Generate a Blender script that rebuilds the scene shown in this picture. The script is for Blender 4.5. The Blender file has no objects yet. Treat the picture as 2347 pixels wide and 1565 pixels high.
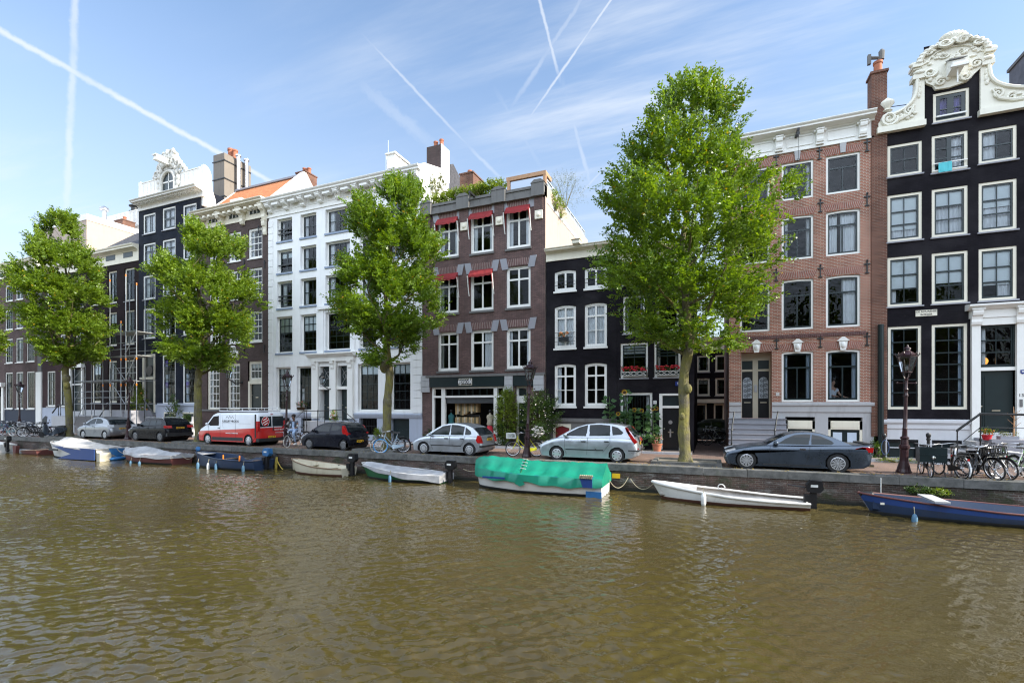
import bpy, bmesh, math, random
import numpy as np
from mathutils import Vector, Matrix
R = math.radians
SC = bpy.context.scene
COL = SC.collection
# ---------------------------------------------------------------- camera
F, CX, HZ, YAW, CAMZ = 1105.0, 1173.5, 932.0, R(22.4), 2.28
CA, SA = math.cos(YAW), math.sin(YAW)
cd = bpy.data.cameras.new('camera'); cam = bpy.data.objects.new('camera', cd); COL.objects.link(cam)
cam.location = (0, 0, CAMZ); cam.rotation_euler = (R(90), 0, YAW)
cd.sensor_width = 36; cd.lens = 36 * F / 2347; cd.shift_y = (HZ - 782.5) / 2347
cd.clip_start = 0.1; cd.clip_end = 3000
SC.camera = cam
# ---------------------------------------------------------------- sun, sky, exposure
SUN_EL, SUN_AZ = R(31), R(1.6)       # the sun stands along the street (+X), a hair behind the fronts
sd = Vector((math.cos(SUN_EL) * math.cos(SUN_AZ), math.cos(SUN_EL) * math.sin(SUN_AZ), math.sin(SUN_EL)))
sl = bpy.data.lights.new('sun', 'SUN'); sl.energy = 3.1; sl.angle = R(0.5); sl.color = (1, .93, .8)
so = bpy.data.objects.new('sun', sl); COL.objects.link(so)
so.rotation_euler = sd.to_track_quat('Z', 'Y').to_euler()
SC.view_settings.view_transform = 'Standard'; SC.view_settings.look = 'None'
SC.view_settings.gamma = 1; SC.view_settings.exposure = 1.58
SC.cycles.max_bounces = 8; SC.cycles.transparent_max_bounces = 12
SC.cycles.use_denoising = True; SC.cycles.filter_width = 1.2
W = bpy.data.worlds.new('World'); SC.world = W; W.use_nodes = True
def px_dir(px, py):
    u, v = (px - CX) / F, (HZ - py) / F
    return Vector((-SA + u * CA, CA + u * SA, v)).normalized()
def build_sky():
    nt = W.node_tree; N = nt.nodes; L = nt.links; N.clear()
    def nd(t, **k):
        n = N.new(t)
        for a, b in k.items(): setattr(n, a, b)
        return n
    def put(s, v):
        if hasattr(v, 'is_output'): L.new(v, s)
        else: s.default_value = v
    def mth(op, a, b=0.0, c=0.0, clamp=False):
        n = nd('ShaderNodeMath', operation=op, use_clamp=clamp)
        for i, v in enumerate((a, b, c)): put(n.inputs[i], v)
        return n.outputs[0]
    def dot(v, d):
        n = nd('ShaderNodeVectorMath', operation='DOT_PRODUCT'); L.new(v, n.inputs[0]); n.inputs[1].default_value = d
        return n.outputs['Value']
    def smooth(x, a, b):
        n = nd('ShaderNodeMapRange', interpolation_type='SMOOTHSTEP'); L.new(x, n.inputs[0])
        n.inputs[1].default_value = a; n.inputs[2].default_value = b
        return n.outputs[0]
    def noise(vec, scale, det=4, rough=.55):
        n = nd('ShaderNodeTexNoise'); L.new(vec, n.inputs['Vector'])
        n.inputs['Scale'].default_value = scale; n.inputs['Detail'].default_value = det; n.inputs['Roughness'].default_value = rough
        return n.outputs['Fac']
    tc = nd('ShaderNodeTexCoord'); D = tc.outputs['Generated']
    sky = nd('ShaderNodeTexSky', sky_type='NISHITA', sun_disc=False, sun_elevation=SUN_EL, sun_rotation=R(90) - SUN_AZ)
    sky.air_density = 1.0; sky.dust_density = 0.3; sky.ozone_density = 2.2
    # stretched cirrus, high up
    fl = nd('ShaderNodeVectorMath', operation='DIVIDE'); L.new(D, fl.inputs[0])
    z = nd('ShaderNodeSeparateXYZ'); L.new(D, z.inputs[0])
    zc = mth('MAXIMUM', z.outputs['Z'], .06); cb = nd('ShaderNodeCombineXYZ')
    for i in range(3): L.new(zc, cb.inputs[i])
    L.new(cb.outputs[0], fl.inputs[1])
    mp = nd('ShaderNodeMapping'); L.new(fl.outputs[0], mp.inputs['Vector'])
    mp.inputs['Rotation'].default_value = (0, 0, R(38)); mp.inputs['Scale'].default_value = (.35, 1.9, 1)
    n1 = noise(mp.outputs[0], 1.3, 7, .62); n2 = noise(fl.outputs[0], .55, 3)
    cir = mth('MULTIPLY', smooth(n1, .43, .78), smooth(n2, .42, .66))
    cir = mth('MULTIPLY', cir, .85)
    # contrails: great-circle arcs (pixel ends of the photo turned into directions of the sky)
    wob = noise(D, 26, 5, .6); wob2 = noise(D, 90, 4, .6); brk = noise(D, 9, 3)
    acc = cir
    for (p, q, wd, st, f0, f1) in CONTRAILS:
        a, b = px_dir(*p), px_dir(*q)
        n = a.cross(b).normalized(); t = n.cross(a).normalized(); ang = a.angle(b)
        dd = mth('ADD', dot(D, n), mth('MULTIPLY', mth('SUBTRACT', wob, .5), wd * 1.1))
        dd = mth('ADD', dd, mth('MULTIPLY', mth('SUBTRACT', wob2, .5), wd * .9))
        core = smooth(mth('ABSOLUTE', dd), wd, wd * .12)
        al = mth('ARCTAN2', dot(D, t), dot(D, a))
        m = mth('MULTIPLY', smooth(al, -f0, f0), smooth(al, ang + f1, ang - f1))
        m = mth('MULTIPLY', mth('MULTIPLY', core, m), mth('MULTIPLY', st, smooth(brk, .16, .5)))
        acc = mth('MAXIMUM', acc, m)
    # pale haze low over the roofs, made-up bright cloud added behind the viewer to lighten the shaded fronts
    hz = mth('MULTIPLY', smooth(z.outputs['Z'], .72, .02), .52)
    acc = mth('ADD', mth('MULTIPLY', acc, mth('SUBTRACT', 1, hz)), hz)
    back = mth('MULTIPLY', smooth(z.outputs['Y'], .1, -.55), mth('MULTIPLY', smooth(n2, .25, .5), smooth(z.outputs['Z'], .12, .45)))
    mx = nd('ShaderNodeMixRGB'); mx.blend_type = 'MIX'
    L.new(acc, mx.inputs[0]); 
    tint = nd('ShaderNodeMixRGB'); tint.blend_type = 'MULTIPLY'; tint.inputs[0].default_value = 1
    L.new(sky.outputs[0], tint.inputs[1]); lowf = mth('MULTIPLY_ADD', smooth(z.outputs['Z'], -.05, .62), .40, .60); tv = nd('ShaderNodeMixRGB'); tv.blend_type = 'MULTIPLY'; tv.inputs[0].default_value = 1; L.new(lowf, tv.inputs[1]); tv.inputs[2].default_value = SKY_TINT; L.new(tv.outputs[0], tint.inputs[2])
    L.new(tint.outputs[0], mx.inputs[1]); mx.inputs[2].default_value = CLOUD_COL
    mb = nd('ShaderNodeMixRGB'); L.new(mth('MULTIPLY', back, .75), mb.inputs[0]); L.new(mx.outputs[0], mb.inputs[1]); mb.inputs[2].default_value = BACK_COL
    bg = nd('ShaderNodeBackground'); L.new(mb.outputs[0], bg.inputs['Color']); bg.inputs['Strength'].default_value = SKY_STR
    ow = nd('ShaderNodeOutputWorld'); L.new(bg.outputs[0], ow.inputs['Surface'])
SKY_STR = 0.15
SKY_TINT = (.74, .725, .695, 1); CLOUD_COL = (2.15, 2.3, 2.5, 1); BACK_COL = (7.6, 8.6, 10.0, 1)
CONTRAILS = [  # end, end, half width (rad), strength, fade in, fade out
    ((176, -60), (152, 490), .0060, .52, .02, .10), ((-60, 38), (640, 428), .0060, .74, .02, .05),
    ((850, 100), (1050, 310), .0036, .45, .05, .08), ((1228, -30), (1277, 160), .0042, .66, .02, .03),
    ((1345, -20), (1190, 220), .0060, .32, .03, .07), ((1415, -20), (1215, 268), .0030, .68, .02, .12),
    ((1300, 225), (1352, 420), .0058, .34, .05, .05), ((1078, 340), (1150, 412), .0050, .30, .03, .04),
    ((1155, 240), (1220, 350), .0062, .20, .04, .05), ((1395, 375), (1325, 450), .0030, .34, .03, .04),
    ((1600, 170), (1800, 20), .0050, .14, .06, .08), ((800, 170), (1010, 350), .016, .20, .08, .08)]
build_sky()
# ---------------------------------------------------------------- pixel helpers: a photo pixel on a chosen plane -> metres
YF, YQ, ZW = 25.5, 19.05, -1.0
def at(px, py, Y=YF):
    t = (px - CX) / F; d = Y / (CA + t * SA)
    return d * (t * CA - SA), CAMZ + (HZ - py) * d / F
def xa(px, Y=YF): return at(px, HZ, Y)[0]
def za(px, py, Y=YF): return at(px, py, Y)[1]
def gr(px, py, z=0.0):
    t = (px - CX) / F; d = F * (CAMZ - z) / (py - HZ)
    return d * (t * CA - SA), d * (CA + t * SA)
# ---------------------------------------------------------------- mesh builder
ORG = {}
class MB:
    def __init__(s): s.v = []; s.f = []; s.m = []; s.c = []
    def cut(s): s.c.append((len(s.v), len(s.f))); return s      # what follows is a piece of its own
    def add(s, vs, fs, mi=0):
        n = len(s.v); s.v += [tuple(v) for v in vs]; s.f += [tuple(i + n for i in f) for f in fs]; s.m += [mi] * len(fs); return s
    def box(s, x0, x1, y0, y1, z0, z1, mi=0):
        return s.add([(x0, y0, z0), (x1, y0, z0), (x1, y1, z0), (x0, y1, z0), (x0, y0, z1), (x1, y0, z1), (x1, y1, z1), (x0, y1, z1)],
                     [(3, 2, 1, 0), (4, 5, 6, 7), (0, 1, 5, 4), (1, 2, 6, 5), (2, 3, 7, 6), (3, 0, 4, 7)], mi)
    def quad(s, a, b, c, d, mi=0): return s.add([a, b, c, d], [(0, 1, 2, 3)], mi)
    def pr(s, poly, a, b, ax='y', mi=0):     # polygon extruded along an axis
        n = len(poly)
        g = {'y': lambda p, t: (p[0], t, p[1]), 'x': lambda p, t: (t, p[0], p[1]), 'z': lambda p, t: (p[0], p[1], t)}[ax]
        vs = [g(p, a) for p in poly] + [g(p, b) for p in poly]
        fs = [tuple(range(n))[::-1], tuple(range(n, 2 * n))] + [(i, (i + 1) % n, n + (i + 1) % n, n + i) for i in range(n)]
        return s.add(vs, fs, mi)
    def rings(s, rs, close=True, caps=True, mi=0):
        n = len(rs[0]); vs = [p for r in rs for p in r]; fs = []
        for k in range(len(rs) - 1):
            for i in range(n if close else n - 1):
                j = (i + 1) % n; fs.append((k * n + i, k * n + j, (k + 1) * n + j, (k + 1) * n + i))
        if caps and close:
            fs.append(tuple(range(n))[::-1]); fs.append(tuple(range((len(rs) - 1) * n, len(rs) * n)))
        return s.add(vs, fs, mi)
    def tube(s, pts, r, n=6, mi=0, caps=True):
        pts = [Vector(p) for p in pts]; rs = []; m = len(pts); u = None
        for i, p in enumerate(pts):
            t = (pts[min(i + 1, m - 1)] - pts[max(i - 1, 0)]).normalized()
            if u is None:
                u = t.orthogonal().normalized()
            else:
                u = (u - t * u.dot(t)); u = u.normalized() if u.length > 1e-6 else t.orthogonal().normalized()
            w = t.cross(u); rr = r[i] if isinstance(r, (list, tuple)) else r
            rs.append([p + (u * math.cos(2 * math.pi * k / n) + w * math.sin(2 * math.pi * k / n)) * rr for k in range(n)])
        return s.rings(rs, True, caps, mi)
    def lathe(s, prof, c=(0, 0, 0), n=10, mi=0, ax='z', caps=True):
        rs = []
        for r, h in prof:
            ring = []
            for k in range(n):
                a = 2 * math.pi * k / n; p, q = r * math.cos(a), r * math.sin(a)
                ring.append({'z': (c[0] + p, c[1] + q, c[2] + h), 'y': (c[0] + p, c[1] + h, c[2] + q), 'x': (c[0] + h, c[1] + p, c[2] + q)}[ax])
            rs.append(ring)
        return s.rings(rs, True, caps, mi)
    def ball(s, c, r, n=8, mi=0):
        r = (r, r, r) if not isinstance(r, (tuple, list)) else r; m = max(4, n // 2 + 1); rs = []
        for i in range(m + 1):
            a = math.pi * i / m; sr = max(math.sin(a), .02)
            rs.append([(c[0] + r[0] * sr * math.cos(2 * math.pi * k / n), c[1] + r[1] * sr * math.sin(2 * math.pi * k / n), c[2] + r[2] * -math.cos(a)) for k in range(n)])
        return s.rings(rs, True, True, mi)
    def build(s, name, mats, par=None, smooth=None):
        cs = sorted({c for c in s.c if 0 < c[0] < len(s.v)})
        if cs:
            o = None; cs = [(0, 0)] + cs + [(len(s.v), len(s.f))]
            for (a, fa), (b, fb) in zip(cs, cs[1:]):
                q = MB(); q.v = s.v[a:b]; q.f = [tuple(i - a for i in f) for f in s.f[fa:fb]]; q.m = s.m[fa:fb]; r = q.build(name, mats, par, smooth); o = o or r
            return o
        o3 = ORG.get(par, (0, 0, 0)) if par else (0, 0, 0)
        me = bpy.data.meshes.new(name)
        me.from_pydata([(v[0] - o3[0], v[1] - o3[1], v[2] - o3[2]) for v in s.v], [], s.f)
        mats = mats if isinstance(mats, (list, tuple)) else [mats]
        for m in mats: me.materials.append(m)
        if len(mats) > 1: me.polygons.foreach_set('material_index', s.m)
        if smooth is not None:
            me.polygons.foreach_set('use_smooth', [True] * len(me.polygons)); me.set_sharp_from_angle(angle=R(smooth))
        me.update()
        o = bpy.data.objects.new(name, me); COL.objects.link(o)
        if par: o.parent = par; ORG[o] = o3
        return o
def thing(name, label, cat, loc=(0, 0, 0), group=None, rz=0):
    o = bpy.data.objects.new(name, None); COL.objects.link(o); o.location = loc; o.rotation_euler = (0, 0, rz)
    o.empty_display_size = .3
    ORG[o] = tuple(loc); return tag(o, label, cat, group)
def tag(o, label, cat, group=None):
    o['label'] = label; o['category'] = cat
    if group: o['group'] = group
    return o
def struct(o): o['kind'] = 'structure'; return o
def kids(o): return list(o.children)
def dup(o, par=None):
    c = o.copy(); COL.objects.link(c)
    if par: c.parent = par
    for ch in kids(o): dup(ch, c)
    return c
def place(o, loc, rz=0, rx=0, ry=0, sc=None):
    o.location = loc; o.rotation_euler = (rx, ry, rz)
    if sc: o.scale = (sc, sc, sc) if not isinstance(sc, tuple) else sc
    return o
def recolor(o, name, m):
    for ch in o.children_recursive:
        if ch.name.split('.')[0] == name and ch.type == 'MESH':
            for s in ch.material_slots[:1]: s.link = 'OBJECT'; s.material = m
# ---------------------------------------------------------------- materials
def nmat(name):
    m = bpy.data.materials.new(name); m.use_nodes = True; nt = m.node_tree
    return m, nt, nt.nodes, nt.links, nt.nodes['Principled BSDF']
def rgba(c): return (c[0], c[1], c[2], 1)
def coords(N, L, wall=False, obj=False):
    if obj:
        return N.new('ShaderNodeTexCoord').outputs['Object']
    g = N.new('ShaderNodeNewGeometry')
    if not wall: return g.outputs['Position']
    s = N.new('ShaderNodeSeparateXYZ'); L.new(g.outputs['Position'], s.inputs[0])
    a = N.new('ShaderNodeMath'); L.new(s.outputs[0], a.inputs[0]); L.new(s.outputs[1], a.inputs[1])
    c = N.new('ShaderNodeCombineXYZ'); L.new(a.outputs[0], c.inputs[0]); L.new(s.outputs[2], c.inputs[1])
    return c.outputs[0]
def nz(N, L, vec, scale, det=4, rough=.6):
    n = N.new('ShaderNodeTexNoise'); L.new(vec, n.inputs['Vector']); n.inputs['Scale'].default_value = scale
    n.inputs['Detail'].default_value = det; n.inputs['Roughness'].default_value = rough; return n.outputs['Fac']
def ramp(N, L, fac, a, b, pa=.3, pb=.7):
    r = N.new('ShaderNodeValToRGB'); L.new(fac, r.inputs[0]); e = r.color_ramp.elements
    e[0].position = pa; e[0].color = rgba(a); e[1].position = pb; e[1].color = rgba(b); return r.outputs[0]
def mixc(N, L, fac, a, b, mode='MIX'):
    m = N.new('ShaderNodeMixRGB'); m.blend_type = mode
    for i, v in enumerate((fac, a, b)):
        if hasattr(v, 'is_output'): L.new(v, m.inputs[i])
        else: m.inputs[i].default_value = v if i == 0 else rgba(v)
    return m.outputs[0]
def bump(N, L, B, h, st=.3, dist=.02):
    b = N.new('ShaderNodeBump'); L.new(h, b.inputs['Height']); b.inputs['Strength'].default_value = st
    b.inputs['Distance'].default_value = dist; L.new(b.outputs[0], B.inputs['Normal'])
def paint(name, c, rough=.5, var=.18, scale=3.0, metal=0.0, bmp=.0, coat=0.0, spec=.5, obj=False):
    m, nt, N, L, B = nmat(name); v = coords(N, L, obj=obj)
    f = nz(N, L, v, scale, 5); d = tuple(x * (1 - var) for x in c); u = tuple(min(1, x * (1 + var)) for x in c)
    L.new(ramp(N, L, f, d, u), B.inputs['Base Color'])
    B.inputs['Roughness'].default_value = rough; B.inputs['Metallic'].default_value = metal
    B.inputs['Specular IOR Level'].default_value = spec
    if coat: B.inputs['Coat Weight'].default_value = coat; B.inputs['Coat Roughness'].default_value = .04
    if bmp: bump(N, L, B, nz(N, L, v, scale * 9, 4), bmp)
    return m
def plaster(name, c, dirt=(.3, .28, .24), amt=.35, rough=.75, spec=.4):
    # painted wall: faint unevenness, weather streaks running down
    m, nt, N, L, B = nmat(name); v = coords(N, L, wall=True)
    mp = N.new('ShaderNodeMapping'); L.new(v, mp.inputs['Vector']); mp.inputs['Scale'].default_value = (2.6, .22, 1)
    st = nz(N, L, mp.outputs[0], 1.6, 6, .65); f = nz(N, L, v, 1.2, 5)
    base = ramp(N, L, f, tuple(x * .93 for x in c), c)
    k = ramp(N, L, st, (0, 0, 0), (amt, amt, amt), .52, .85)
    L.new(mixc(N, L, k, base, dirt), B.inputs['Base Color'])
    B.inputs['Roughness'].default_value = rough; B.inputs['Specular IOR Level'].default_value = spec
    bump(N, L, B, nz(N, L, v, 40, 4), .08); return m
def brick(name, c1, c2, mortar, w=.215, h=.066, ms=.007, bst=.5, rough=.85, grime=.35, spec=.3, worn=0):
    m, nt, N, L, B = nmat(name); v = coords(N, L, wall=True)
    t = N.new('ShaderNodeTexBrick'); L.new(v, t.inputs['Vector'])
    t.inputs['Scale'].default_value = 1; t.inputs['Brick Width'].default_value = w; t.inputs['Row Height'].default_value = h
    t.inputs['Mortar Size'].default_value = ms; t.inputs['Mortar Smooth'].default_value = .2; t.inputs['Bias'].default_value = -.1
    t.inputs['Color1'].default_value = rgba(c1); t.inputs['Color2'].default_value = rgba(c2); t.inputs['Mortar'].default_value = rgba(mortar)
    f = nz(N, L, v, .9, 6, .65); g = ramp(N, L, f, (1 - grime,) * 3, (1.12,) * 3, .3, .68)
    c = mixc(N, L, 1.0, t.outputs['Color'], g, 'MULTIPLY')
    if worn:      # flecks where the paint has come off, faded patches
        c = mixc(N, L, ramp(N, L, nz(N, L, v, 7, 9, .8), (0, 0, 0), (worn,) * 3, .63, .70), c, (.22, .20, .20)); c = mixc(N, L, ramp(N, L, nz(N, L, v, .5, 6, .6), (0, 0, 0), (.10,) * 3, .45, .7), c, (.16, .15, .16))
    L.new(c, B.inputs['Base Color']); B.inputs['Roughness'].default_value = rough; B.inputs['Specular IOR Level'].default_value = spec
    inv = N.new('ShaderNodeMath'); inv.operation = 'SUBTRACT'; inv.inputs[0].default_value = 1; L.new(t.outputs['Fac'], inv.inputs[1])
    ad = N.new('ShaderNodeMath'); ad.operation = 'MULTIPLY_ADD'; L.new(nz(N, L, v, 55, 3), ad.inputs[0]); ad.inputs[1].default_value = .35; L.new(inv.outputs[0], ad.inputs[2])
    bump(N, L, B, ad.outputs[0], bst, .012); return m
def glass(name, tint=(.9, .94, .95), ior=1.75, wav=.15, rough=.0):
    m, nt, N, L, B = nmat(name); N.remove(B); out = N['Material Output']
    fr = N.new('ShaderNodeFresnel'); fr.inputs['IOR'].default_value = ior
    tr = N.new('ShaderNodeBsdfTransparent'); tr.inputs[0].default_value = rgba(tint)
    gl = N.new('ShaderNodeBsdfGlossy'); gl.inputs['Roughness'].default_value = rough; gl.inputs['Color'].default_value = (.95, .97, 1, 1)
    v = coords(N, L); b = N.new('ShaderNodeBump'); L.new(nz(N, L, v, 2.2, 2), b.inputs['Height'])
    b.inputs['Strength'].default_value = wav; b.inputs['Distance'].default_value = .05
    L.new(b.outputs[0], gl.inputs['Normal'])
    mx = N.new('ShaderNodeMixShader'); L.new(fr.outputs[0], mx.inputs[0]); L.new(tr.outputs[0], mx.inputs[1]); L.new(gl.outputs[0], mx.inputs[2])
    L.new(mx.outputs[0], out.inputs['Surface']); return m
def leafmat(name, a, b, c=None, trans=.35, yellow=.0):
    # leaf to leaf variation of hue, light passes through the blade
    m, nt, N, L, B = nmat(name); g = N.new('ShaderNodeNewGeometry')
    col = ramp(N, L, g.outputs['Random Per Island'], a, b, 0, 1)
    if yellow:
        n2 = N.new('ShaderNodeMath'); n2.operation = 'GREATER_THAN'; n2.inputs[1].default_value = 1 - yellow
        wn = N.new('ShaderNodeTexWhiteNoise'); wn.noise_dimensions = '1D'; L.new(g.outputs['Random Per Island'], wn.inputs['W'])
        L.new(wn.outputs['Value'], n2.inputs[0]); col = mixc(N, L, n2.outputs[0], col, (.5, .32, .02))
    f = nz(N, L, g.outputs['Position'], .8, 3)
    col = mixc(N, L, 1.0, col, ramp(N, L, f, (.75, .82, .8), (1.15, 1.1, 1.0)), 'MULTIPLY')
    L.new(col, B.inputs['Base Color']); B.inputs['Roughness'].default_value = .42; B.inputs['Specular IOR Level'].default_value = .5
    t = N.new('ShaderNodeBsdfTranslucent')
    L.new(mixc(N, L, 1.0, col, (2.0, 1.9, .5), 'MULTIPLY'), t.inputs['Color'])
    mx = N.new('ShaderNodeMixShader'); mx.inputs[0].default_value = trans
    L.new(B.outputs[0], mx.inputs[1]); L.new(t.outputs[0], mx.inputs[2]); L.new(mx.outputs[0], N['Material Output'].inputs['Surface']); return m
M = {}
M['brick_red'] = brick('brick_red', (.365, .130, .080), (.255, .086, .054), (.47, .385, .31), grime=.36, ms=.012)
M['brick_brown'] = brick('brick_brown', (.20, .118, .105), (.135, .078, .072), (.075, .06, .058), ms=.012, h=.06, grime=.35)
M['brick_umber'] = brick('brick_umber', (.105, .072, .066), (.08, .055, .05), (.06, .05, .048), grime=.3)
M['brick_maroon'] = brick('brick_maroon', (.062, .03, .031), (.045, .023, .025), (.035, .024, .026), grime=.3)
M['brick_plum'] = brick('brick_plum', (.125, .082, .076), (.095, .06, .056), (.085, .07, .066), grime=.35)
M['brick_dark'] = brick('brick_dark', (.026, .016, .017), (.02, .0125, .014), (.015, .011, .012), grime=.4, spec=.15)
M['black_brick'] = brick('black_brick', (.0095, .0075, .0115), (.007, .0056, .0088), (.0058, .0048, .007), bst=.35, rough=.7, grime=.45, spec=.12, worn=.5)
M['navy_brick'] = brick('navy_brick', (.0105, .0145, .026), (.009, .0125, .0225), (.008, .011, .019), bst=.35, rough=.7, grime=.4, spec=.12, worn=.25)
M['chimney_brick'] = brick('chimney_brick', (.19, .08, .052), (.12, .05, .035), (.26, .2, .16), grime=.45)
M['quay_brick'] = brick('quay_brick', (.085, .052, .042), (.06, .038, .032), (.10, .09, .08), grime=.6)
M['white_wall'] = plaster('white_wall', (.86, .86, .85), (.36, .35, .33), .26)
M['cream'] = plaster('cream', (.78, .73, .60), (.38, .34, .27), .22, .5)
M['white'] = plaster('white', (.84, .83, .79), (.38, .35, .3), .28, .45)
M['grey_paint'] = plaster('grey_paint', (.42, .46, .55), (.2, .2, .2), .3, .6)
M['pale_grey'] = plaster('pale_grey', (.62, .62, .64), (.3, .29, .27), .25, .6)
M['plinth_blue'] = plaster('plinth_blue', (.02, .03, .052), (.03, .03, .03), .2, .6)
M['stone'] = plaster('stone', (.44, .44, .45), (.16, .15, .14), .6, .8)
M['dark_stone'] = plaster('dark_stone', (.165, .16, .155), (.04, .04, .038), .75, .85)
M['sill_stone'] = plaster('sill_stone', (.30, .30, .33), (.12, .12, .12), .3, .8)
M['beige_wall'] = plaster('beige_wall', (.44, .36, .30), (.3, .22, .16), .4, .85)
M['blue_sill'] = plaster('blue_sill', (.27, .33, .44), (.2, .2, .2), .2, .6)
M['green_black'] = paint('green_black', (.012, .022, .024), .3, .15, spec=.5)
M['black_gloss'] = paint('black_gloss', (.008, .009, .011), .3, .2)
M['black_iron'] = paint('black_iron', (.012, .013, .014), .45, .2)
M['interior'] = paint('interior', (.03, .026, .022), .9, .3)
M['curtain'] = paint('curtain', (.80, .81, .84), .9, .06)
M['curtain_blue'] = paint('curtain_blue', (.52, .60, .70), .9, .06)
M['blind'] = paint('blind', (.74, .78, .80), .9, .04)
M['purple_cloth'] = paint('purple_cloth', (.17, .13, .42), .9, .1)
M['glass'] = glass('glass', ior=1.42, wav=.3)
M['tiles_orange'] = None
def tilemat(name, a, b):
    m, nt, N, L, B = nmat(name); v = coords(N, L)
    s = N.new('ShaderNodeSeparateXYZ'); L.new(v, s.inputs[0])
    wx = N.new('ShaderNodeTexWave'); wx.wave_type = 'BANDS'; wx.bands_direction = 'X'; L.new(v, wx.inputs['Vector']); wx.inputs['Scale'].default_value = 1.5; wx.inputs['Distortion'].default_value = .3
    wz = N.new('ShaderNodeTexWave'); wz.wave_type = 'BANDS'; wz.bands_direction = 'Z'; wz.wave_profile = 'SAW'; L.new(v, wz.inputs['Vector']); wz.inputs['Scale'].default_value = 1.3
    ad = N.new('ShaderNodeMath'); L.new(wx.outputs['Fac'], ad.inputs[0]); L.new(wz.outputs['Fac'], ad.inputs[1])
    c = ramp(N, L, nz(N, L, v, 5, 5), a, b)
    c = mixc(N, L, 1.0, c, ramp(N, L, wx.outputs['Fac'], (.55, .5, .5), (1.1, 1.1, 1.1), .05, .5), 'MULTIPLY')
    L.new(c, B.inputs['Base Color']); B.inputs['Roughness'].default_value = .8; bump(N, L, B, ad.outputs[0], .8, .06); return m
M['tiles_orange'] = tilemat('tiles_orange', (.42, .14, .05), (.62, .25, .10))
M['tiles_dark'] = tilemat('tiles_dark', (.035, .036, .042), (.10, .10, .115))
# ---------------------------------------------------------------- setting: water, quay, street
XL, XR = -420.0, 420.0
def water_mat():
    m, nt, N, L, B = nmat('canal_water'); v = coords(N, L)
    f = nz(N, L, v, .25, 4); L.new(ramp(N, L, f, (.054, .041, .0135), (.072, .055, .0175)), B.inputs['Base Color'])
    B.inputs['Roughness'].default_value = .03; B.inputs['IOR'].default_value = 1.55; B.inputs['Specular IOR Level'].default_value = .5
    def wv(sx, sy, sc, det, dist, rot=0.0):
        mp = N.new('ShaderNodeMapping'); L.new(v, mp.inputs['Vector']); mp.inputs['Scale'].default_value = (sx, sy, 1); mp.inputs['Rotation'].default_value = (0, 0, R(rot))
        n = N.new('ShaderNodeTexNoise'); L.new(mp.outputs[0], n.inputs['Vector']); n.inputs['Scale'].default_value = sc
        n.inputs['Detail'].default_value = det; n.inputs['Roughness'].default_value = .55; n.inputs['Distortion'].default_value = dist; return n.outputs['Fac']
    a = wv(.8, 1.25, .8, 3, .4, 18); b = wv(1, 1.3, 3.2, 4, .6, -12); c = wv(1, 1.15, 10, 3, .3, 30)
    mu = N.new('ShaderNodeMath'); mu.operation = 'MULTIPLY_ADD'; L.new(a, mu.inputs[0]); mu.inputs[1].default_value = .5
    m2 = N.new('ShaderNodeMath'); m2.operation = 'MULTIPLY_ADD'; L.new(b, m2.inputs[0]); m2.inputs[1].default_value = 1.0
    m3 = N.new('ShaderNodeMath'); m3.operation = 'MULTIPLY'; L.new(c, m3.inputs[0]); m3.inputs[1].default_value = .26
    L.new(m3.outputs[0], m2.inputs[2]); L.new(m2.outputs[0], mu.inputs[2])
    bump(N, L, B, mu.outputs[0], 1.0, .013); return m
YO = 1.0     # opposite quay, at the viewer's feet
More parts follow.
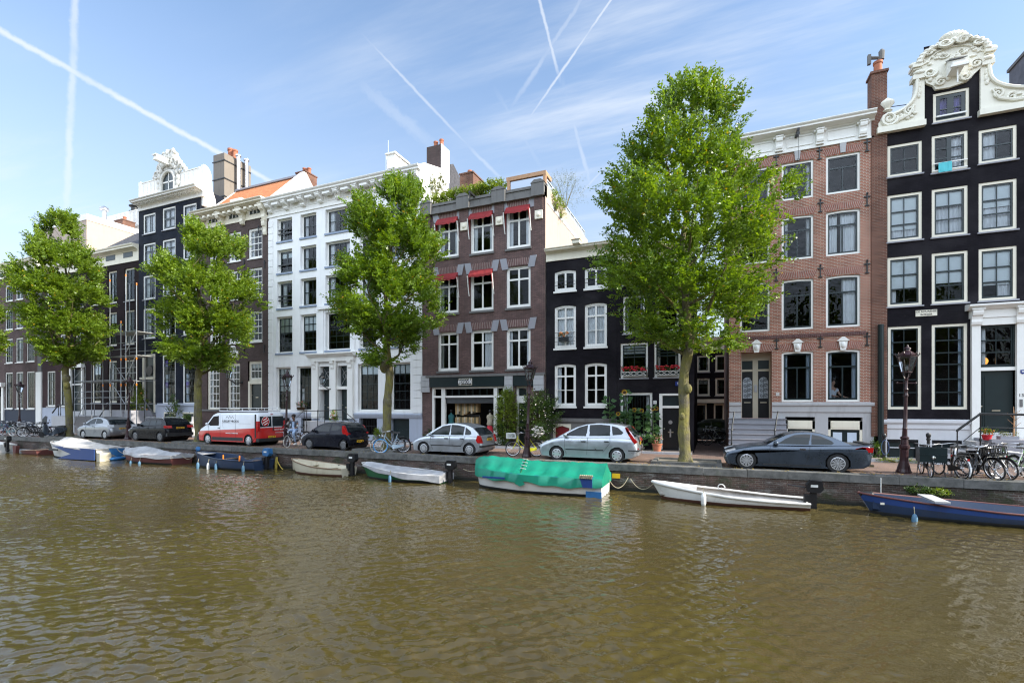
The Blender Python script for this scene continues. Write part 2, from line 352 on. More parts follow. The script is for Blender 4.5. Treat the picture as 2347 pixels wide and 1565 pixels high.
def water_mesh():
    # real wavelets near the viewer: many crossing wave trains, gusts raising them here and there
    rs = np.random.RandomState(2); xs = np.arange(-46, 13.01, .055); ys = np.concatenate([np.arange(1.3, 9, .043), np.arange(9, YQ + .3, .07)])
    X, Y = np.meshgrid(xs, ys); Z = np.zeros_like(X)
    gust = .85 + .3 * np.sin(X * .21 + 1.3 + .4 * np.sin(Y * .5)) * np.sin(Y * .33 + .6 + X * .07) + .25 * np.sin(X * .6 - Y * .45)
    for i in range(64):
        lam = .12 * (7.5 ** (rs.rand() ** 1.45)); k = 2 * np.pi / lam; th = np.radians(rs.normal(98, 46)); s = WSLOPE * rs.uniform(.5, 1.5) * (1.25 if lam < .4 else .42)
        Z += gust * (s / k) * np.cos(k * (X * np.cos(th) + Y * np.sin(th)) + rs.rand() * 6.28 + .6 * np.sin(X * .3 + i) + .5 * np.sin(Y * .5 + i))
    ed = np.clip(np.minimum(np.minimum(np.minimum(X + 46, 13 - X) / 2, (Y - 1.3) / .5), 1), 0, 1); V = np.stack([X, Y, ZW + Z * ed], -1).reshape(-1, 3)
    ny, nx = X.shape; idx = np.arange(nx * ny).reshape(ny, nx); q = np.stack([idx[:-1, :-1], idx[:-1, 1:], idx[1:, 1:], idx[1:, :-1]], -1).reshape(-1, 4)
    fl = [(XL, YO - 1), (XR, YO - 1), (XR, 1.3), (XL, 1.3)], [(XL, 1.3), (-46, 1.3), (-46, YQ + .3), (XL, YQ + .3)], [(13, 1.3), (XR, 1.3), (XR, YQ + .3), (13, YQ + .3)]
    ex = np.array([(a, b, ZW) for r in fl for a, b in r]); n0 = len(V); V = np.concatenate([V, ex]); q = np.concatenate([q, n0 + np.arange(12).reshape(3, 4)])
    me = bpy.data.meshes.new('water'); n = len(q); me.vertices.add(len(V)); me.loops.add(4 * n); me.polygons.add(n)
    me.vertices.foreach_set('co', V.astype(np.float32).ravel()); me.loops.foreach_set('vertex_index', q.astype(np.int32).ravel())
    me.polygons.foreach_set('loop_start', np.arange(0, 4 * n, 4, dtype=np.int32)); me.polygons.foreach_set('loop_total', np.full(n, 4, np.int32)); me.polygons.foreach_set('use_smooth', np.ones(n, bool))
    me.update(calc_edges=True); me.materials.append(water_mat()); o = bpy.data.objects.new('water', me); COL.objects.link(o); return struct(o)
WSLOPE = .040
water_mesh()
def pave_mat(name, a, b, mo, w=.2, h=.1):
    m, nt, N, L, B = nmat(name); v = coords(N, L)
    t = N.new('ShaderNodeTexBrick'); L.new(v, t.inputs['Vector']); t.inputs['Scale'].default_value = 1
    t.inputs['Brick Width'].default_value = w; t.inputs['Row Height'].default_value = h; t.inputs['Mortar Size'].default_value = .006
    t.inputs['Color1'].default_value = rgba(a); t.inputs['Color2'].default_value = rgba(b); t.inputs['Mortar'].default_value = rgba(mo)
    g = ramp(N, L, nz(N, L, v, .7, 6, .65), (.6, .58, .56), (1.15, 1.12, 1.1), .3, .7)
    L.new(mixc(N, L, 1.0, t.outputs['Color'], g, 'MULTIPLY'), B.inputs['Base Color']); B.inputs['Roughness'].default_value = .85
    bump(N, L, B, nz(N, L, v, 30, 4), .3, .01); return m
M['paving'] = pave_mat('paving', (.235, .15, .118), (.17, .115, .095), (.10, .085, .07))
M['pavement'] = pave_mat('pavement', (.24, .20, .18), (.20, .165, .15), (.10, .09, .08), .3, .3)
mb = MB(); mb.quad((XL, YQ + .55, 0), (XR, YQ + .55, 0), (XR, 420, 0), (XL, 420, 0)); struct(mb.build('street', M['paving']))
mb = MB(); AX0, AX1 = xa(1588), xa(1672)
for a, b in ((XL, AX0), (AX1, XR)):
    mb.box(a, b, 24.35, 25.45, -.05, .1); mb.box(a, b, 24.2, 24.35, -.05, .11, 1)
struct(mb.build('pavement', [M['pavement'], M['stone']]))
def stone_mat(name, a, b, moss=(.05, .06, .02)):
    m, nt, N, L, B = nmat(name); v = coords(N, L)
    c = ramp(N, L, nz(N, L, v, 2.2, 7, .7), a, b, .35, .68)
    k = ramp(N, L, nz(N, L, v, .9, 6, .7), (0, 0, 0), (.7, .7, .7), .55, .75)
    L.new(mixc(N, L, k, c, moss), B.inputs['Base Color']); B.inputs['Roughness'].default_value = .85
    bump(N, L, B, nz(N, L, v, 18, 6), .5, .02); return m
M['coping'] = stone_mat('coping', (.06, .06, .056), (.165, .16, .148))
def quay_mat():
    m, nt, N, L, B = nmat('quay_wall_brick'); v = coords(N, L, wall=True)
    t = N.new('ShaderNodeTexBrick'); L.new(v, t.inputs['Vector']); t.inputs['Scale'].default_value = 1
    t.inputs['Brick Width'].default_value = .22; t.inputs['Row Height'].default_value = .07; t.inputs['Mortar Size'].default_value = .008
    t.inputs['Color1'].default_value = (.078, .045, .036, 1); t.inputs['Color2'].default_value = (.05, .032, .028, 1); t.inputs['Mortar'].default_value = (.12, .11, .095, 1)
    g = ramp(N, L, nz(N, L, v, 1.1, 7, .7), (.35, .35, .35), (1.5, 1.4, 1.3), .32, .68)
    c = mixc(N, L, 1.0, t.outputs['Color'], g, 'MULTIPLY')
    mp = N.new('ShaderNodeMapping'); L.new(v, mp.inputs['Vector']); mp.inputs['Scale'].default_value = (.5, 3, 1)
    c = mixc(N, L, ramp(N, L, nz(N, L, mp.outputs[0], 1.4, 8, .75), (0, 0, 0), (.9, .9, .9), .54, .68), c, (.34, .33, .31))
    c = mixc(N, L, ramp(N, L, nz(N, L, v, .8, 7, .72), (0, 0, 0), (.85, .85, .85), .52, .64), c, (.026, .034, .010))
    s = N.new('ShaderNodeSeparateXYZ'); L.new(v, s.inputs[0]); r = N.new('ShaderNodeMapRange'); L.new(s.outputs[1], r.inputs[0])
    r.inputs[1].default_value = ZW + .22; r.inputs[2].default_value = ZW + .08     # the slimy tide mark
    c = mixc(N, L, r.outputs[0], c, (.012, .013, .008))
    L.new(c, B.inputs['Base Color']); B.inputs['Roughness'].default_value = .8
    ad = N.new('ShaderNodeMath'); ad.operation = 'SUBTRACT'; L.new(nz(N, L, v, 12, 6), ad.inputs[0]); L.new(t.outputs['Fac'], ad.inputs[1]); bump(N, L, B, ad.outputs[0], .8, .03); return m
q = thing('quay_wall', 'long mossy brick canal wall topped with worn grey stone blocks', 'quay wall', (0, YQ, 0))
mb = MB(); mb.box(XL, XR, YQ + .05, YQ + .6, ZW - .6, -.225); mb.build('wall', quay_mat(), q)
mb = MB(); rnd = random.Random(4); x = -150.0
while x < 60:
    w = rnd.uniform(1.25, 1.9); j = rnd.uniform(-.008, .008)
    mb.box(x, x + w - .012, YQ + j, YQ + .62, -.225, .03 + rnd.uniform(-.008, .008)); x += w
mb.box(XL, -150.02, YQ, YQ + .62, -.225, .03); mb.box(x + .02, XR, YQ, YQ + .62, -.225, .03)
mb.build('coping', M['coping'], q)
# ---------------------------------------------------------------- canal houses
class House:
    def __init__(s, label, xl, xr, wall, yf=YF, depth=10.0, name='canal_house', group=None, cat='house'):
        s.x0, s.x1, s.yf, s.wm, s.dp = xl, xr, yf, wall, depth
        s.root = thing(name, label, cat, ((xl + xr) / 2, yf, 0), group); s.holes = []; s.sp = MB()
    def hole(s, x0, x1, z0, z1, rev=.05): s.holes.append((x0, x1, z0, z1, rev))
    def wall(s, rects, mats=None, sides=True, z0=0.0, side_mat=None, topz=None, inner=True):
        # rects: (x0,x1,z0,z1,material slot) of the front; openings cut out, with reveals
        mb = s.sp; sm = 1 if side_mat else 0
        for (a, b, c, d, mi) in rects:
            hs = [h for h in s.holes if h[0] < b and h[1] > a and h[2] < d and h[3] > c]
            xs = sorted({a, b} | {min(max(v, a), b) for h in hs for v in h[:2]}); zs = sorted({c, d} | {min(max(v, c), d) for h in hs for v in h[2:4]})
            for i in range(len(xs) - 1):
                for k in range(len(zs) - 1):
                    mx, mz = (xs[i] + xs[i + 1]) / 2, (zs[k] + zs[k + 1]) / 2
                    if any(h[0] < mx < h[1] and h[2] < mz < h[3] for h in hs): continue
                    mb.quad((xs[i], s.yf, zs[k]), (xs[i + 1], s.yf, zs[k]), (xs[i + 1], s.yf, zs[k + 1]), (xs[i], s.yf, zs[k + 1]), mi)
            for (p, q_, u, w, rv) in hs:
                if mi != rects[0][4] and not (c <= (u + w) / 2 <= d): continue
                if not (c <= (u + w) / 2 <= d): continue
                y0, y1 = s.yf, s.yf + rv + .12
                for A, B_ in (((p, u), (q_, u)), ((q_, u), (q_, w)), ((q_, w), (p, w)), ((p, w), (p, u))):
                    mb.quad((A[0], y0, A[1]), (B_[0], y0, B_[1]), (B_[0], y1, B_[1]), (A[0], y1, A[1]), mi)
        if sides:
            tz = topz or max(r[3] for r in rects); a, b, y1 = s.x0 + .004, s.x1 - .004, s.yf + s.dp
            mb.quad((a, s.yf, z0), (a, y1, z0), (a, y1, tz), (a, s.yf, tz), sm); mb.quad((b, s.yf, z0), (b, s.yf, tz), (b, y1, tz), (b, y1, z0), sm)
            mb.quad((a, y1, z0), (b, y1, z0), (b, y1, tz), (a, y1, tz), sm)
        ms = [s.wm] + ([side_mat] if side_mat else []) + (mats or [])
        mb.build('wall', ms, s.root)
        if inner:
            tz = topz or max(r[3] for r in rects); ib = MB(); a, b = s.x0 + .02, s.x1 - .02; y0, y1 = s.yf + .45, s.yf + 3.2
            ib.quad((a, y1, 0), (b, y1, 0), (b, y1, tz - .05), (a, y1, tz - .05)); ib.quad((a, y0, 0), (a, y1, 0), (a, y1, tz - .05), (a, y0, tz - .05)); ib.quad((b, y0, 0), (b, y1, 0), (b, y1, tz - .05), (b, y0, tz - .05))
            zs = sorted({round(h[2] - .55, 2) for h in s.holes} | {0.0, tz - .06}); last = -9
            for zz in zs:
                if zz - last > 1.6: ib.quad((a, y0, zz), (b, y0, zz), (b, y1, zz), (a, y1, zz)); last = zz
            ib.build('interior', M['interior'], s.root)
    def flat(s, z, y0=None, m=None, x0=None, x1=None):
        mb = MB(); mb.box((s.x0 if x0 is None else x0) + .01, (s.x1 if x1 is None else x1) - .01, (s.yf if y0 is None else y0) + .02, s.yf + s.dp - .02, z - .12, z); return mb.build('roof', m or M['dark_stone'], s.root)
    def part(s, mb, name, m, smooth=None): return mb.build(name, m, s.root, smooth)
    def win(s, x0, x1, z0, z1, frame='cream', sash='green_black', fw=.085, sw=.05, v=(.5,), h=(.5,), rev=.045, sill='sill_stone', rise=0.0,
            cur=None, blind=None, cmat='curtain', pane='glass', name='window', vt=.028, ht=.05, frd=.1, sillw=.06, hv=None, open_=False):
        if cur is None and blind is None and pane and x1 - x0 > .7:      # lived-in rooms: some windows get a curtain or a half-drawn blind
            q = random.Random(int(x0 * 131 + z0 * 977)).random(); cur = [(0, .17, 0, 1), (.84, 1, 0, 1)] if q < .28 else ([(0, .24, 0, 1)] if q < .4 else None); blind = .3 if .4 <= q < .5 else None
        s.hole(x0, x1, z0, z1, rev); yf = s.yf; y = yf + rev
        def arc(xx, top): return top - rise * ((2 * (xx - (x0 + x1) / 2)) / (x1 - x0)) ** 2
        fb = MB()
        def ring(mb, a, b, c, d, w, ya, yb, wb=None):
            wb = w if wb is None else wb
            if rise:
                n = 8; xs = [a + (b - a) * i / n for i in range(n + 1)]
                mb.box(a, a + w, ya, yb, c, arc(a + w, d) - w); mb.box(b - w, b, ya, yb, c, arc(a + w, d) - w)
                mb.pr([(xx, arc(xx, d)) for xx in xs] + [(xx, arc(xx, d) - w) for xx in xs[::-1]], ya, yb)
            else:
                mb.box(a, a + w, ya, yb, c, d); mb.box(b - w, b, ya, yb, c, d); mb.box(a + w, b - w, ya, yb, d - w, d)
            mb.box(a + w, b - w, ya, yb, c, c + wb)
        ring(fb, x0 + .002, x1 - .002, z0 + .002, z1 - .002, fw, y, y + frd)
        win = fb.build(name, M[frame], s.root)
        if rise:
            n = 8; xs = [x0 + (x1 - x0) * i / n for i in range(n + 1)]
            for i in range(n): s.sp.quad((xs[i], yf, arc(xs[i], z1)), (xs[i + 1], yf, arc(xs[i + 1], z1)), (xs[i + 1], yf, z1), (xs[i], yf, z1))
        a, b, c, d = x0 + fw, x1 - fw, z0 + fw, z1 - fw
        sb = MB(); ring(sb, a, b, c, d, sw, y + .03, y + .075, sw * 1.3)
        ai, bi, ci, di = a + sw, b - sw, c + sw * 1.3, d - sw
        hs = sorted([(f, ht) if not isinstance(f, tuple) else f for f in h]); segs = [ci] + [ci + (di - ci) * f for f, t in hs] + [di]
        for f, t in hs: zz = ci + (di - ci) * f; sb.box(ai, bi, y + .028, y + .077, zz - t / 2, zz + t / 2)
        for i in range(len(segs) - 1):
            lo = segs[i] + (hs[i - 1][1] / 2 if i else 0); hi = segs[i + 1] - (hs[i][1] / 2 if i < len(hs) else 0)
            vs = v if hv is None else hv[i]
            for f in vs: xx = ai + (bi - ai) * f; sb.box(xx - vt / 2, xx + vt / 2, y + .033, y + .073, lo, hi)
        sb.build('sash', M[sash], win)
        if pane: MB().quad((a + .01, y + .055, c + .01), (b - .01, y + .055, c + .01), (b - .01, y + .055, d - .01), (a + .01, y + .055, d - .01)).build('pane', M[pane], win)
        if cur:      # (from, to, bottom, top) in fractions of the opening: hung, folded cloth
            for (p, q_, u, w) in cur:
                cb = MB(); n = max(6, int((q_ - p) * 26)); cx = lambda i: a + (b - a) * (p + (q_ - p) * i / n)
                lo, hi = c + (d - c) * u, c + (d - c) * w; yy = lambda i: y + .17 + .028 * math.sin(i * 1.9 + x0 * 7) + .012 * math.sin(i * 4.3)
                for i in range(n): cb.quad((cx(i), yy(i), lo), (cx(i + 1), yy(i + 1), lo), (cx(i + 1), yy(i + 1), hi), (cx(i), yy(i), hi))
                cb.build('curtain', M[cmat], win, 80)
        if blind:
            MB().box(a + .02, b - .02, y + .105, y + .112, c + (d - c) * (1 - blind), d - .005).build('blind', M['blind'], win)
        if sill:
            MB().box(x0 - .05, x1 + .05, yf - .07, y + .02, z0 - sillw, z0 - .003).build('sill', M[sill], win)
        return win
    def winp(s, xl, xr, yt, yb, ref=None, **k):
        ref = xl if ref is None else ref
        return s.win(xa(xl, s.yf), xa(xr, s.yf), za(ref, yb, s.yf), za(ref, yt, s.yf), **k)
    def cornice(s, zb, zt, out=.45, m='cream', x0=None, x1=None, frieze=.5, name='cornice', ret=True):
        # frieze board, cove and crown moulding as one profile run along the front
        x0 = s.x0 - .0 if x0 is None else x0; x1 = s.x1 if x1 is None else x1
        H = zt - zb; f = H * frieze; y = s.yf
        prof = [(y + .25, zb), (y - .06, zb), (y - .06, zb + .07), (y - .03, zb + .09), (y - .03, zb + f), (y - .09, zb + f + .03), (y - .11, zb + f + .09),
                (y - out * .55, zb + f + (H - f) * .38), (y - out * .62, zb + f + (H - f) * .42), (y - out * .85, zb + f + (H - f) * .48), (y - out * .85, zb + f + (H - f) * .68),
                (y - out * .95, zb + f + (H - f) * .8), (y - out, zt - .03), (y - out, zt), (y + .25, zt + .04)]
        return MB().pr(prof, x0, x1, 'x').build(name, M[m], s.root)
def bar_x(mb, x0, x1, prof, mi=0): return mb.pr(prof, x0, x1, 'x', mi)
def console(mb, xc, w, y, ztop, h, out, mi=0):
    # scrolled bracket under a cornice
    mb.cut(); prof = [(y, ztop), (y - out, ztop), (y - out, ztop - h * .18), (y - out * .86, ztop - h * .34), (y - out * .55, ztop - h * .42), (y - out * .42, ztop - h * .6), (y - out * .46, ztop - h * .78), (y - out * .3, ztop - h * .95), (y, ztop - h)]
    mb.pr(prof, xc - w / 2, xc + w / 2, 'x', mi); mb.box(xc - w * .62, xc + w * .62, y - out - .03, y, ztop, ztop + .045, mi)
def spiral(mb, cx, cz, y, r, turns=1.6, th=.045, a0=0.0, sgn=1, mi=0, n=18):
    pts = []; rr = []
    for i in range(n + 1):
        f = i / n; a = a0 + sgn * f * turns * 2 * math.pi; q = r * (1 - .82 * f)
        pts.append((cx + q * math.cos(a), y, cz + q * math.sin(a))); rr.append(th * (1 - .45 * f))
    mb.tube(pts, rr, 6, mi)
def chimney(h, x0, x1, y0, y1, z0, z1, m='chimney_brick', pots=(), name='chimney', cap=True, par=None):
    mb = MB(); mb.box(x0, x1, y0, y1, z0, z1)
    if cap: mb.box(x0 - .05, x1 + .05, y0 - .05, y1 + .05, z1 + .002, z1 + .1)
    c = mb.build(name, M[m], par or h.root)
    for (fx, r, hh) in pots:
        xx, yy = x0 + (x1 - x0) * fx, (y0 + y1) / 2
        MB().lathe([(r, 0), (r * .92, hh * .8), (r * 1.1, hh * .82), (r * 1.1, hh), (r * .8, hh)], (xx, yy, z1 + .1), 10).build('chimney_pot', M['terracotta'], c, 40)
    return c
M['terracotta'] = paint('terracotta', (.36, .13, .07), .8, .25, 6)
def anchor(h, x, z, L=.55):
    mb = MB(); y = h.yf; mb.box(x - .022, x + .022, y - .05, y - .012, z - L / 2, z + L / 2)
    mb.box(x - .12, x + .12, y - .045, y - .018, z + L * .2, z + L * .2 + .05); mb.lathe([(.05, 0), (.03, .02)], (x, y - .05, z + L / 2), 8, ax='y'); mb.box(x - .08, x + .08, y - .045, y - .015, z - L / 2, z - L / 2 + .05)
    mb.build('wall_anchor', M['black_iron'], h.root)
def fanarch(h, x0, x1, z, ht=.33, n=15, m='vous_red', key=None, flare=.16, rise=.05):
    # flat arch of upright bricks, leaning outwards
    mb = MB(); y = h.yf; w = x1 - x0
    for i in range(n):
        a, b = i / n + .007, (i + 1) / n - .007
        if key and key[0] < (a + b) / 2 < key[1]: mb.cut(); continue
        A, B_ = x0 - .02 + (w + .04) * a, x0 - .02 + (w + .04) * b; C, D = x0 - flare + (w + 2 * flare) * a, x0 - flare + (w + 2 * flare) * b
        rz = lambda t: rise * (1 - (2 * t - 1) ** 2)
        mb.pr([(A, z + .012 + rz(a)), (B_, z + .012 + rz(b)), (D, z + ht + rz(b) * .6), (C, z + ht + rz(a) * .6)], y - .012, y + .03)
    mb.build('brick_arch', M[m], h.root); nn = 8; MB().pr([(x0 - .02 + (w + .04) * i / nn, z + .016 + rise * (1 - (2 * i / nn - 1) ** 2)) for i in range(nn + 1)] + [(x0 - flare + (w + 2 * flare) * i / nn, z + ht - .006 + rise * .6 * (1 - (2 * i / nn - 1) ** 2)) for i in range(nn, -1, -1)], y - .004, y + .02).build('arch_mortar', M['mortar'], h.root)
M['mortar'] = paint('mortar', (.46, .41, .36), .9, .15); M['vous_red'] = paint('vous_red', (.27, .10, .07), .85, .35, 9)
M['vous_brown'] = paint('vous_brown', (.135, .07, .066), .85, .35, 9)
def door(h, x0, x1, z0, z1, m='green_black', panels=2, rev=.16, name='door', knob=True):
    # panelled door leaf in an opening already holed
    y = h.yf + rev; mb = MB(); mb.box(x0, x1, y, y + .05, z0, z1); w = x1 - x0; H = z1 - z0
    for i in range(panels):
        a, b = z0 + .14 + (H - .2) * i / panels, z0 + (H - .2) * (i + 1) / panels + .04
        mb.box(x0 + .13, x1 - .13, y - .012, y, a, b); mb.box(x0 + .19, x1 - .19, y - .026, y - .012, a + .06, b - .06)
    d = mb.build(name, M[m], h.root)
    if knob: MB().ball((x0 + .08, y - .04, z0 + 1.05), .035, 6).build('handle', M['brass'], d, 60); MB().box((x0 + x1) / 2 - .13, (x0 + x1) / 2 + .13, y - .045, y - .028, z0 + .85, z0 + .91).build('letter_slot', M['brass'], d)
    return d
M['awning'] = paint('awning', (.22, .012, .014), .8, .2); M['shutter'] = paint('shutter', (.05, .055, .06), .4, .2); M['wood'] = paint('wood', (.42, .24, .13), .7, .25, 6); M['pale_metal'] = paint('pale_metal', (.5, .52, .55), .5, .1); M['frosted'] = paint('frosted', (.30, .34, .38), .35, .2); M['red_door'] = paint('red_door', (.20, .012, .016), .5, .2); M['sign_blue'] = paint('sign_blue', (.01, .03, .2), .4, .1); M['slate'] = paint('slate', (.10, .095, .11), .6, .3, 2)
M['warm_lamp'] = None; M['alu'] = paint('alu', (.32, .34, .36), .4, .1, 5, metal=.4); M['alu_dull'] = paint('alu_dull', (.28, .28, .27), .6, .2, 3); M['soil'] = stone_mat('soil', (.10, .085, .06), (.30, .27, .22))
M['cream_dark'] = plaster('cream_dark', (.50, .46, .36), (.25, .22, .18), .2, .5); M['gable_white'] = plaster('gable_white', (.80, .77, .66), (.42, .4, .33), .3, .55); M['weathered'] = plaster('weathered', (.66, .65, .6), (.12, .12, .10), .75, .7); M['stone_old'] = plaster('stone_old', (.22, .19, .16), (.08, .07, .06), .6, .85)
M['brass'] = paint('brass', (.55, .5, .4), .3, .1, metal=.9)
M['steel'] = paint('steel', (.6, .6, .62), .3, .1, metal=.9)
def steps(h, x0, x1, y0, y1, z0, z1, n, m='sill_stone', name='steps', side=None):
    # flight rising towards the house (or sideways when side is +1/-1)
    mb = MB()
    for i in range(n):
        f = i / n; za_, zb_ = z0 + (z1 - z0) * i / n, z0 + (z1 - z0) * (i + 1) / n
        if side is None: mb.box(x0, x1, y0 + (y1 - y0) * f, y1, za_, zb_ - .03); mb.box(x0 - .03, x1 + .03, y0 + (y1 - y0) * f - .06, y1, zb_ - .03, zb_)
        elif side > 0: mb.box(x0, x1 - (x1 - x0) * f, y0, y1, za_, zb_)
        else: mb.box(x0 + (x1 - x0) * f, x1, y0, y1, za_, zb_)
    return mb.build(name, M[m], h.root)
def text_mesh(txt, size, mat, par, loc, rot=(R(90), 0, 0), name='lettering', ext=.006, align='CENTER', sx=1.0, space=1.0):
    cu = bpy.data.curves.new(name, 'FONT'); cu.body = txt; cu.size = size; cu.extrude = ext; cu.align_x = align; cu.align_y = 'CENTER'; cu.space_character = space
    t = bpy.data.objects.new(name, cu); COL.objects.link(t)
    bpy.context.view_layer.update()
    me = bpy.data.meshes.new_from_object(t.evaluated_get(bpy.context.evaluated_depsgraph_get()))
    bpy.data.objects.remove(t); me.name = name; me.materials.clear(); me.materials.append(mat)
    o = bpy.data.objects.new(name, me); COL.objects.link(o); o3 = ORG.get(par, (0, 0, 0))
    o.location = (loc[0] - o3[0], loc[1] - o3[1], loc[2] - o3[2]); o.rotation_euler = rot; o.scale = (sx, 1, 1); o.parent = par; return o
M['black_text'] = paint('black_text', (.02, .02, .02), .6, .05)
M['white_text'] = paint('white_text', (.8, .8, .78), .6, .05)
def emit(name, c, s):
    m, nt, N, L, B = nmat(name); B.inputs['Base Color'].default_value = rgba(c); B.inputs['Emission Color'].default_value = rgba(c); B.inputs['Emission Strength'].default_value = s; return m
M['warm_lamp'] = emit('warm_lamp', (1, .42, .08), .5)
HG = 'canal houses along the quay'
def house(label, pl, pr_, wall, **k): return House(label, xa(pl), xa(pr_), M[wall], group=HG, **k)
def rowz(ref, rows, h=None): return [(za(ref, b), za(ref, t)) for t, b in rows]
def cols(*c): return [(xa(a), xa(b)) for a, b in c]
rnd = random.Random(11)
# ======== far left: plum brick house with white frames
h = House('brown brick house with white window frames beyond the maroon house', -74.0, xa(86), M['brick_plum'], group=HG)
cs = cols((12, 29), (36.5, 53), (61, 79)); cs += [(-67.4 - 1.1, -67.4 + .1), (-71.2, -70.0)]
for (z0, z1) in rowz(12, ((854, 937), (777.5, 833), (712, 757), (655, 692))):
    for i, (a, b) in enumerate(cs):
        if i == 3 and z0 < 2.3: continue
        h.win(a, b, z0, z1, 'white', h=((.55, .05),), v=(.33, .66), fw=.11, cur=[(0, .35, 0, 1)] if i % 2 else None, sill='white')
a, b = -67.9, -66.2; h.hole(a, b, .9, 4.3, .1); door(h, a + .15, b - .15, .9, 3.3, rev=.12); mb = MB(); mb.box(a - .2, a + .14, h.yf - .12, h.yf + .1, .9, 4.3); mb.box(b - .14, b + .2, h.yf - .12, h.yf + .1, .9, 4.3); mb.box(a - .35, b + .35, h.yf - .3, h.yf, 4.303, 4.7); h.part(mb, 'door_surround', M['white'])
zc = za(0, 641); zt = za(0, 603, YF - .4)
h.wall([(h.x0, h.x1, 2.12, zc, 0), (h.x0, h.x1, 0, 2.12, 1)], [M['plinth_blue']])
h.cornice(zc, zt, .4, 'cream', frieze=.66); h.flat(zt - .1)
mb = MB(); y = h.yf; mb.pr([(y + .3, zt), (y + 3.6, zt + 2.0), (y + 7, zt)], h.x0 + .3, h.x1 - .5, 'x'); h.part(mb, 'roof_slope', M['tiles_dark'])
for px in (2, 20, 40): mb = MB(); x = xa(px, YF); mb.box(x - .5, x + .5, h.yf - .045, h.yf - .01, zc + .22, zc + .62); h.part(mb, 'attic_window', M['green_black'])
# ======== maroon house behind the first tree
h = house('dark maroon brick house with a pale blue plinth beside the scaffolding', 97, 158.6, 'brick_maroon')
for (z0, z1) in rowz(109, ((851, 931), (770, 826), (700, 748), (636, 680))):
    for a, b in cols((108, 126.5), (138, 153)): h.win(a, b, z0, z1, 'white', h=((.5, .05), .25, .75), v=(.33, .66), fw=.11, cur=[(.0, .3, 0, 1)], sill='white')
zt = 15.6
h.wall([(h.x0, h.x1, 2.2, zt - 1.0, 0), (h.x0, h.x1, 0, 2.2, 1)], [M['grey_paint']]); h.cornice(zt - 1.0, zt, .4)
h.flat(zt)
YB = 28.3; xb0, xb1 = xa(100, YB), xa(198.5, YB); zb1 = za(198.5, 490, YB); zb0 = zt - .1
mb = MB(); mb.box(xb0, xb1, YB, YB + 6.5, zb0, zb1 - .6); h.part(mb, 'rear_attic', M['beige_wall'])
mb = MB(); mb.box(xb0 - .06, xb1 + .06, YB - .06, YB + 6.56, zb1 - .6, zb1); h.part(mb, 'attic_fascia', M['white'])
mb = MB(); mb.lathe([(.22, 0), (.22, .9), (.42, .95), (.42, 1.05), (.3, 1.1), (.42, 1.18), (.1, 1.4)], (xa(239, 31), 31, za(239, 503, 31)), 12); h.part(mb, 'roof_flue', M['steel'], 40)
a, b = h.x0 - .95, h.x0 - .05; mb = MB(); mb.box(a, b, h.yf - .1, h.yf + .3, 0, 5.6); h.part(mb, 'side_pilaster', M['white'])
mb = MB(); mb.box(a + .15, b - .12, h.yf - .02, h.yf + .3, 5.61, zt - 1.2); h.part(mb, 'side_pier', M['dark_stone'])
# ======== dark brown house behind the scaffolding
h = house('dark brown house with cream attic cornice behind the scaffolding', 159, 318, 'brick_dark')
cs = cols((210, 231), (247, 267.6), (285, 308))
for r, (z0, z1) in enumerate(rowz(285, ((616, 691.6), (712, 790.5), (825, 922)))):
    for i, (a, b) in enumerate(cs): h.win(a, b, z0, z1, 'cream', h=((.55, .06),), v=(.5,), fw=.13, rev=.1, cur=[(0, .28, 0, 1)] if (i + r) % 2 else None)
    if r < 2: h.win(xa(172), xa(192), z0, z1, 'cream', h=((.55, .06),), v=(.5,), fw=.13, rev=.1)
a, b = xa(166), xa(190); zl = za(166, 880); zt2 = za(166, 846); zd = za(166, 942); h.hole(a, b, zd, zt2, .12)
h.part(MB().box(a, b, h.yf + .15, h.yf + .2, zl, zt2), 'transom_window', M['green_black']); door(h, a + .02, b - .02, zd, zl - .1, rev=.15)
mb = MB(); mb.box(xa(159.5), a, h.yf - .15, h.yf + .12, 1.6, zt2 + .1); mb.box(b, xa(193), h.yf - .15, h.yf + .12, 1.6, zt2 + .1); mb.box(xa(159), xa(194.5), h.yf - .3, h.yf, zt2 + .103, zt2 + .5); mb.box(a, b, h.yf - .05, h.yf + .12, zl - .1, zl); h.part(mb, 'door_surround', M['white'])
zf, zc2 = za(318, 597), za(318, 553, YF - .5)
h.wall([(h.x0, h.x1, 2.0, zf, 0), (h.x0, h.x1, 0, 2.0, 1)], [M['stone']]); h.flat(zf + .3)
h.cornice(zf, zc2, .55, frieze=.62)
for a, b, t, u in ((244, 265, 586, 600), (284, 305, 577, 592)):
    mb = MB(); x0, x1 = xa(a), xa(b); z0, z1 = za(284, 592), za(284, 577); mb.box(x0, x1, h.yf - .055, h.yf - .015, z0, z1); h.part(mb, 'attic_window', M['green_black'])
mb = MB(); y = h.yf; mb.pr([(y + .2, zc2), (y + 4.2, zc2 + 3.4), (y + 9, zc2)], h.x0 + 2.6, h.x1 - .05, 'x'); h.part(mb, 'roof_slope', M['tiles_dark'])
mb = MB(); mb.pr([(y - .1, zc2 - .05), (y + 3, zc2 + .35), (y + 3, zc2 + .6), (y - .1, zc2 + .2)], h.x0 + .3, h.x0 + 4.6, 'x'); h.part(mb, 'dormer', M['white'])
YC = 31.5; chimney(h, xa(262, YC), xa(281, YC), YC, YC + 1.2, zc2 + 1, za(270, 506, YC), pots=((.5, .16, .5),))
YT = 33.0; xt0, xt1 = xa(246, YT), xa(322, YT); z0, z1 = za(290, 520, YT), za(290, 488, YT)
mb = MB(); n = 26
for i in range(n + 1): x = xt0 + (xt1 - xt0) * i / n; mb.box(x - .06, x + .06, YT, YT + .05, z0, z1)
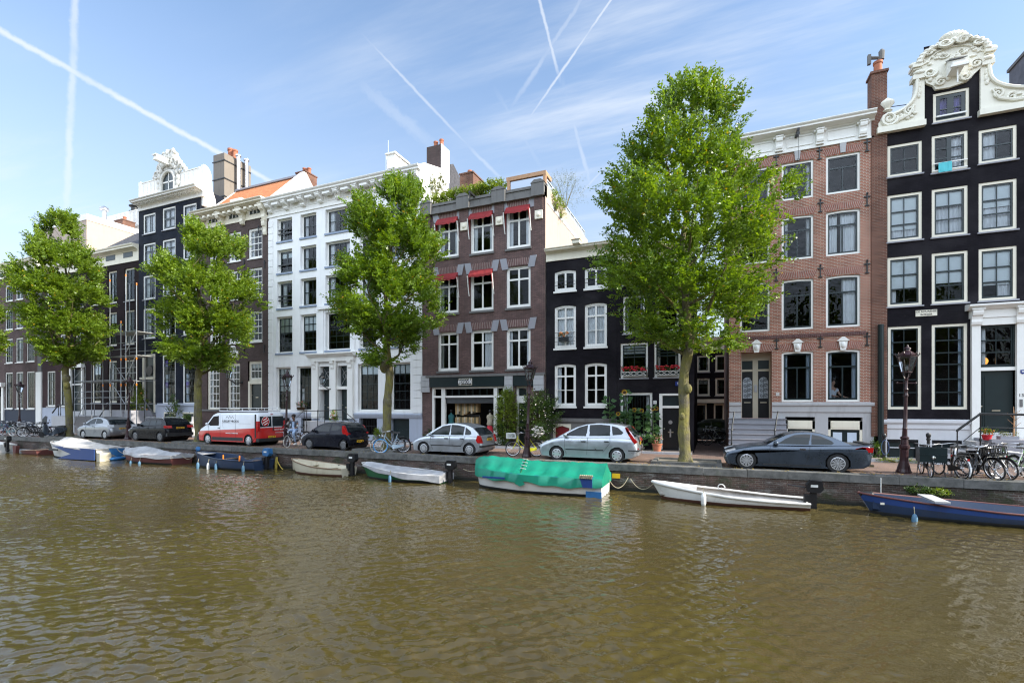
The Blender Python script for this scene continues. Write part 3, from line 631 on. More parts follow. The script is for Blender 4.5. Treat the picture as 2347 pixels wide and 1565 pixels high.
for i in range(14): yy = YT + i * .3; mb.box(xt1 - .02, xt1 + .03, yy, yy + .14, z0, z1)
mb.box(xt0, xt1, YT - .02, YT + .07, z1, z1 + .1); mb.box(xt0, xt1, YT - .02, YT + .07, z0 - .1, z0); mb.box(xt0, xt1, YT + .1, YT + 4, z0 - 3.2, z0 - .1); h.part(mb, 'roof_balustrade', M['white'])
mb = MB(); mb.lathe([(.4, -.6), (.4, .2), (.55, .25), (.55, .4), (.35, .45), (.35, .9), (.55, .95), (.55, 1.05), (.2, 1.2)], (xa(309, 34), 34, za(309, 494, 34)), 12); h.part(mb, 'roof_vent', M['black_iron'], 40)
steps(h, xa(208), xa(222), 24.2, h.yf, .1, 1.5, 6)
# ======== navy house with a crest on the parapet
h = house('navy blue house crowned by a white parapet with a carved crest', 318, 459, 'navy_brick')
cs = cols((328, 356), (372, 402), (419, 450))
for r, (z0, z1) in enumerate(rowz(328, ((493, 539), (560, 613), (633, 688), (708, 777)))):
    for i, (a, b) in enumerate(cs):
        if r == 0 and i == 1: h.win(a, b, z0, z1 + .15, 'white', h=(.5,), v=(.5,), fw=.13, sw=.12, rev=.05, vt=.09, ht=.13, cur=[(.06, .94, 0, 1)])
        else: h.win(a, b, z0, z1, 'white', h=() if r == 0 else (((.68, .07),) if r < 3 else (.25, (.52, .06), .75)), v=(.5,) if r < 3 else (.33, .66), fw=.13, rev=.05, cur=[(.0, .44, 0, 1), (.56, 1, 0, 1)] if r < 2 else [(0, .4, 0, 1)])
for i, (a, b) in enumerate(cs[1:]): h.win(a, b, za(373, 926), za(373, 813), 'white', h=(.17, .34, (.5, .05), .67, .84), v=(.33, .66), fw=.12, cmat='curtain_blue', cur=[(0, .3, 0, .6)], sill=None)
for i, (a, b) in enumerate(cs[1:]):
    w = b - a; MBx = MB(); MBx.box(a + .2, a + .62, h.yf + .13, h.yf + .14, za(373, 889), za(373, 876)); MBx.box(a + .2, a + .62, h.yf + .13, h.yf + .14, za(373, 840), za(373, 826)); h.part(MBx, 'stained_glass', M['purple_cloth'])
a, b = cs[0]; zt, zl, zd = za(328, 813), za(328, 870), za(328, 945); h.hole(a, b, zd, zt, .14)
mb = MB(); mb.box(a, a + .22, h.yf - .06, h.yf + .15, zd, zt); mb.box(b - .14, b, h.yf - .06, h.yf + .15, zd, zt); mb.box(a + .22, b - .14, h.yf - .06, h.yf + .15, zt - .14, zt); mb.box(a - .15, b + .1, h.yf - .2, h.yf - .062, zl, zl + .18); mb.box(a + .22, b - .14, h.yf - .06, h.yf + .15, zl, zl + .18); h.part(mb, 'door_frame', M['cream'])
tw = h.part(MB().box(a + .22, b - .14, h.yf + .1, h.yf + .13, zl + .18, zt - .14), 'transom_window', M['green_black']); mb = MB(); mb.lathe([(.32, 0), (.4, -.06), (.4, -.1), (.2, -.12)], ((a + b) / 2, h.yf + .09, zl + .75), 14, ax='y'); mb.build('carved_rosette', M['dark_stone'], h.root)
door(h, a + .22, b - .14, zd, zl, panels=3, rev=.1)
zf0 = za(318, 485.6); zct = za(304, 459, YF - .6)
h.wall([(h.x0, h.x1, za(373, 927), zf0, 0), (h.x0, h.x1, 0, za(373, 927), 1)], [M['grey_paint']], topz=zct)
mb = MB(); mb.box(xa(362), h.x1, h.yf - .08, h.yf - .003, za(373, 930), za(373, 924)); h.part(mb, 'plinth_ledge', M['grey_paint'])
for a, b in cols((377, 402), (420, 447)):
    h.part(MB().box(a, b, h.yf - .05, h.yf - .004, .5, 1.85), 'basement_frame', M['cream']); h.part(MB().box(a + .12, b - .12, h.yf - .07, h.yf - .052, .5, 1.73), 'basement_window', M['green_black'])
h.cornice(zf0, zct, .75, 'white', x0=h.x0 - .05, x1=h.x1 + .35, frieze=.48)
mb = MB(); n = 30; zz = zf0 + (zct - zf0) * .56
for i in range(n): x = h.x0 + .1 + (h.x1 - h.x0) * i / n; mb.box(x, x + .13, h.yf - .45, h.yf - .08, zz, zz + .16)
h.part(mb, 'dentils', M['white']); h.flat(zct - .1)
mb = MB()
for i in range(4): x = h.x0 + .35 + (h.x1 - h.x0 - .7) * i / 3; mb.cut().lathe([(.17, 0), (.17, -.05), (.06, -.09)], (x, h.yf - .03, zf0 + .42), 12, ax='y')
h.part(mb, 'frieze_rosette', M['white'])
# parapet with fluted panels, arched attic window and crest
YP = YF + .1; zp0, zp1 = zct - .05, za(318, 421, YP); xm = (xa(372) + xa(398)) / 2
mb = MB(); wv = xa(398) - xa(372)
mb.box(h.x0, xm - wv * .62, YP, YP + .35, zp0, zp1); mb.box(xm + wv * .62, h.x1, YP, YP + .35, zp0, zp1)
mb.box(xm - wv * .62, xm + wv * .62, YP + .02, YP + .33, zp1 - .35, zp1 + .4)
prof = [(YP + .003, zp0 - 1.3), (YP + .003, zp1 + .1)] + [(YP + .2 + .5 * math.sin(a), zp1 - 1.0 + 1.1 * math.cos(a)) for a in [i * math.pi / 2 / 7 for i in range(8)]] + [(YP + .72, zp0 + .2), (YP + 1.0, zp0 - .5), (YP + 1.05, zp0 - 1.3)]
mb.pr(prof, h.x1 - .05, h.x1 + .22, 'x'); mb.pr(prof, h.x0 - .22, h.x0 + .05, 'x')
h.part(mb, 'parapet', M['white'])
mb = MB()
for c0, c1 in ((h.x0 + .5, xm - wv * .62 - .5), (xm + wv * .62 + .5, h.x1 - .5)):
    mb.cut()
    for i in range(5):
        x = c0 + (c1 - c0) * i / 4
        mb.tube([(x, YP - .03, zp1 - .18), (x, YP - .045, zp1 - .8), (x, YP - .01, zp1 - 1.05)], [.012, .026, .016], 5); mb.ball((x + .12, YP - .03, zp0 + .55), (.07, .035, .06), 6); mb.ball((x - .12, YP - .03, zp0 + .45), (.06, .03, .05), 6)
    mb.box(c0 - .25, c1 + .25, YP - .04, YP - .004, zp1 - .1, zp1 - .03)
h.part(mb, 'fluted_relief', M['white'], 50)
z0, z1 = zct - .02, za(372, 402, YP); hw = wv / 2
mb = MB(); arc = [(xm + hw * math.cos(a), z1 - hw + hw * math.sin(a)) for a in [math.pi * i / 10 for i in range(11)]]
mb.pr([(xm + hw, z0)] + arc + [(xm - hw, z0)], YP - .03, YP - .01); w = mb.build('attic_window', M['green_black'], h.root)
MB().box(xm - .03, xm + .03, YP - .06, YP - .032, z0, z1).box(xm - hw, xm + hw, YP - .06, YP - .032, z1 - hw - .05, z1 - hw + .05).build('glazing_bar', M['white'], w)
mb = MB(); fr = [(xm + (hw + .14) * math.cos(a), YP - .1, z1 - hw + (hw + .14) * math.sin(a)) for a in [math.pi * i / 12 for i in range(13)]]
mb.tube([(xm + hw + .14, YP - .1, z0)] + fr + [(xm - hw - .14, YP - .1, z0)], .13, 6)
for s in (-1, 1):
    for k in range(5): mb.ball((xm + s * (hw + .35 + .18 * math.sin(k)), YP - .1, z0 + .5 + k * .42), (.2, .12, .26), 7)
    spiral(mb, xm + s * (hw + .75), zp1 + .25, YP - .08, .38, 1.5, .1, 0, s); spiral(mb, xm + s * (hw + .3), zp1 + .65, YP - .08, .4, 1.5, .11, 1, -s)
    for k in range(6): mb.ball((xm + s * (1.9 - k * .3), YP + .05, zp1 + .12 + k * .32), (.26, .16, .24), 7)
h.part(mb, 'window_carving', M['weathered'], 60)
mb = MB(); zk = za(383, 345, YP); zb = zp1 + .5; n = 12
mb.pr([(xm - 1.0, zb), (xm + 1.0, zb), (xm + .95, zb + (zk - zb) * .35), (xm + .75, zb + (zk - zb) * .6), (xm + .62, zb + (zk - zb) * .85), (xm + .2, zk), (xm - .25, zk - .02), (xm - .6, zb + (zk - zb) * .85), (xm - .7, zb + (zk - zb) * .55), (xm - .95, zb + (zk - zb) * .3)], YP - .02, YP + .3)
rr = random.Random(3)
for i in range(26): f = rr.random(); w_ = 1.0 - .4 * f; mb.ball((xm + rr.uniform(-w_, w_), YP - .08, zb + f * (zk - zb - .1)), (rr.uniform(.12, .26), .13, rr.uniform(.12, .26)), 7)
for s in (-1, 1): spiral(mb, xm + s * .45, zk - .5, YP - .1, .4, 1.7, .1, 0, s); spiral(mb, xm + s * .75, zb + .4, YP - .1, .42, 1.6, .11, 0, -s)
h.part(mb, 'crest', M['weathered'], 60)
mb = MB(); mb.box(xm - .17, xm + .17, YP - 1.1, YP - .02, zp1 + .8, zp1 + 1.08); mb.box(xm - .24, xm + .24, YP - 1.18, YP - .02, zp1 + 1.082, zp1 + 1.17); mb.box(xm - .21, xm + .21, YP - 1.14, YP - .02, zp1 + .74, zp1 + .798); h.part(mb, 'hoist_beam', M['white'])
YC = 29.0; xl, xr = xa(489, YC), xa(514, YC)
c = chimney(h, xl, xr, YC, YC + 2.6, zct - 3, za(489, 357, YC), 'stone_old', cap=False, pots=((.35, .26, 1.0), (.75, .22, .8)))
mb = MB()
for k in range(3): z = za(489, 375, YC) - k * 1.55; mb.cut().box(xl - .1, xr + .1, YC - .05, YC - .002, z, z + .09); mb.box(xr + .002, xr + .05, YC - .05, YC + 2.6, z, z + .09)
mb.build('iron_strap', M['black_iron'], c)
mb = MB()
for k in range(2): mb.tube([(xr + .32 + .0, YC + 1.1 + k * .8, zct - 2), (xr + .32, YC + 1.1 + k * .8, za(520, 365, YC + 1))], .16, 8); mb.lathe([(.24, 0), (.24, .12)], (xr + .32, YC + 1.1 + k * .8, za(520, 365, YC + 1)), 8)
mb.build('flue_pipe', M['steel'], c, 50)
# stoop stairs up to the navy house door
steps(h, xa(326), xa(357), 24.3, h.yf, .1, zd, 7)
# ======== brown house with the orange roof
h = house('brown brick house with orange tiled roof and bracketed cream cornice', 459.5, 616, 'brick_umber')
cs = cols((480, 508), (524, 552), (569, 601))
for r, (z0, z1) in enumerate(rowz(569, ((526, 595), (616, 684), (714, 785)))):
    for i, (a, b) in enumerate(cs): h.win(a, b, z0, z1, 'white', 'white', h=(.25, (.5, .06), .75) if r < 2 else (.25, (.5, .06), .75), v=(.33, .66), fw=.12, rev=.08, sill='white')
for a, b, t, u in ((474.5, 503, 837, 942), (521, 550, 833, 937)): h.win(xa(a), xa(b), za(521, 940), za(521, 833), 'cream', 'white', h=(.17, .34, (.52, .06), .68, .84), v=(.33, .66), fw=.15, rev=.1, sill='white', cur=[(.0, .25, 0, 1)])
a, b = xa(568.6), xa(600.5); zd, zl, zt = za(568, 938), za(568, 874), za(568, 828); h.hole(a, b, zd, zt, .12)
h.win(a, b, zl + .02, zt, 'cream', 'white', v=(.33, .66), h=(.5,), fw=.16, rev=.1, sill=None)
door(h, a + .18, b - .06, zd, zl - .2, panels=3); mb = MB(); mb.box(a, a + .18, h.yf, h.yf + .2, zd, zl + .02); mb.box(b - .06, b, h.yf, h.yf + .2, zd, zl + .02); mb.box(a + .18, b - .06, h.yf, h.yf + .2, zl - .2, zl + .02); h.part(mb, 'door_frame', M['cream'])
zf0, zct = za(601, 499), za(612, 447, YF - .6)
h.wall([(h.x0, h.x1, 2.0, zf0, 0), (h.x0, h.x1, 0, 2.0, 1)], [M['brick_plum']], topz=zct); mb = MB(); mb.box(h.x0, h.x1, h.yf - .08, h.yf - .003, 1.95, 2.08); h.part(mb, 'plinth_ledge', M['dark_stone'])
h.cornice(zf0, zct, .75, x0=h.x0 - .3, x1=h.x1, frieze=.68); mb = MB(); n = 4
for i in range(n): console(mb, h.x0 + .3 + (h.x1 - h.x0 - .6) * i / (n - 1), .34, h.yf - .03, zct - .42, 1.1, .55)
console(mb, h.x1 - .3, .3, h.yf - .03, zct - 1.55, 1.0, .25)
for i in range(12): x = h.x0 + .6 + (h.x1 - h.x0 - 1.2) * i / 11; mb.cut().box(x - .13, x + .13, h.yf - .6, h.yf - .1, zct - .62, zct - .47)
h.part(mb, 'cornice_bracket', M['cream'])
for a, b in ((479, 504), (526, 551.5), (573, 600)):
    x0, x1 = xa(a), xa(b); z0, z1 = za(573, 493), za(573, 472.6); w = h.part(MB().box(x0, x1, h.yf - .06, h.yf - .035, z0, z1), 'attic_window', M['green_black'])
    mb = MB(); [mb.box(x0 + (x1 - x0) * f - .03, x0 + (x1 - x0) * f + .03, h.yf - .08, h.yf - .062, z0, z1) for f in (.03, .34, .66, .97)]; mb.build('glazing_bar', M['white'], w)
y = h.yf; zr = za(637, 417, YF + 3.0)
mb = MB(); mb.pr([(y + .1, zct - .05), (y + 3.0, zr), (y + 6, zct)], h.x0 + .15, h.x1 - .15, 'x'); h.part(mb, 'roof', M['tiles_orange'])
mb = MB(); mb.box(h.x0 + .1, h.x1 - .1, y + 2.85, y + 3.15, zr - .02, zr + .12); h.part(mb, 'roof_ridge', M['sill_stone'])
mb = MB(); mb.pr([(y - .1, zct), (y + 3.05, zr + .35), (y + 3.3, zr + .35), (y + 6.2, zct)], h.x1 - .15, h.x1 + .2, 'x'); mb.pr([(y, zct), (y + 3.05, zr + .1), (y + 6.1, zct)], h.x0 + .02, h.x0 + .15, 'x'); mb.box(h.x0 + 3.0, h.x0 + 4.2, y + .2, y + 1.3, zct + .1, zct + .75); h.part(mb, 'roof_parapet', M['white'])
for px, py in ((593, 527), (607, 606), (560, 604), (606, 799), (560, 803), (512, 806)): anchor(h, xa(px), za(px, py))
mb = MB(); x, z = xa(535), za(535, 811); mb.box(x - .55, x + .55, h.yf - .05, h.yf - .003, z - .25, z + .2); mb.pr([(x - .35, z + .2), (x + .35, z + .2), (x + .2, z + .6), (x - .2, z + .6)], h.yf - .06, h.yf - .004); h.part(mb, 'gable_stone', M['white'])
# wall lantern
def wall_lantern(h, x, z, s=1.0):
    y = h.yf; t = thing('wall_lantern', 'black lantern on a bracket beside the %s' % ('brown house door' if h.x1 < -28 else 'white house doors'), 'lantern', (x, y - .6 * s, z))
    mb = MB(); mb.tube([(x + .55 * s, y - .02, z - .3 * s), (x + .35 * s, y - .3 * s, z - .42 * s), (x, y - .6 * s, z - .1 * s)], .035 * s, 6); mb.lathe([(.1 * s, 0), (.1 * s, .03)], (x + .55 * s, y - .04, z - .3 * s), 8, ax='y'); mb.build('bracket', M['black_iron'], t)
    mb = MB(); mb.lathe([(.12 * s, 0), (.22 * s, .45 * s)], (x, y - .6 * s, z), 6); mb.build('lamp_glass', M['lamp_glass'], t)
    mb = MB(); mb.lathe([(.25 * s, .45 * s), (.24 * s, .48 * s), (.1 * s, .66 * s), (.06 * s, .75 * s), (.02, .85 * s)], (x, y - .6 * s, z), 6); mb.lathe([(.13 * s, -.05 * s), (.13 * s, 0)], (x, y - .6 * s, z), 6); mb.build('lamp_cap', M['black_iron'], t)
M['lamp_glass'] = glass('lamp_glass', (.75, .78, .8), 1.6, .05, .1)
wall_lantern(h, xa(542), za(542, 866), 1.1)
# ======== white double house
h = house('tall white plastered double house with grey plinth and two dark doors', 616, 968, 'white_wall')
cs = cols((633, 670), (688.5, 725), (746, 802), (824, 862), (885, 925))
rz = rowz(633, ((504, 556), (575, 628), (647, 708), (727, 810)))
for r, (z0, z1) in enumerate(rz):
    for i, (a, b) in enumerate(cs):
        k = dict(frame='white', fw=.1, rev=.2, sill='blue_sill', sillw=.12, frd=.12)
        if i in (0, 4) and r < 3: h.win(a + .1, b - .02, z0, z1, sash='green_black', sw=.1, v=(.5,), vt=.12, h=(), cur=[(.08, .45, 0, 1)] if r == 2 else None, **k); mb = MB(); [mb.box(a + .05, b + .03, h.yf + .1, h.yf + .14, z0 + .55 + q * .28, z0 + .63 + q * .28) for q in range(2 - (r == 1))]; h.part(mb, 'window_guard', M['black_iron'])
        elif r == 3: h.win(a, b, z0, z1, v=(.33, .66), h=(.18, .36, (.55, .06), .78), blind=.42 if i != 2 else None, **k)
        elif i == 2: h.win(a, b, z0, z1, v=(.25, .5, .75), h=(.5,), cur=[(0, .25, 0, 1), (.75, 1, 0, 1)], vt=.04, **k)
        else: h.win(a, b, z0, z1, v=(.33, .66), h=(.5,), cur=[(.0, .3, 0, 1)] if r == 2 else None, **k)
# flower box and moulded surround of the central window
mb = MB(); a, b = cs[2]; z0, z1 = rz[3]; mb.box(a - .45, a - .12, h.yf - .08, h.yf - .003, z0 - .25, z1 + .2); mb.box(b + .12, b + .45, h.yf - .08, h.yf - .003, z0 - .25, z1 + .2); mb.box(a - .6, b + .6, h.yf - .2, h.yf - .003, z1 + .203, z1 + .42); mb.box(a - .5, b + .5, h.yf - .12, h.yf - .003, z0 - .42, z0 - .253); h.part(mb, 'window_surround', M['white_wall'])
gz0, gz1 = za(633, 941), za(633, 842)
for i, (a, b) in enumerate(((632, 666), (680, 713.5), (820, 866.5), (895, 940.5))): h.win(xa(a), xa(b), gz0, gz1, 'white', v=(.33, .66), h=(.2, .4, (.58, .06), .79), fw=.1, rev=.2, sill=None, blind=(.55, None, .2, .2)[i], frd=.12, cur=[(.0, .25, 0, .5)] if i == 1 else None)
zd, zl, zt = za(733, 963), za(733, 893), za(733, 840)
for a, b in cols((733, 758.5), (774, 799)):
    h.hole(a, b, zd, zt, .3); door(h, a + .08, b - .02, zd, zl, rev=.34); w = h.part(MB().box(a + .03, b - .03, h.yf + .3, h.yf + .33, zl + .2, zt), 'transom_window', M['green_black'])
    mb = MB(); spiral(mb, (a + b) / 2, (zl + zt) / 2 + .1, h.yf + .28, .42, 1, .018, 0, 1); mb.tube([(a + .05, h.yf + .28, zl + .25), (b - .05, h.yf + .28, zt - .05)], .015, 4); mb.tube([(b - .05, h.yf + .28, zl + .25), (a + .05, h.yf + .28, zt - .05)], .015, 4); mb.build('tracery', M['steel'], w)
    h.part(MB().box(a - .1, b + .1, h.yf - .06, h.yf + .34, zl + .003, zl + .2), 'door_lintel', M['white'])
mb = MB()
for a, b in ((718, 732.5), (759, 773.5), (799.5, 812)): x0, x1 = xa(a), xa(b); mb.box(x0, x1, h.yf - .18, h.yf - .003, 1.5, zt + .3); console(mb, (x0 + x1) / 2, .3, h.yf - .18, zt + .3, .5, .16)
mb.box(xa(716), xa(813.5), h.yf - .2, h.yf - .003, zt + .303, zt + .6); mb.pr([(h.yf - .003, zt + .603), (h.yf - .25, zt + .603), (h.yf - .5, zt + .78), (h.yf - .5, zt + .86), (h.yf - .003, zt + .9)], xa(711), xa(818), 'x'); h.part(mb, 'door_surround', M['white'])
zp = za(850, 948); zf0, zct = za(616, 493), za(612, 453, YF - .55)
h.hole(xa(823), xa(864), .45, 1.6, .25); h.hole(xa(895), xa(938), .12, 1.75, .3); h.hole(xa(690), xa(714), .5, 1.5, .25); h.hole(xa(632), xa(664), .5, 1.5, .25)
h.wall([(h.x0, h.x1, zp, zf0, 0), (h.x0, h.x1, 0, zp, 1)], [M['grey_paint']], topz=zct)
mb = MB(); mb.pr([(h.yf - .003, zp - .3), (h.yf - .06, zp - .22), (h.yf - .12, zp - .06), (h.yf - .12, zp), (h.yf - .003, zp + .05)], h.x0, xa(716), 'x'); mb.cut().pr([(h.yf - .003, zp - .3), (h.yf - .06, zp - .22), (h.yf - .12, zp - .06), (h.yf - .12, zp), (h.yf - .003, zp + .05)], xa(813), h.x1, 'x'); h.part(mb, 'plinth_ledge', M['grey_paint'])
for px0, px1 in ((823, 864), (690, 714), (632, 664)):
    mb = MB(); x0, x1 = xa(px0), xa(px1); n = 11; [mb.box(x0 + (x1 - x0) * i / n - .012, x0 + (x1 - x0) * i / n + .012, h.yf + .1, h.yf + .125, .45, 1.6) for i in range(1, n)]; mb.box(x0, x1, h.yf + .095, h.yf + .13, 1.0, 1.04); h.part(mb, 'basement_grille', M['black_iron'])
door(h, xa(895) + .01, xa(938) - .01, .12, 1.74, panels=2, rev=.3, name='basement_door', knob=False)
mb = MB()     # rusticated quoins
for x0, x1 in ((h.x0, xa(626)), (xa(947), h.x1)):
    z = zp + .06; k = 0; mb.cut()
    while z + .46 < zf0: mb.box(x0 + .002, x1, h.yf - .05, h.yf - .003, z, z + .44); z += .475; k += 1
h.part(mb, 'quoins', M['white_wall'])
h.cornice(zf0 - .25, zct, .62, 'white', x0=h.x0 - .2, x1=h.x1 + .05, frieze=.62); mb = MB(); n = 9
for i in range(n):
    x = h.x0 + .3 + (h.x1 - h.x0 - .6) * i / (n - 1); console(mb, x, .34, h.yf - .03, zct - .42, .52, .48)
    if i < n - 1: xm2 = x + (h.x1 - h.x0 - .6) / (n - 1) / 2; mb.cut().box(xm2 - .3, xm2 + .3, h.yf - .5, h.yf - .1, zct - .55, zct - .42); w = .45; [mb.box(xm2 - w, xm2 + w, h.yf - .055, h.yf - .032, zz, zz + .04) for zz in (zf0 + .1, zf0 + .62)]; [mb.box(xm2 + s * w - .02, xm2 + s * w + .02, h.yf - .055, h.yf - .032, zf0 + .142, zf0 + .618) for s in (-1, 1)]
h.part(mb, 'cornice_bracket', M['white'])
y = h.yf; zr = zct + 2.4; mb = MB(); mb.pr([(y + .15, zct + .03), (y + 4.5, zr), (y + 9, zct + .03)], h.x0 + .2, h.x1 - .35, 'x'); h.part(mb, 'roof', M['tiles_dark'])
mb = MB(); xg = h.x1 - .34; zch = za(1005, 328, YF + .5)
mb.pr([(y - .3, zct - 1.0), (y - .3, zct + .03), (y + .2, zct + .4), (y + 2.1, zct + .95), (y + 3.2, zct + .95), (y + 3.22, zct - .2), (y + 4.4, zct - 1.6), (y + 7, zct - 3), (y + 10, zct - 4), (y + 10, 10), (y - .003, 10), (y - .003, zct - 1.0)], xg, h.x1 + .02, 'x'); h.part(mb, 'gable_wall', M['white_wall'])
YC = YF + 2.2
c = chimney(h, xa(978, YC), h.x1 + .03, YC, YC + 1.05, zct + .5, za(1008, 331, YC), 'brick_umber', pots=((.35, .14, .45), (.75, .14, .5)), cap=False)
MB().box(h.x1 + .032, h.x1 + .06, YC - .02, YC + 1.07, zct - 1, za(1008, 331, YC) + .03).build('plaster_face', M['white_wall'], c)
YC = YF + 6.0; chimney(h, xa(678, YC), xa(700, YC), YC, YC + 1.3, zct + .3, za(680, 398, YC), pots=((.3, .16, .6), (.55, .16, .5), (.8, .16, .5)))
mb = MB(); x = xa(890, YF + 1); zz = za(890, 378, YF + 1); mb.tube([(x, YF + 1, zz - 1.5), (x, YF + 1, za(890, 322, YF + 1))], .025, 5); mb.tube([(x - .12, YF + 1, zz - 1.5), (x - .12, YF + 1, za(890, 355, YF + 1))], .07, 6); mb.tube([(x + .14, YF + 1, zz - 1.5), (x + .14, YF + 1, za(890, 358, YF + 1))], .06, 6); h.part(mb, 'antenna_mast', M['steel'])
mb = MB(); x0, x1 = xa(900, YF + 1.2), xa(917, YF + 1.2); z = za(900, 366, YF + 1.2); mb.box(x0, x1, YF + .6, YF + 3, z - .9, z); mb.box(x0 - .1, x1 + .1, YF + .5, YF + 3, z, z + .1); h.part(mb, 'roof_dormer', M['white'])
wall_lantern(h, xa(752), za(752, 880), .9)
mb = MB(); mb.box(xa(722), xa(812), 24.5, YF - .19, .1, za(733, 964)); h.part(mb, 'stoop', M['stone'])
# ======== brown brick house with the shop
h = house('brown brick house with red awnings above a clothes shop', 968, 1250, 'brick_brown')
cs = cols((1003, 1051), (1078, 1131), (1160, 1216)); rz = rowz(1160, ((479, 572), (613, 707), (752, 846)))
for r, (z0, z1) in enumerate(rz):
    for i, (a, b) in enumerate(cs):
        k = dict(frame='white', sash='white', fw=.09, sw=.075, v=(.5,), h=((.72, .1),), vt=.1, rev=.1, sill='dark_stone', sillw=.12)
        cu = [(.55, 1, 0, 1)] if (r, i) == (2, 1) else ([(0, .2, 0, 1), (.8, 1, 0, 1)] if r == 0 else None)
        w = h.win(a, b, z0, z1, cur=cu, **k)
        fanarch(h, a + .1, b - .1, z1 + .01, .42, 13, 'vous_brown', flare=.1, rise=.03)
        mb = MB(); [mb.cut().pr([(xx - .2 * s, z1 - .14), (xx + .2 * s, z1 - .14), (xx + .34 * s, z1 + .5), (xx - .06 * s, z1 + .5)], h.yf - .04, h.yf - .003) for xx, s in ((a - .04, -1), (b + .04, 1))]; h.part(mb, 'lintel_stone', M['sill_stone'])
        if r == 0 or (r == 1 and i < 2):     # red awning, half let down
            mb = MB(); y = h.yf; zt_ = z1 + .04; n = 9; o = .30
            pts = [a + .02 + (b - a - .04) * q / n for q in range(n + 1)]; sg = lambda q: .05 * math.sin(math.pi * q / n) + .015 * math.sin(q * 2.4)
            for q in range(n): mb.quad((pts[q], y - .05, zt_), (pts[q + 1], y - .05, zt_), (pts[q + 1], y - o, zt_ - .3 - sg(q + 1)), (pts[q], y - o, zt_ - .3 - sg(q))); mb.quad((pts[q], y - o, zt_ - .3 - sg(q)), (pts[q + 1], y - o, zt_ - .3 - sg(q + 1)), (pts[q + 1], y - o - .02, zt_ - .42 - sg(q + 1) - .03 * (q % 2)), (pts[q], y - o - .02, zt_ - .42 - sg(q) - .03 * ((q + 1) % 2)))
            for x in (a + .02, b - .02): mb.add([(x, y - .05, zt_), (x, y - o, zt_ - .3), (x, y - o + .12, zt_ - .75), (x, y - .12, zt_ - 1.25), (x, y - .05, zt_ - .9)], [(0, 1, 2, 3, 4)])
            aw = h.part(mb, 'awning', M['awning']); mb = MB()
            for x in (a - .05, b + .05): mb.cut().tube([(x, y - .04, zt_ - 1.5), (x, y - .12, zt_ - 1.3), (x, y - o, zt_ - .36)], .028, 5)
            mb.build('awning_arm', M['white'], aw)
zs0 = za(988, 888); zs1 = za(988, 866); zpar = za(1251, 449)
xs0, xs1 = xa(988), xa(1157)
h.hole(xs0 + .05, xs1 - .02, .1, zs0, .2); h.hole(xa(1181), xa(1207), .1, za(1181, 885), .35)
h.wall([(h.x0, h.x1, 0, zpar, 0)], side_mat=M['beige_wall'], topz=za(1251, 415) - .1)
h.part(MB().box(xs0, xs1, h.yf - .12, h.yf - .003, zs0, zs1), 'shop_sign_board', M['green_black']); bd = kids(h.root)[-1]
h.part(MB().box(xs0 - .3, h.x1, h.yf - .16, h.yf - .003, zs1 + .003, zs1 + .14), 'shop_ledge', M['dark_stone'])
h.part(MB().box(xa(1177), xa(1223), h.yf - .1, h.yf - .003, zs0, zs1), 'door_sign_board', M['green_black'])
xm, zm = xa(1069), (zs0 + zs1) / 2; mb = MB(); W2 = (xa(1084) - xa(1054)) / 2; H2 = .2
mb.box(xm - W2, xm + W2, h.yf - .15, h.yf - .122, zm - H2, zm + H2); mb.build('sign_border', M['cream'], bd); MB().box(xm - W2 + .03, xm + W2 - .03, h.yf - .16, h.yf - .152, zm - H2 + .03, zm + H2 - .03).build('sign_field', M['black_text'], bd)
text_mesh('episode', .46, M['white_text'], bd, (xm, h.yf - .165, zm + .03), sx=.66)
# stone piers
mb = MB()
for a, b in ((967, 986), (1158, 1177), (1224, 1248)):
    zz = za(967, 899); mb.cut()
    for k in range(3): mb.box(xa(a) + .004, xa(b) - .01, h.yf - .13 - .015 * (k % 2), h.yf - .003, zz + k * .34, zz + k * .34 + .325)
h.part(mb, 'stone_pier', M['stone'])
# shop front: joinery, lights, roller shutter, dark interior with goods
y = h.yf + .12; x = [xa(p) for p in (990, 1011, 1019, 1131, 1139, 1156)]; zt1, zt0 = za(990, 889), za(990, 907); zsh = za(1019, 925)
mb = MB(); mb.box(x[0], x[0] + .14, y - .1, y + .1, .1, zs0); mb.box(x[1], x[2], y - .1, y + .1, .1, zs0); mb.box(x[3], x[4], y - .1, y + .1, .1, zs0); mb.box(x[5] - .1, x[5], y - .1, y + .1, .1, zs0)
for a, b in ((x[0] + .14, x[1]), (x[2], x[3]), (x[4], x[5] - .1)): mb.box(a, b, y - .09, y + .09, zt0 - .12, zt0); mb.box(a, b, y - .09, y + .09, zs0 - .1, zs0)
for a, b in ((x[0] + .14, x[1]), (x[4], x[5] - .1)): mb.box(a, b, y - .06, y + .06, .1, .55)
sf = h.part(mb, 'shop_front', M['white'])
mb = MB(); [mb.box(x[2] + (x[3] - x[2]) * i / 7 - .025, x[2] + (x[3] - x[2]) * i / 7 + .025, y - .03, y + .03, zt0, zs0 - .1) for i in range(1, 7)]; mb.build('glazing_bar', M['green_black'], sf)
MB().quad((x[2], y, zt0), (x[3], y, zt0), (x[3], y, zs0 - .1), (x[2], y, zs0 - .1)).quad((x[0] + .14, y, .55), (x[1], y, .55), (x[1], y, zt0 - .12), (x[0] + .14, y, zt0 - .12)).quad((x[4], y, .55), (x[5] - .1, y, .55), (x[5] - .1, y, zt0 - .12), (x[4], y, zt0 - .12)).build('pane', M['glass'], sf)
mb = MB(); n = 7; [mb.lathe([(.045, 0), (.045, x[3] - x[2] - .04)], (x[2] + .02, y + .05, zsh + .05 + (zt0 - .17 - zsh) * i / (n - 1)), 8, ax='x') for i in range(n)]; mb.build('roller_shutter', M['shutter'], sf)
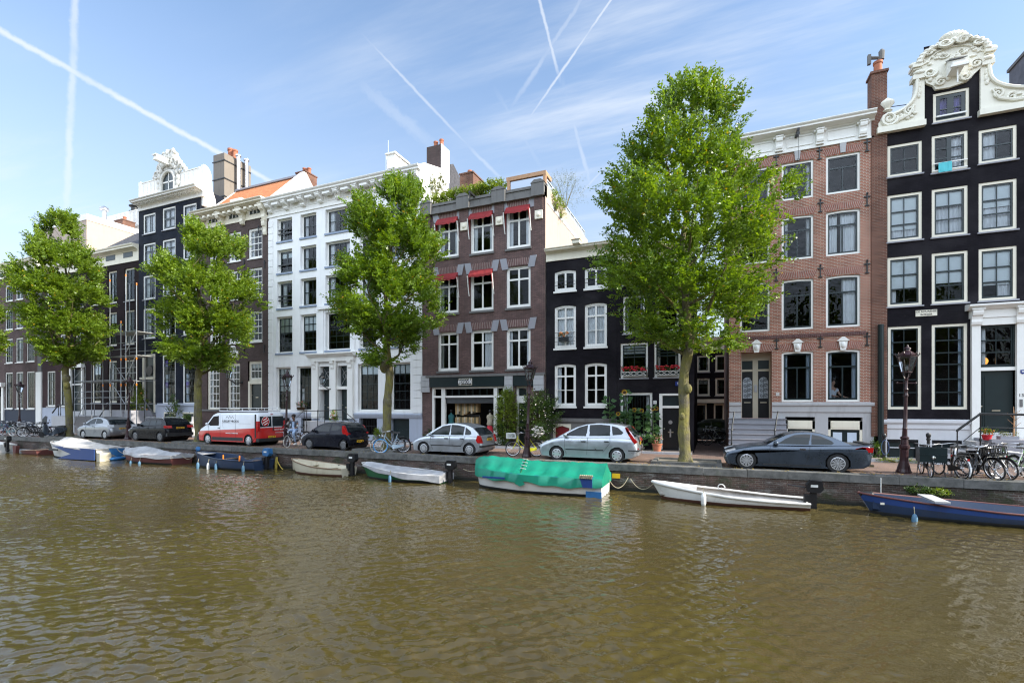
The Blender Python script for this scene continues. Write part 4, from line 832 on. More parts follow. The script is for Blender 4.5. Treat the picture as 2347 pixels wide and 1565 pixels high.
MB().box(h.x0 + .3, xs1 + .3, y + 3.0, y + 3.05, .1, zs0).box(h.x0 + .3, xs1 + .3, y + .1, y + 3, .06, .1).build('shop_interior', M['interior'], sf)
def shop_rack(xc, yc, w):
    t = thing('clothes_rack', 'rail of pale and tan clothes hanging inside the shop entrance', 'clothes rack', (xc, yc, .1)); mb = MB(); mb.tube([(xc - w / 2, yc, .1), (xc - w / 2, yc, 1.75), (xc + w / 2, yc, 1.75), (xc + w / 2, yc, .1)], .02, 5); mb.build('rail', M['steel'], t)
    for k, zz in ((0, 1.7), (1, 2.75)):
        for i in range(13):
            xx = xc - w / 2 + .1 + (w - .2) * i / 12; L = rnd.uniform(.75, 1.0)
            MB().pr([(xx - .03, zz - .05), (xx + .035, zz - .05), (xx + .08, zz - .25), (xx + .05, zz - L), (xx - .05, zz - L), (xx - .07, zz - .2)], yc - .22, yc + .22).build('garment', M[('tan_cloth', 'pale_cloth', 'tan_cloth', 'olive_cloth')[i % 4]], t)
M['tan_cloth'] = paint('tan_cloth', (.42, .29, .14), .9, .3); M['pale_cloth'] = paint('pale_cloth', (.5, .44, .33), .9, .3); M['olive_cloth'] = paint('olive_cloth', (.16, .14, .08), .9, .3); M['red_cloth'] = paint('red_cloth', (.55, .03, .05), .85, .2); M['teal_cloth'] = paint('teal_cloth', (.03, .14, .15), .85, .2)
shop_rack(xa(1075, YF + .9), YF + .75, 1.6)
def mannequin(xc, yc, top, bot, label):
    t = thing('mannequin', label, 'mannequin', (xc, yc, .1)); mb = MB(); mb.lathe([(.13, 1.05), (.2, 1.15), (.15, 1.35), (.21, 1.55), (.17, 1.68), (.06, 1.74), (.05, 1.82)], (xc, yc, .1), 12); mb.build('torso', M[top], t, 60)
    mb = MB(); mb.ball((xc, yc, 2.02), (.09, .1, .13), 8); mb.build('head', M['black_gloss'], t, 60); mb = MB(); mb.lathe([(.3, .45), (.25, .75), (.15, 1.06)], (xc, yc, .1), 12); mb.build('skirt', M[bot], t, 60); mb = MB(); mb.lathe([(.02, .0), (.02, .5)], (xc, yc, .1), 6); mb.lathe([(.18, 0), (.18, .03)], (xc, yc, .1), 10); mb.build('stand', M['steel'], t)
mannequin(xa(1123, YF + .45), YF + .45, 'pale_cloth', 'red_cloth', 'shop mannequin in pale top and red skirt at the entrance')
mannequin(xa(1034, YF + .5), YF + .5, 'teal_cloth', 'black_gloss', 'shop mannequin in teal top and dark skirt inside the shop')
a, b = xa(1181), xa(1207); zz = za(1181, 885); mb = MB(); mb.box(a, a + .12, h.yf + .2, h.yf + .4, .1, zz); mb.box(b - .08, b, h.yf + .2, h.yf + .4, .1, zz); mb.box(a + .12, b - .08, h.yf + .2, h.yf + .4, zz - .1, zz); mb.box(a + .12, b - .08, h.yf + .2, h.yf + .4, zz - .95, zz - .55); h.part(mb, 'door_frame', M['white']); door(h, a + .12, b - .08, .1, zz - .95, panels=2, rev=.3)
h.part(MB().box(a + .12, b - .08, h.yf + .3, h.yf + .32, zz - .55, zz - .1), 'transom_window', M['green_black'])
# stone parapet with pillars, brick strips, ornaments
zt = za(1251, 415); mb = MB(); mb.box(h.x0, h.x1, h.yf - .1, h.yf + .3, zpar, zt - .35); mb.box(h.x0, h.x1, h.yf - .2, h.yf + .3, zpar + .003, zpar + .16); mb.box(h.x0, h.x1, h.yf - .16, h.yf + .34, zt - .347, zt - .2)
ps = [(h.x0, h.x0 + .75)] + [((cs[i][1] + cs[i + 1][0]) / 2 - .42, (cs[i][1] + cs[i + 1][0]) / 2 + .42) for i in range(2)] + [(h.x1 - .75, h.x1)]
for a, b in ps: mb.box(a, b, h.yf - .27, h.yf + .3, zpar + .0, zt - .12); mb.pr([(a - .04, zt - .118), (b + .04, zt - .118), ((a + b) / 2 + .2, zt + .06), ((a + b) / 2 - .2, zt + .06)], h.yf - .3, h.yf + .34)
h.part(mb, 'parapet', M['dark_stone']); mb = MB(); [mb.cut().box(a + .12, b - .12, h.yf - .1, h.yf - .003, zpar - .75, zpar - .003) for a, b in ps]; h.part(mb, 'brick_pilaster', M['brick_brown'])
mb = MB(); [(mb.cut().box((a + b) / 2 - .22, (a + b) / 2 + .22, h.yf - .1, h.yf - .003, za(1160, 500) - .35, za(1160, 500) + .12), mb.ball(((a + b) / 2, h.yf - .11, za(1160, 500) - .12), (.13, .06, .13), 8)) for a, b in ps[1:]]; h.part(mb, 'stone_ornament', M['cream'])
h.flat(zt - .5)
mb = MB(); x_ = xa(1090); zz = za(1090, 455); mb.box(x_ - .06, x_ + .06, h.yf - .8, h.yf, zz, zz + .12); mb.box(x_ - .03, x_ + .03, h.yf - .78, h.yf - .72, zz - .4, zz); h.part(mb, 'hoist_beam', M['black_iron'])
YC = YF + 3.2; chimney(h, xa(1054, YC), xa(1084, YC), YC, YC + 1.6, zt - .6, za(1054, 402, YC), pots=((.35, .15, .5),))
mb = MB(); x0, x1 = xa(1158), xa(1249); z1 = za(1249, 396); mb.box(x0, x1, YF + .15, YF + .33, z1, z1 + .22); mb.box(x1 - .18, x1, YF + .33, YF + 1.2, z1, z1 + .22); [mb.box(a, a + .16, YF + .16, YF + .32, zt - .5, z1) for a in (x0 + .05, x1 - .17)]; h.part(mb, 'pergola_beam', M['wood'])
mb = MB(); n = 9       # glazed terrace fence along the flank
for i in range(n + 1): yy = YF + .4 + i * .98; mb.box(h.x1 - .1, h.x1 - .03, yy - .035, yy + .035, zt - 1.0, zt + .25)
mb.box(h.x1 - .1, h.x1 - .03, YF + .4, YF + .4 + n * .98, zt + .25, zt + .3); mb.box(h.x1 - .13, h.x1 + .02, YF + .3, YF + 10, zt - 1.1, zt - .85); f = h.part(mb, 'terrace_fence', M['pale_metal'])
MB().box(h.x1 - .075, h.x1 - .065, YF + .45, YF + .4 + n * .98, zt - .85, zt + .2).build('fence_panel', M['frosted'], f)
# ======== small black house
h = house('small black house with arched white windows and a red cellar door', 1252, 1414, 'black_brick')
cs = cols((1271, 1320), (1340, 1391)); rz = rowz(1271, ((622, 669), (702, 799), (835, 931)))
for r, (z0, z1) in enumerate(rz):
    for i, (a, b) in enumerate(cs): h.win(a, b, z0, z1, 'white', 'white', fw=.09, sw=.06, v=(.5,), vt=.1, h=() if r == 0 else ((.36, .035), (.74, .09)), rev=.05, rise=.09, sill='white', sillw=.1, cur=[(.02, .98, 0, 1)] if r == 1 else None)
    if r == 0:
        for a, b in cs: mb = MB(); [mb.tube([(a + .02, h.yf - .06, z0 + q), (b - .02, h.yf - .06, z0 + q)], .014, 5) for q in (.3, .5)]; h.part(mb, 'window_rail', M['black_iron'])
mb = MB(); a, b = cs[0]; z0 = rz[1][0]; [mb.tube([(a + .02, h.yf - .06, z0 + q), (b - .02, h.yf - .06, z0 + q)], .012, 5) for q in (.35, .6, .85)]; h.part(mb, 'window_rail', M['black_iron'])
zf0, zct = za(1252, 601), za(1252, 569, YF - .4); zl = za(1300, 964)
h.hole(xa(1268), xa(1309), .1, za(1268, 971), .12); h.hole(xa(1332), xa(1380), .5, za(1332, 976), .12)
h.wall([(h.x0, h.x1, zl, zf0, 0), (h.x0, h.x1, 0, zl, 1)], [M['dark_stone']], topz=zct); h.cornice(zf0, zct, .42, frieze=.62); h.flat(zct - .05)
mb = MB(); x = xa(1326); mb.box(x - .2, x + .2, YF - .62, YF - .02, zct + .003, zct + .2); mb.pr([(YF - .7, zct + .2), (YF, zct + .2), (YF, zct + .3)], x - .26, x + .26, 'x'); h.part(mb, 'hoist_beam', M['cream'])
mb = MB(); mb.box(h.x0, h.x1, YF - .1, YF - .003, zl - .06, zl + .14); h.part(mb, 'stone_band', M['dark_stone']); 
a, b = xa(1268), xa(1309); zz = za(1268, 971); mb = MB(); mb.box(a, a + .12, YF - .02, YF + .16, .1, zz); mb.box(b - .1, b, YF - .02, YF + .16, .1, zz); mb.pr([(a + .12, zz - .22), ((a + b) / 2, zz - .1), (b - .1, zz - .22), (b - .1, zz), (a + .12, zz)], YF - .02, YF + .16); h.part(mb, 'cellar_frame', M['cream']); h.part(MB().box(a + .12, b - .1, YF + .08, YF + .12, .1, zz - .1), 'cellar_door', M['red_door'])
a, b = xa(1332), xa(1380); zz = za(1332, 976); mb = MB(); mb.box(a, a + .1, YF - .02, YF + .16, .5, zz); mb.box(b - .1, b, YF - .02, YF + .16, .5, zz); mb.box(a + .1, b - .1, YF - .02, YF + .16, zz - .12, zz); h.part(mb, 'cellar_frame', M['cream']); h.part(MB().box(a + .1, b - .1, YF + .08, YF + .1, .5, zz - .12), 'cellar_window', M['green_black'])
# ======== black corner house behind the big tree
h = house('black corner house with sunflowers at its door beside the alley', 1414.5, 1590, 'black_brick', depth=7)
zw0, zw1 = za(1422, 867), za(1422, 787)
for a, b in cols((1422, 1485), (1499, 1560)): h.win(a, b, zw0, zw1, 'white', fw=.1, v=(.5,), h=((.62, .06), .72, .82, .91), vt=.025, rev=.06)
for (z0, z1) in rowz(1475, ((676, 763), (600, 650))):
    for a, b in cols((1428, 1478), (1505, 1556)): h.win(a, b, z0, z1, 'white', fw=.1, v=(.5,), h=(.66,), rev=.06)
h.win(xa(1422), xa(1495), .75, za(1422, 900), 'white', fw=.12, v=tuple(i / 9 for i in range(1, 9)), h=((.55, .06),), vt=.02, rev=.06)
a, b = xa(1511), xa(1562); zl, zt, zd = za(1511, 935), za(1511, 902), .12; h.hole(a, b, zd, zt, .15)
mb = MB(); mb.box(a, a + .15, YF - .02, YF + .2, zd, zt); mb.box(b - .12, b, YF - .02, YF + .2, zd, zt); mb.box(a + .15, b - .12, YF - .02, YF + .2, zt - .1, zt); mb.box(a + .15, b - .12, YF - .02, YF + .2, zl, zl + .12); h.part(mb, 'door_frame', M['white']); h.part(MB().box(a + .15, b - .12, YF + .1, YF + .12, zl + .12, zt - .1), 'transom_window', M['green_black'])
d = door(h, a + .15, b - .12, zd, zl, panels=1, rev=.1, m='black_gloss'); mb = MB(); mb.box((a + b) / 2 - .035, (a + b) / 2 + .035, YF + .03, YF + .07, .75, 1.15); mb.lathe([(.1, 0), (.1, -.02)], ((a + b) / 2, YF + .07, 1.5), 12, ax='y'); mb.build('knocker', M['steel'], d)
zc = 10.5; h.wall([(h.x0, h.x1, 0, zc - .7, 0)], topz=zc); h.cornice(zc - .7, zc, .4, frieze=.6); h.flat(zc - .03)
pl = h.part(MB().box(xa(1497.5), xa(1505), YF - .03, YF - .003, za(1500, 925.5), za(1500, 918)), 'number_plate', M['white_text']); text_mesh('131', .13, M['black_text'], pl, (xa(1501.2), YF - .032, za(1500, 921.7)), sx=.8)
pl = h.part(MB().box(xa(1548), xa(1568), YF - .03, YF - .003, za(1550, 884), za(1550, 874)), 'street_sign', M['sign_blue']); text_mesh('S', .16, M['white_text'], pl, (xa(1553.5), YF - .032, za(1550, 879)))
# ======== red brick house
h = house('red brick house with white cornice, black wall anchors and stone plinth', 1671.5, 2003, 'brick_red')
cs = cols((1696, 1764.5), (1791.5, 1864.5), (1893, 1971.5)); rz = rowz(1893, ((360, 447), (486.5, 588), (634, 751.5), (802.5, 920.5)))
for r, (z0, z1) in enumerate(rz):
    for i, (a, b) in enumerate(cs):
        if r == 3 and i == 0: continue
        cu = None
        if (r, i) == (1, 2): cu = [(.02, .33, 0, 1), (.45, .98, 0, 1)]
        if (r, i) == (2, 2): cu = [(.5, .98, 0, 1)]
        if r == 3: cu = [(0, .16, 0, 1), (.84, 1, 0, 1)]
        h.win(a, b, z0, z1, 'white', v=(.5,), h=((.70, .07),), hv=[(.5,), (.5,) if (r, i) == (0, 1) else ()], fw=.085, sw=.06, vt=.055, rev=.05, cur=cu, rise=.05 if r else .0, sill=None, cmat='curtain_blue' if r == 3 else 'curtain')
        fanarch(h, a, b, z1 - .005, .33, 21, key=(.44, .56) if r in (0, 3) else None)
        if r == 0: xm = (a + b) / 2; h.part(MB().pr([(xm - .09, z1 + .06), (xm + .09, z1 + .06), (xm + .13, z1 + .5), (xm - .13, z1 + .5)], YF - .05, YF - .003), 'keystone', M['stone'])
da, db = xa(1699), xa(1769); zt, zd, zl = za(1699, 808), za(1699, 958), za(1699, 850)
fanarch(h, da, db, zt + .0, .33, 21, key=(.42, .58)); h.hole(da, db, zd, zt, .55)
for i, (a, b) in enumerate(((da, db), cs[1], cs[2])):
    xm = (a + b) / 2; z = (zt if i == 0 else rz[3][1]); mb = MB(); mb.pr([(xm - .1, z - .03), (xm + .1, z - .03), (xm + .17, z + .38), (xm - .17, z + .38)], YF - .09, YF - .003); mb.pr([(xm - .24, z + .383), (xm + .24, z + .383), (xm + .05, z + .56), (xm - .05, z + .56)], YF - .12, YF - .003); mb.ball((xm, YF - .1, z + .2), (.1, .06, .14), 8); h.part(mb, 'keystone', M['white'], 40)
for px, z in ((1779, rz[1][1] + .3), (1880, rz[1][1] + .3), (1987, rz[1][1] + .3), (1779, rz[2][1] + .25), (1880, rz[2][1] + .25), (1987, rz[2][1] + .25), (1780, rz[3][1] + .4), (1880, rz[3][1] + .4), (1987, rz[3][1] + .4), (1779, rz[0][1] + .25), (1878, rz[0][1] + .2), (1987, rz[0][1] + .2)): anchor(h, xa(px), z)
zp = za(1893, 924.5); zf0, zct = za(1999, 317), za(1999, 248.5, YF - .5)
bw = cols((1800, 1868), (1898, 1977)); zb = za(1800, 955)
for a, b in bw: h.hole(a, b, .12, zb, .14)
h.wall([(h.x0, h.x1, zp, zf0, 0), (h.x0, h.x1, 0, zp, 1)], [M['stone']], topz=zct)
mb = MB(); P = [(YF - .003, zp - .42), (YF - .05, zp - .38), (YF - .05, zp - .14), (YF - .12, zp - .08), (YF - .12, zp + .02), (YF - .003, zp + .06)]; bar_x(mb, h.x0, da, P); mb.cut(); bar_x(mb, db, h.x1, P); h.part(mb, 'plinth_ledge', M['stone'])
for a, b in bw:
    mb = MB(); mb.box(a, a + .1, YF + .02, YF + .2, .12, zb - .16); mb.box(b - .1, b, YF + .02, YF + .2, .12, zb - .16); mb.box(a, b, YF + .02, YF + .2, zb - .55, zb - .163); mb.box(a + .15, b - .15, YF, YF + .02, zb - .48, zb - .24); fr = h.part(mb, 'basement_frame', M['cream'])
    mb = MB(); mb.box(a + .1, b - .1, YF + .1, YF + .13, .12, zb - .55); mb.build('basement_window', M['green_black'], fr); mb = MB(); w = (b - a - .2) / 2; [mb.box(a + .1 + w * i + .1, a + .1 + w * (i + 1) - .1, YF + .085, YF + .098, .3, zb - .68) for i in range(2)]; mb.build('basement_blind', M['curtain_blue'], fr)
# doors in the porch
yb = YF + .62; mb = MB(); mb.box(da, db, yb + .06, yb + .1, zd, zt); w = (db - da); c0 = da + w * .41; c1 = da + w * .59
mb.box(c0, c1, yb - .04, yb + .055, zd, zt); mb.box(da, da + .06, yb - .04, yb + .055, zd, zt); mb.box(db - .06, db, yb - .04, yb + .055, zd, zt)
for a, b in ((da + .06, c0), (c1, db - .06)): mb.box(a, b, yb - .03, yb + .055, za(1699, 825), zt); mb.box(a, b, yb - .03, yb + .055, zl, zl + .1)
h.part(mb, 'porch_frame', M['cream_dark'])
for a, b in ((da + .06, c0), (c1, db - .06)):
    h.part(MB().box(a, b, yb + .0, yb + .03, zl + .1, za(1699, 825)), 'transom_window', M['green_black']); dd = MB().box(a, b, yb - .01, yb + .045, zd, zl).build('door', M['black_gloss'], h.root)
    m_ = (a + b) / 2; arc = [(m_ + .2 * math.cos(t), zl - .5 + .22 * math.sin(t)) for t in [math.pi * i / 8 for i in range(9)]]; MB().pr([(m_ + .2, zd + .95)] + arc + [(m_ - .2, zd + .95)], yb - .02, yb - .012).build('door_pane', M['frosted'], dd)
    mb = MB(); [spiral(mb, m_ + s * .09, zd + 1.1 + k * .24, yb - .03, .085, 1.2, .012, 0, s) for s in (-1, 1) for k in range(4)]; mb.tube([(m_, yb - .03, zd + .95), (m_, yb - .03, zl - .3)], .01, 4); mb.build('door_grille', M['black_iron'], dd); MB().box(m_ - .14, m_ + .14, yb - .03, yb - .011, zd + .72, zd + .78).build('letter_slot', M['brass'], dd)
h.part(MB().box(da, db, YF + .05, yb + .1, zd - .15, zd - .003), 'threshold', M['stone'])
steps(h, da - .55, db + .55, 24.15, YF - .003, .1, zd - .0, 7)
# corbelled zigzag band
mb = MB(); zz = rz[3][1] + .62; n = 64
for i in range(n): a = h.x0 + .3 + (h.x1 - h.x0 - .6) * i / n; w = (h.x1 - h.x0 - .6) / n; mb.pr([(a, zz), (a + w * .7, zz), (a + w * .95, zz + .16), (a + w * .25, zz + .16)], YF - .06, YF - .003)
h.part(mb, 'brick_band', M['vous_brown'])
h.cornice(zf0, zct, .5, 'white', frieze=.68); mb = MB(); n = 4
for i in range(n):
    x = h.x1 - .42 - 1.62 * i; H = zct - zf0; mb.cut().box(x - .16, x + .16, YF - .14, YF - .033, zf0 + .1, zf0 + H * .62); console(mb, x, .26, YF - .14, zf0 + H * .66, H * .5, .14); mb.box(x - .24, x + .24, YF - .2, YF - .033, zf0 + H * .62, zf0 + H * .69)
    if i < n - 1: xm = x - .78; mb.cut(); [mb.box(xm - .52, xm + .52, YF - .06, YF - .034, zf0 + q, zf0 + q + .035) for q in (.2, .62)]; [mb.box(xm + s * .52 - .018, xm + s * .52 + .018, YF - .06, YF - .034, zf0 + .237, zf0 + .618) for s in (-1, 1)]
h.part(mb, 'cornice_panel', M['white']); h.flat(zct - .05)
mb = MB(); x = xa(1824); z = za(1824, 318); mb.box(x - .05, x + .05, YF - .75, YF - .01, z, z + .1); mb.tube([(x, YF - .7, z), (x, YF - .7, z - .28)], .03, 5); mb.lathe([(.07, 0), (.07, .05)], (x, YF - .725, z - .12), 8, ax='y'); mb.tube([(x, YF - .7, z - .28), (x, YF - .7, z - 1.25)], .01, 4); mb.tube([(x + .05 * math.cos(t), YF - .7, z - 1.31 + .06 * math.sin(t)) for t in [i * math.pi / 4 for i in range(9)]], .012, 4); h.part(mb, 'hoist_hook', M['black_iron'])
xl, xr = xa(1999), xa(2030, YF); xl = h.x1 - .1; c = chimney(h, xl, xl + .56, YF - .06, YF + .55, 1, za(2010, 170), 'chimney_brick', pots=((.55, .17, .55),))
mb = MB(); x = xl + .34; z = za(2010, 170) + .62; mb.tube([(x, YF + .24, z), (x, YF + .24, z + .2), (x - .3, YF + .2, z + .25)], .07, 7); mb.box(x - .42, x - .30, YF + .14, YF + .28, z - .02, z + .4); mb.lathe([(.1, 0), (.12, .35), (.05, .45)], (x + .1, YF + .24, z + .1), 8); mb.build('chimney_cowl', M['dark_stone'], c)
pl = h.part(MB().box(xa(1778.5), xa(1786), YF - .03, YF - .003, za(1780, 906.5), za(1780, 900)), 'number_plate', M['white_text']); text_mesh('133', .11, M['black_text'], pl, (xa(1782.2), YF - .032, za(1780, 903.3)), sx=.8)
mb = MB(); mb.box(xa(1731), xa(1737.5), yb - .065, yb - .042, za(1731, 898), za(1731, 881)); h.part(mb, 'door_bell_panel', M['steel'])
# ======== black house with the white neck gable
X0, X1 = xa(2015), xa(2015) + 5.78
h = House('tall black house with an ornate white neck gable', X0, X1, M['black_brick'], group=HG)
c1, c2, c3 = cols((2034, 2113.5), (2135.5, 2218.5), (2243, 2331)); rz = rowz(2034, ((335, 408), (449, 556), (591, 704)))
for r, (z0, z1) in enumerate(rz):
    for i, (a, b) in enumerate((c1, c2, c3)):
        k = dict(frame='cream', fw=.105, sw=.06, rev=.03)
        if r == 0 and i == 1: h.win(a, b, z0 - .1, z1 + .1, v=(.5,), vt=.16, h=(.33, .66), cur=[(.55, .95, 0, 1)], **k)
        elif r == 0: h.win(a, b, z0, z1, v=(.5,), h=((.5, .05),), cur=[(.0, .5, 0, 1)] if i == 2 else None, **k)
        elif r == 1: h.win(a, b, z0, z1, v=(.5,), h=((.655, .05), .32), blind=(.78, .36, .5)[i], cur=[(.02, .98, 0, .7)], **k)
        else: h.win(a, b, z0, z1, v=(.5,), h=((.655, .05), .32), blind=(.66, .6, .72)[i], cur=[((0, .25, 0, .35)), None, (.55, 1, 0, .32)][i:i + 1] if i != 1 else None, **k)
for (p, q_), e in (((2035, 2112), 0), ((2135.5, 2217.5), 0)): h.winp(p, q_, 749.5, 938, ref=2035, frame='cream', fw=.105, sw=.05, v=(.5,), h=(.17, .34, (.53, .06), .68, .84), rev=.03, sill=None, cur=[(0, .14, 0, 1)] if p < 2100 else [(.86, 1, 0, 1)], cmat='curtain_blue')
nx0, nx1 = xa(2117), xa(2244.5); a, b = xa(2138.5), xa(2222); h.win(a, b, za(2138, 284), za(2138, 216), 'cream', fw=.105, sw=.14, v=(.5,), vt=.22, h=(.36,), rev=.03, cmat='purple_cloth', cur=[(.02, .98, 0, 1)]); mb = MB(); mb.box(a + .1, b - .1, YF - .05, YF - .02, za(2138, 272), za(2138, 269)); h.part(mb, 'window_rail', M['white'])
mb = MB(); [mb.box(c2[0] + .03, c2[1] - .03, YF - .06, YF - .03, z, z + .035) for z in (za(2135, 379), za(2135, 395))]; h.part(mb, 'window_rail', M['white'])
zp = za(2034, 962); da, db = xa(2244), xa(2326.5); zt, zd, zl = za(2244, 747), za(2244, 990), za(2244, 850)
h.hole(da, db, zd, zt, .12); zs = za(2015, 309); zn = za(2117, 152) - .2
bz = za(2034, 1006)
for a, b in cols((2033, 2105), (2136, 2205)): h.hole(a, b, .1, bz, .12)
h.wall([(X0, X1, zp, zs, 0), (nx0 + .003, nx1 - .003, zs, zn + 1.0, 0), (X0, X1, 0, zp, 1)], [M['pale_grey']], topz=zs)
P = [(YF - .003, zp - .4), (YF - .05, zp - .36), (YF - .05, zp - .2), (YF - .12, zp - .1), (YF - .12, zp), (YF - .003, zp + .04)]; mb = MB(); bar_x(mb, X0, xa(2222), P); h.part(mb, 'plinth_ledge', M['pale_grey'])
for a, b in cols((2033, 2105), (2136, 2205)):
    mb = MB(); mb.box(a, a + .1, YF + .02, YF + .2, .1, bz); mb.box(b - .1, b, YF + .02, YF + .2, .1, bz); mb.box(a + .1, b - .1, YF + .02, YF + .2, bz - .1, bz); fr = h.part(mb, 'basement_frame', M['black_gloss']); MB().box(a + .1, b - .1, YF + .1, YF + .12, .1, bz - .1).build('basement_window', M['green_black'], fr)
    mb = MB(); mb.box(a + .1, b - .1, YF + .06, YF + .098, .5, .54); mb.build('glazing_bar', M['pale_grey'], fr)
h.part(MB().box(db, xa(2347), YF - .14, YF + .14, .9, zt + .3), 'door_pilaster', M['white']); mb = MB(); mb.box(xa(2224), da, YF - .14, YF + .14, .9, zt + .3); mb.box(da, db, YF - .14, YF + .14, zt + .003, zt + .3); mb.box(xa(2220), X1, YF - .18, YF - .003, zt + .303, zt + .62); mb.pr([(YF - .003, zt + .623), (YF - .22, zt + .623), (YF - .45, zt + .76), (YF - .45, zt + .83), (YF - .003, zt + .88)], xa(2211), X1, 'x')
for px in (2233, 2336): console(mb, xa(px), .34, YF - .14, zt + .62, .62, .22)
mb.cut().box(da, db, YF - .04, YF + .14, zl, zl + .14); h.part(mb, 'door_surround', M['white'])
h.win(da + .003, db - .003, zl + .14, zt - .003, 'green_black', 'green_black', fw=.05, sw=.05, v=(.5,), h=(.33, .66), rev=.03, sill=None); h.holes.pop()
door(h, da + .02, db - .02, zd, zl, panels=1, rev=.1); mb = MB(); mb.ball((da + .28, YF + .4, zl + .42), .17, 12); h.part(mb, 'hall_lamp', M['warm_lamp'], 60)
pl = h.part(MB().box(xa(2098), xa(2147), YF - .04, YF - .003, za(2098, 726), za(2098, 712)), 'name_stone', M['cream']); xm = (xa(2098) + xa(2147)) / 2; zz = za(2098, 719); text_mesh('DE ROUAENSE', .115, M['black_text'], pl, (xm, YF - .042, zz + .065), sx=.92); text_mesh('BOEIJER', .115, M['black_text'], pl, (xm, YF - .042, zz - .065))
text_mesh('135', .17, M['black_text'], h.root, (xa(2339), YF - .145, za(2339, 906)), name='house_number'); mb = MB(); mb.box(xa(2332), xa(2338.5), YF - .17, YF - .143, za(2332, 932), za(2332, 915)); h.part(mb, 'letter_box', M['dark_stone'])
x_, z_ = xa(2339), za(2339, 852); mb = MB(); mb.pr([(x_ - .07, z_ + .07), (x_ + .07, z_ + .07), (x_ + .07, z_ - .05), (x_, z_ - .1), (x_ - .07, z_ - .05)], YF - .16, YF - .142); h.part(mb, 'monument_shield', M['sign_blue']); MB().ball((x_, YF - .165, z_), (.04, .006, .03), 8).build('shield_mark', M['white_text'], h.root)
# gable: neck, shoulder scrolls with a garden of carving, crowned pediment
y0, y1 = YF - .16, YF + .25; mb = MB(); xm = (nx0 + nx1) / 2; SH = zs
def sqz(mb, z0, up, dn):
    mb.v = [(a, b, z0 + (c - z0) * (up if c > z0 else dn)) for a, b, c in mb.v]; return mb
def wing(s):
    e = X0 - .05 if s < 0 else X1 + .05; k = nx0 if s < 0 else nx1; W_ = abs(k - e); zt_ = zn + .02; pts = []
    inner = k; outer = k + s * .36
    pts = [(inner, SH + .22), (inner, zt_)] + [(k + s * .30, zt_)]
    H = zt_ - SH - .75
    for i in range(1, 13): t = i / 12; pts.append((k + s * (.30 + (W_ - .72) * t ** 3), zt_ - .35 - (H - .35) * (1 - (1 - t) ** 1.3)))
    pts += [(e - s * .12, SH + .62), (e, SH + .45), (e, SH + .22)]
    return pts, e, k
for s in (-1, 1):
    mb.cut(); pts, e, k = wing(s); mb.pr(pts, y0 + .06, y1); mb.box(min(e, k) - .06, max(e, k) + .02, y0 - .06, y1, SH - .02, SH + .217)
h.part(mb, 'gable_wing', M['gable_white'])
mb = MB()
for s in (-1, 1):
    mb.cut(); pts, e, k = wing(s); ed = [(p[0] - s * .04, y0 + .03, p[1] - .05) for p in pts[2:15]]; mb.tube(ed, .075, 6)
    spiral(mb, e - s * .38, SH + .55, y0 + .02, .32, 1.8, .085, 0, s); spiral(mb, k + s * .52, SH + .75, y0 + .02, .2, 1.4, .06, 2, -s); spiral(mb, k + s * .95, SH + .52, y0 + .02, .17, 1.3, .05, 1, s)
    mb.tube([(e - s * .6, y0 + .02, SH + .35), (k + s * 1.0, y0 + .02, SH + .38), (k + s * .55, y0, SH + .55), (k + s * .35, y0 + .02, SH + .95)], [.05, .07, .06, .03], 6)
    for i in range(7): mb.ball((k + s * (.2 + .03 * math.sin(i * 2)), y0 + .05, SH + 1.3 + i * (zn - SH - 1.9) / 6), (.075, .045, .12), 6)
    for i in range(5): mb.ball((e - s * (.75 + i * .13), y0 + .03, SH + .5 + .09 * math.sin(i * 2)), (.09, .05, .06), 6)
    vx = e - s * .33; mb.lathe([(.12, 0), (.2, .06), (.11, .14), (.13, .2), (.27, .36), (.25, .46), (.12, .56), (.06, .62)], (vx, (y0 + y1) / 2 - .05, SH + .88), 10)
    mb.box(k + s * .02 - (0 if s > 0 else .4), k + s * .02 + (.4 if s > 0 else 0), y0 - .04, y1, zn - .38, zn - .2); mb.ball((k + s * .2, y0, zn - .12), (.22, .12, .1), 8)
h.part(mb, 'gable_scroll', M['gable_white'], 55)
mb = MB(); zc = zn + .02; Wn = (nx1 - nx0) / 2
for s in (-1, 1): a = xm + s * (Wn + .45); b = xm + s * 1.0; mb.box(min(a, b), max(a, b), y0 - .1, y1, zc + .12, zc + .3); mb.box(min(a, b) + .05, max(a, b) - .05, y0 - .02, y1, zc, zc + .117); mb.pr([(a, zc + .303), (b, zc + .303), (b, zc + .4)], y0, y1)
arc = [(xm + 1.12 * math.cos(t), zc + .35 + 1.0 * math.sin(t)) for t in [math.pi * i / 14 for i in range(15)]]
low = [(xm - 1.1, zc - .1), (xm - .95, zc - .42), (xm - .85, zc - .75), (xm - .62, zc - .95), (xm - .55, zc - 1.15), (xm - .1, zc - 1.18), (xm + .5, zc - 1.05), (xm + .72, zc - .75), (xm + .95, zc - .5), (xm + 1.05, zc - .1)]
mb.pr(arc + low, y0 + .04, y1); sqz(mb, zc, .64, .84); h.part(mb, 'pediment', M['gable_white'])
mb = MB(); mb.tube([(p[0], y0 - .02, p[1]) for p in arc], .12, 7); mb.tube([(xm + .82 * math.cos(t), y0 + .02, zc + .3 + .72 * math.sin(t)) for t in [math.pi * i / 14 for i in range(15)]], .05, 6)
for i in range(15): p = arc[i]; mb.ball((p[0] * 1.0, y0 - .06, p[1] + .05), (.13, .1, .12), 7)
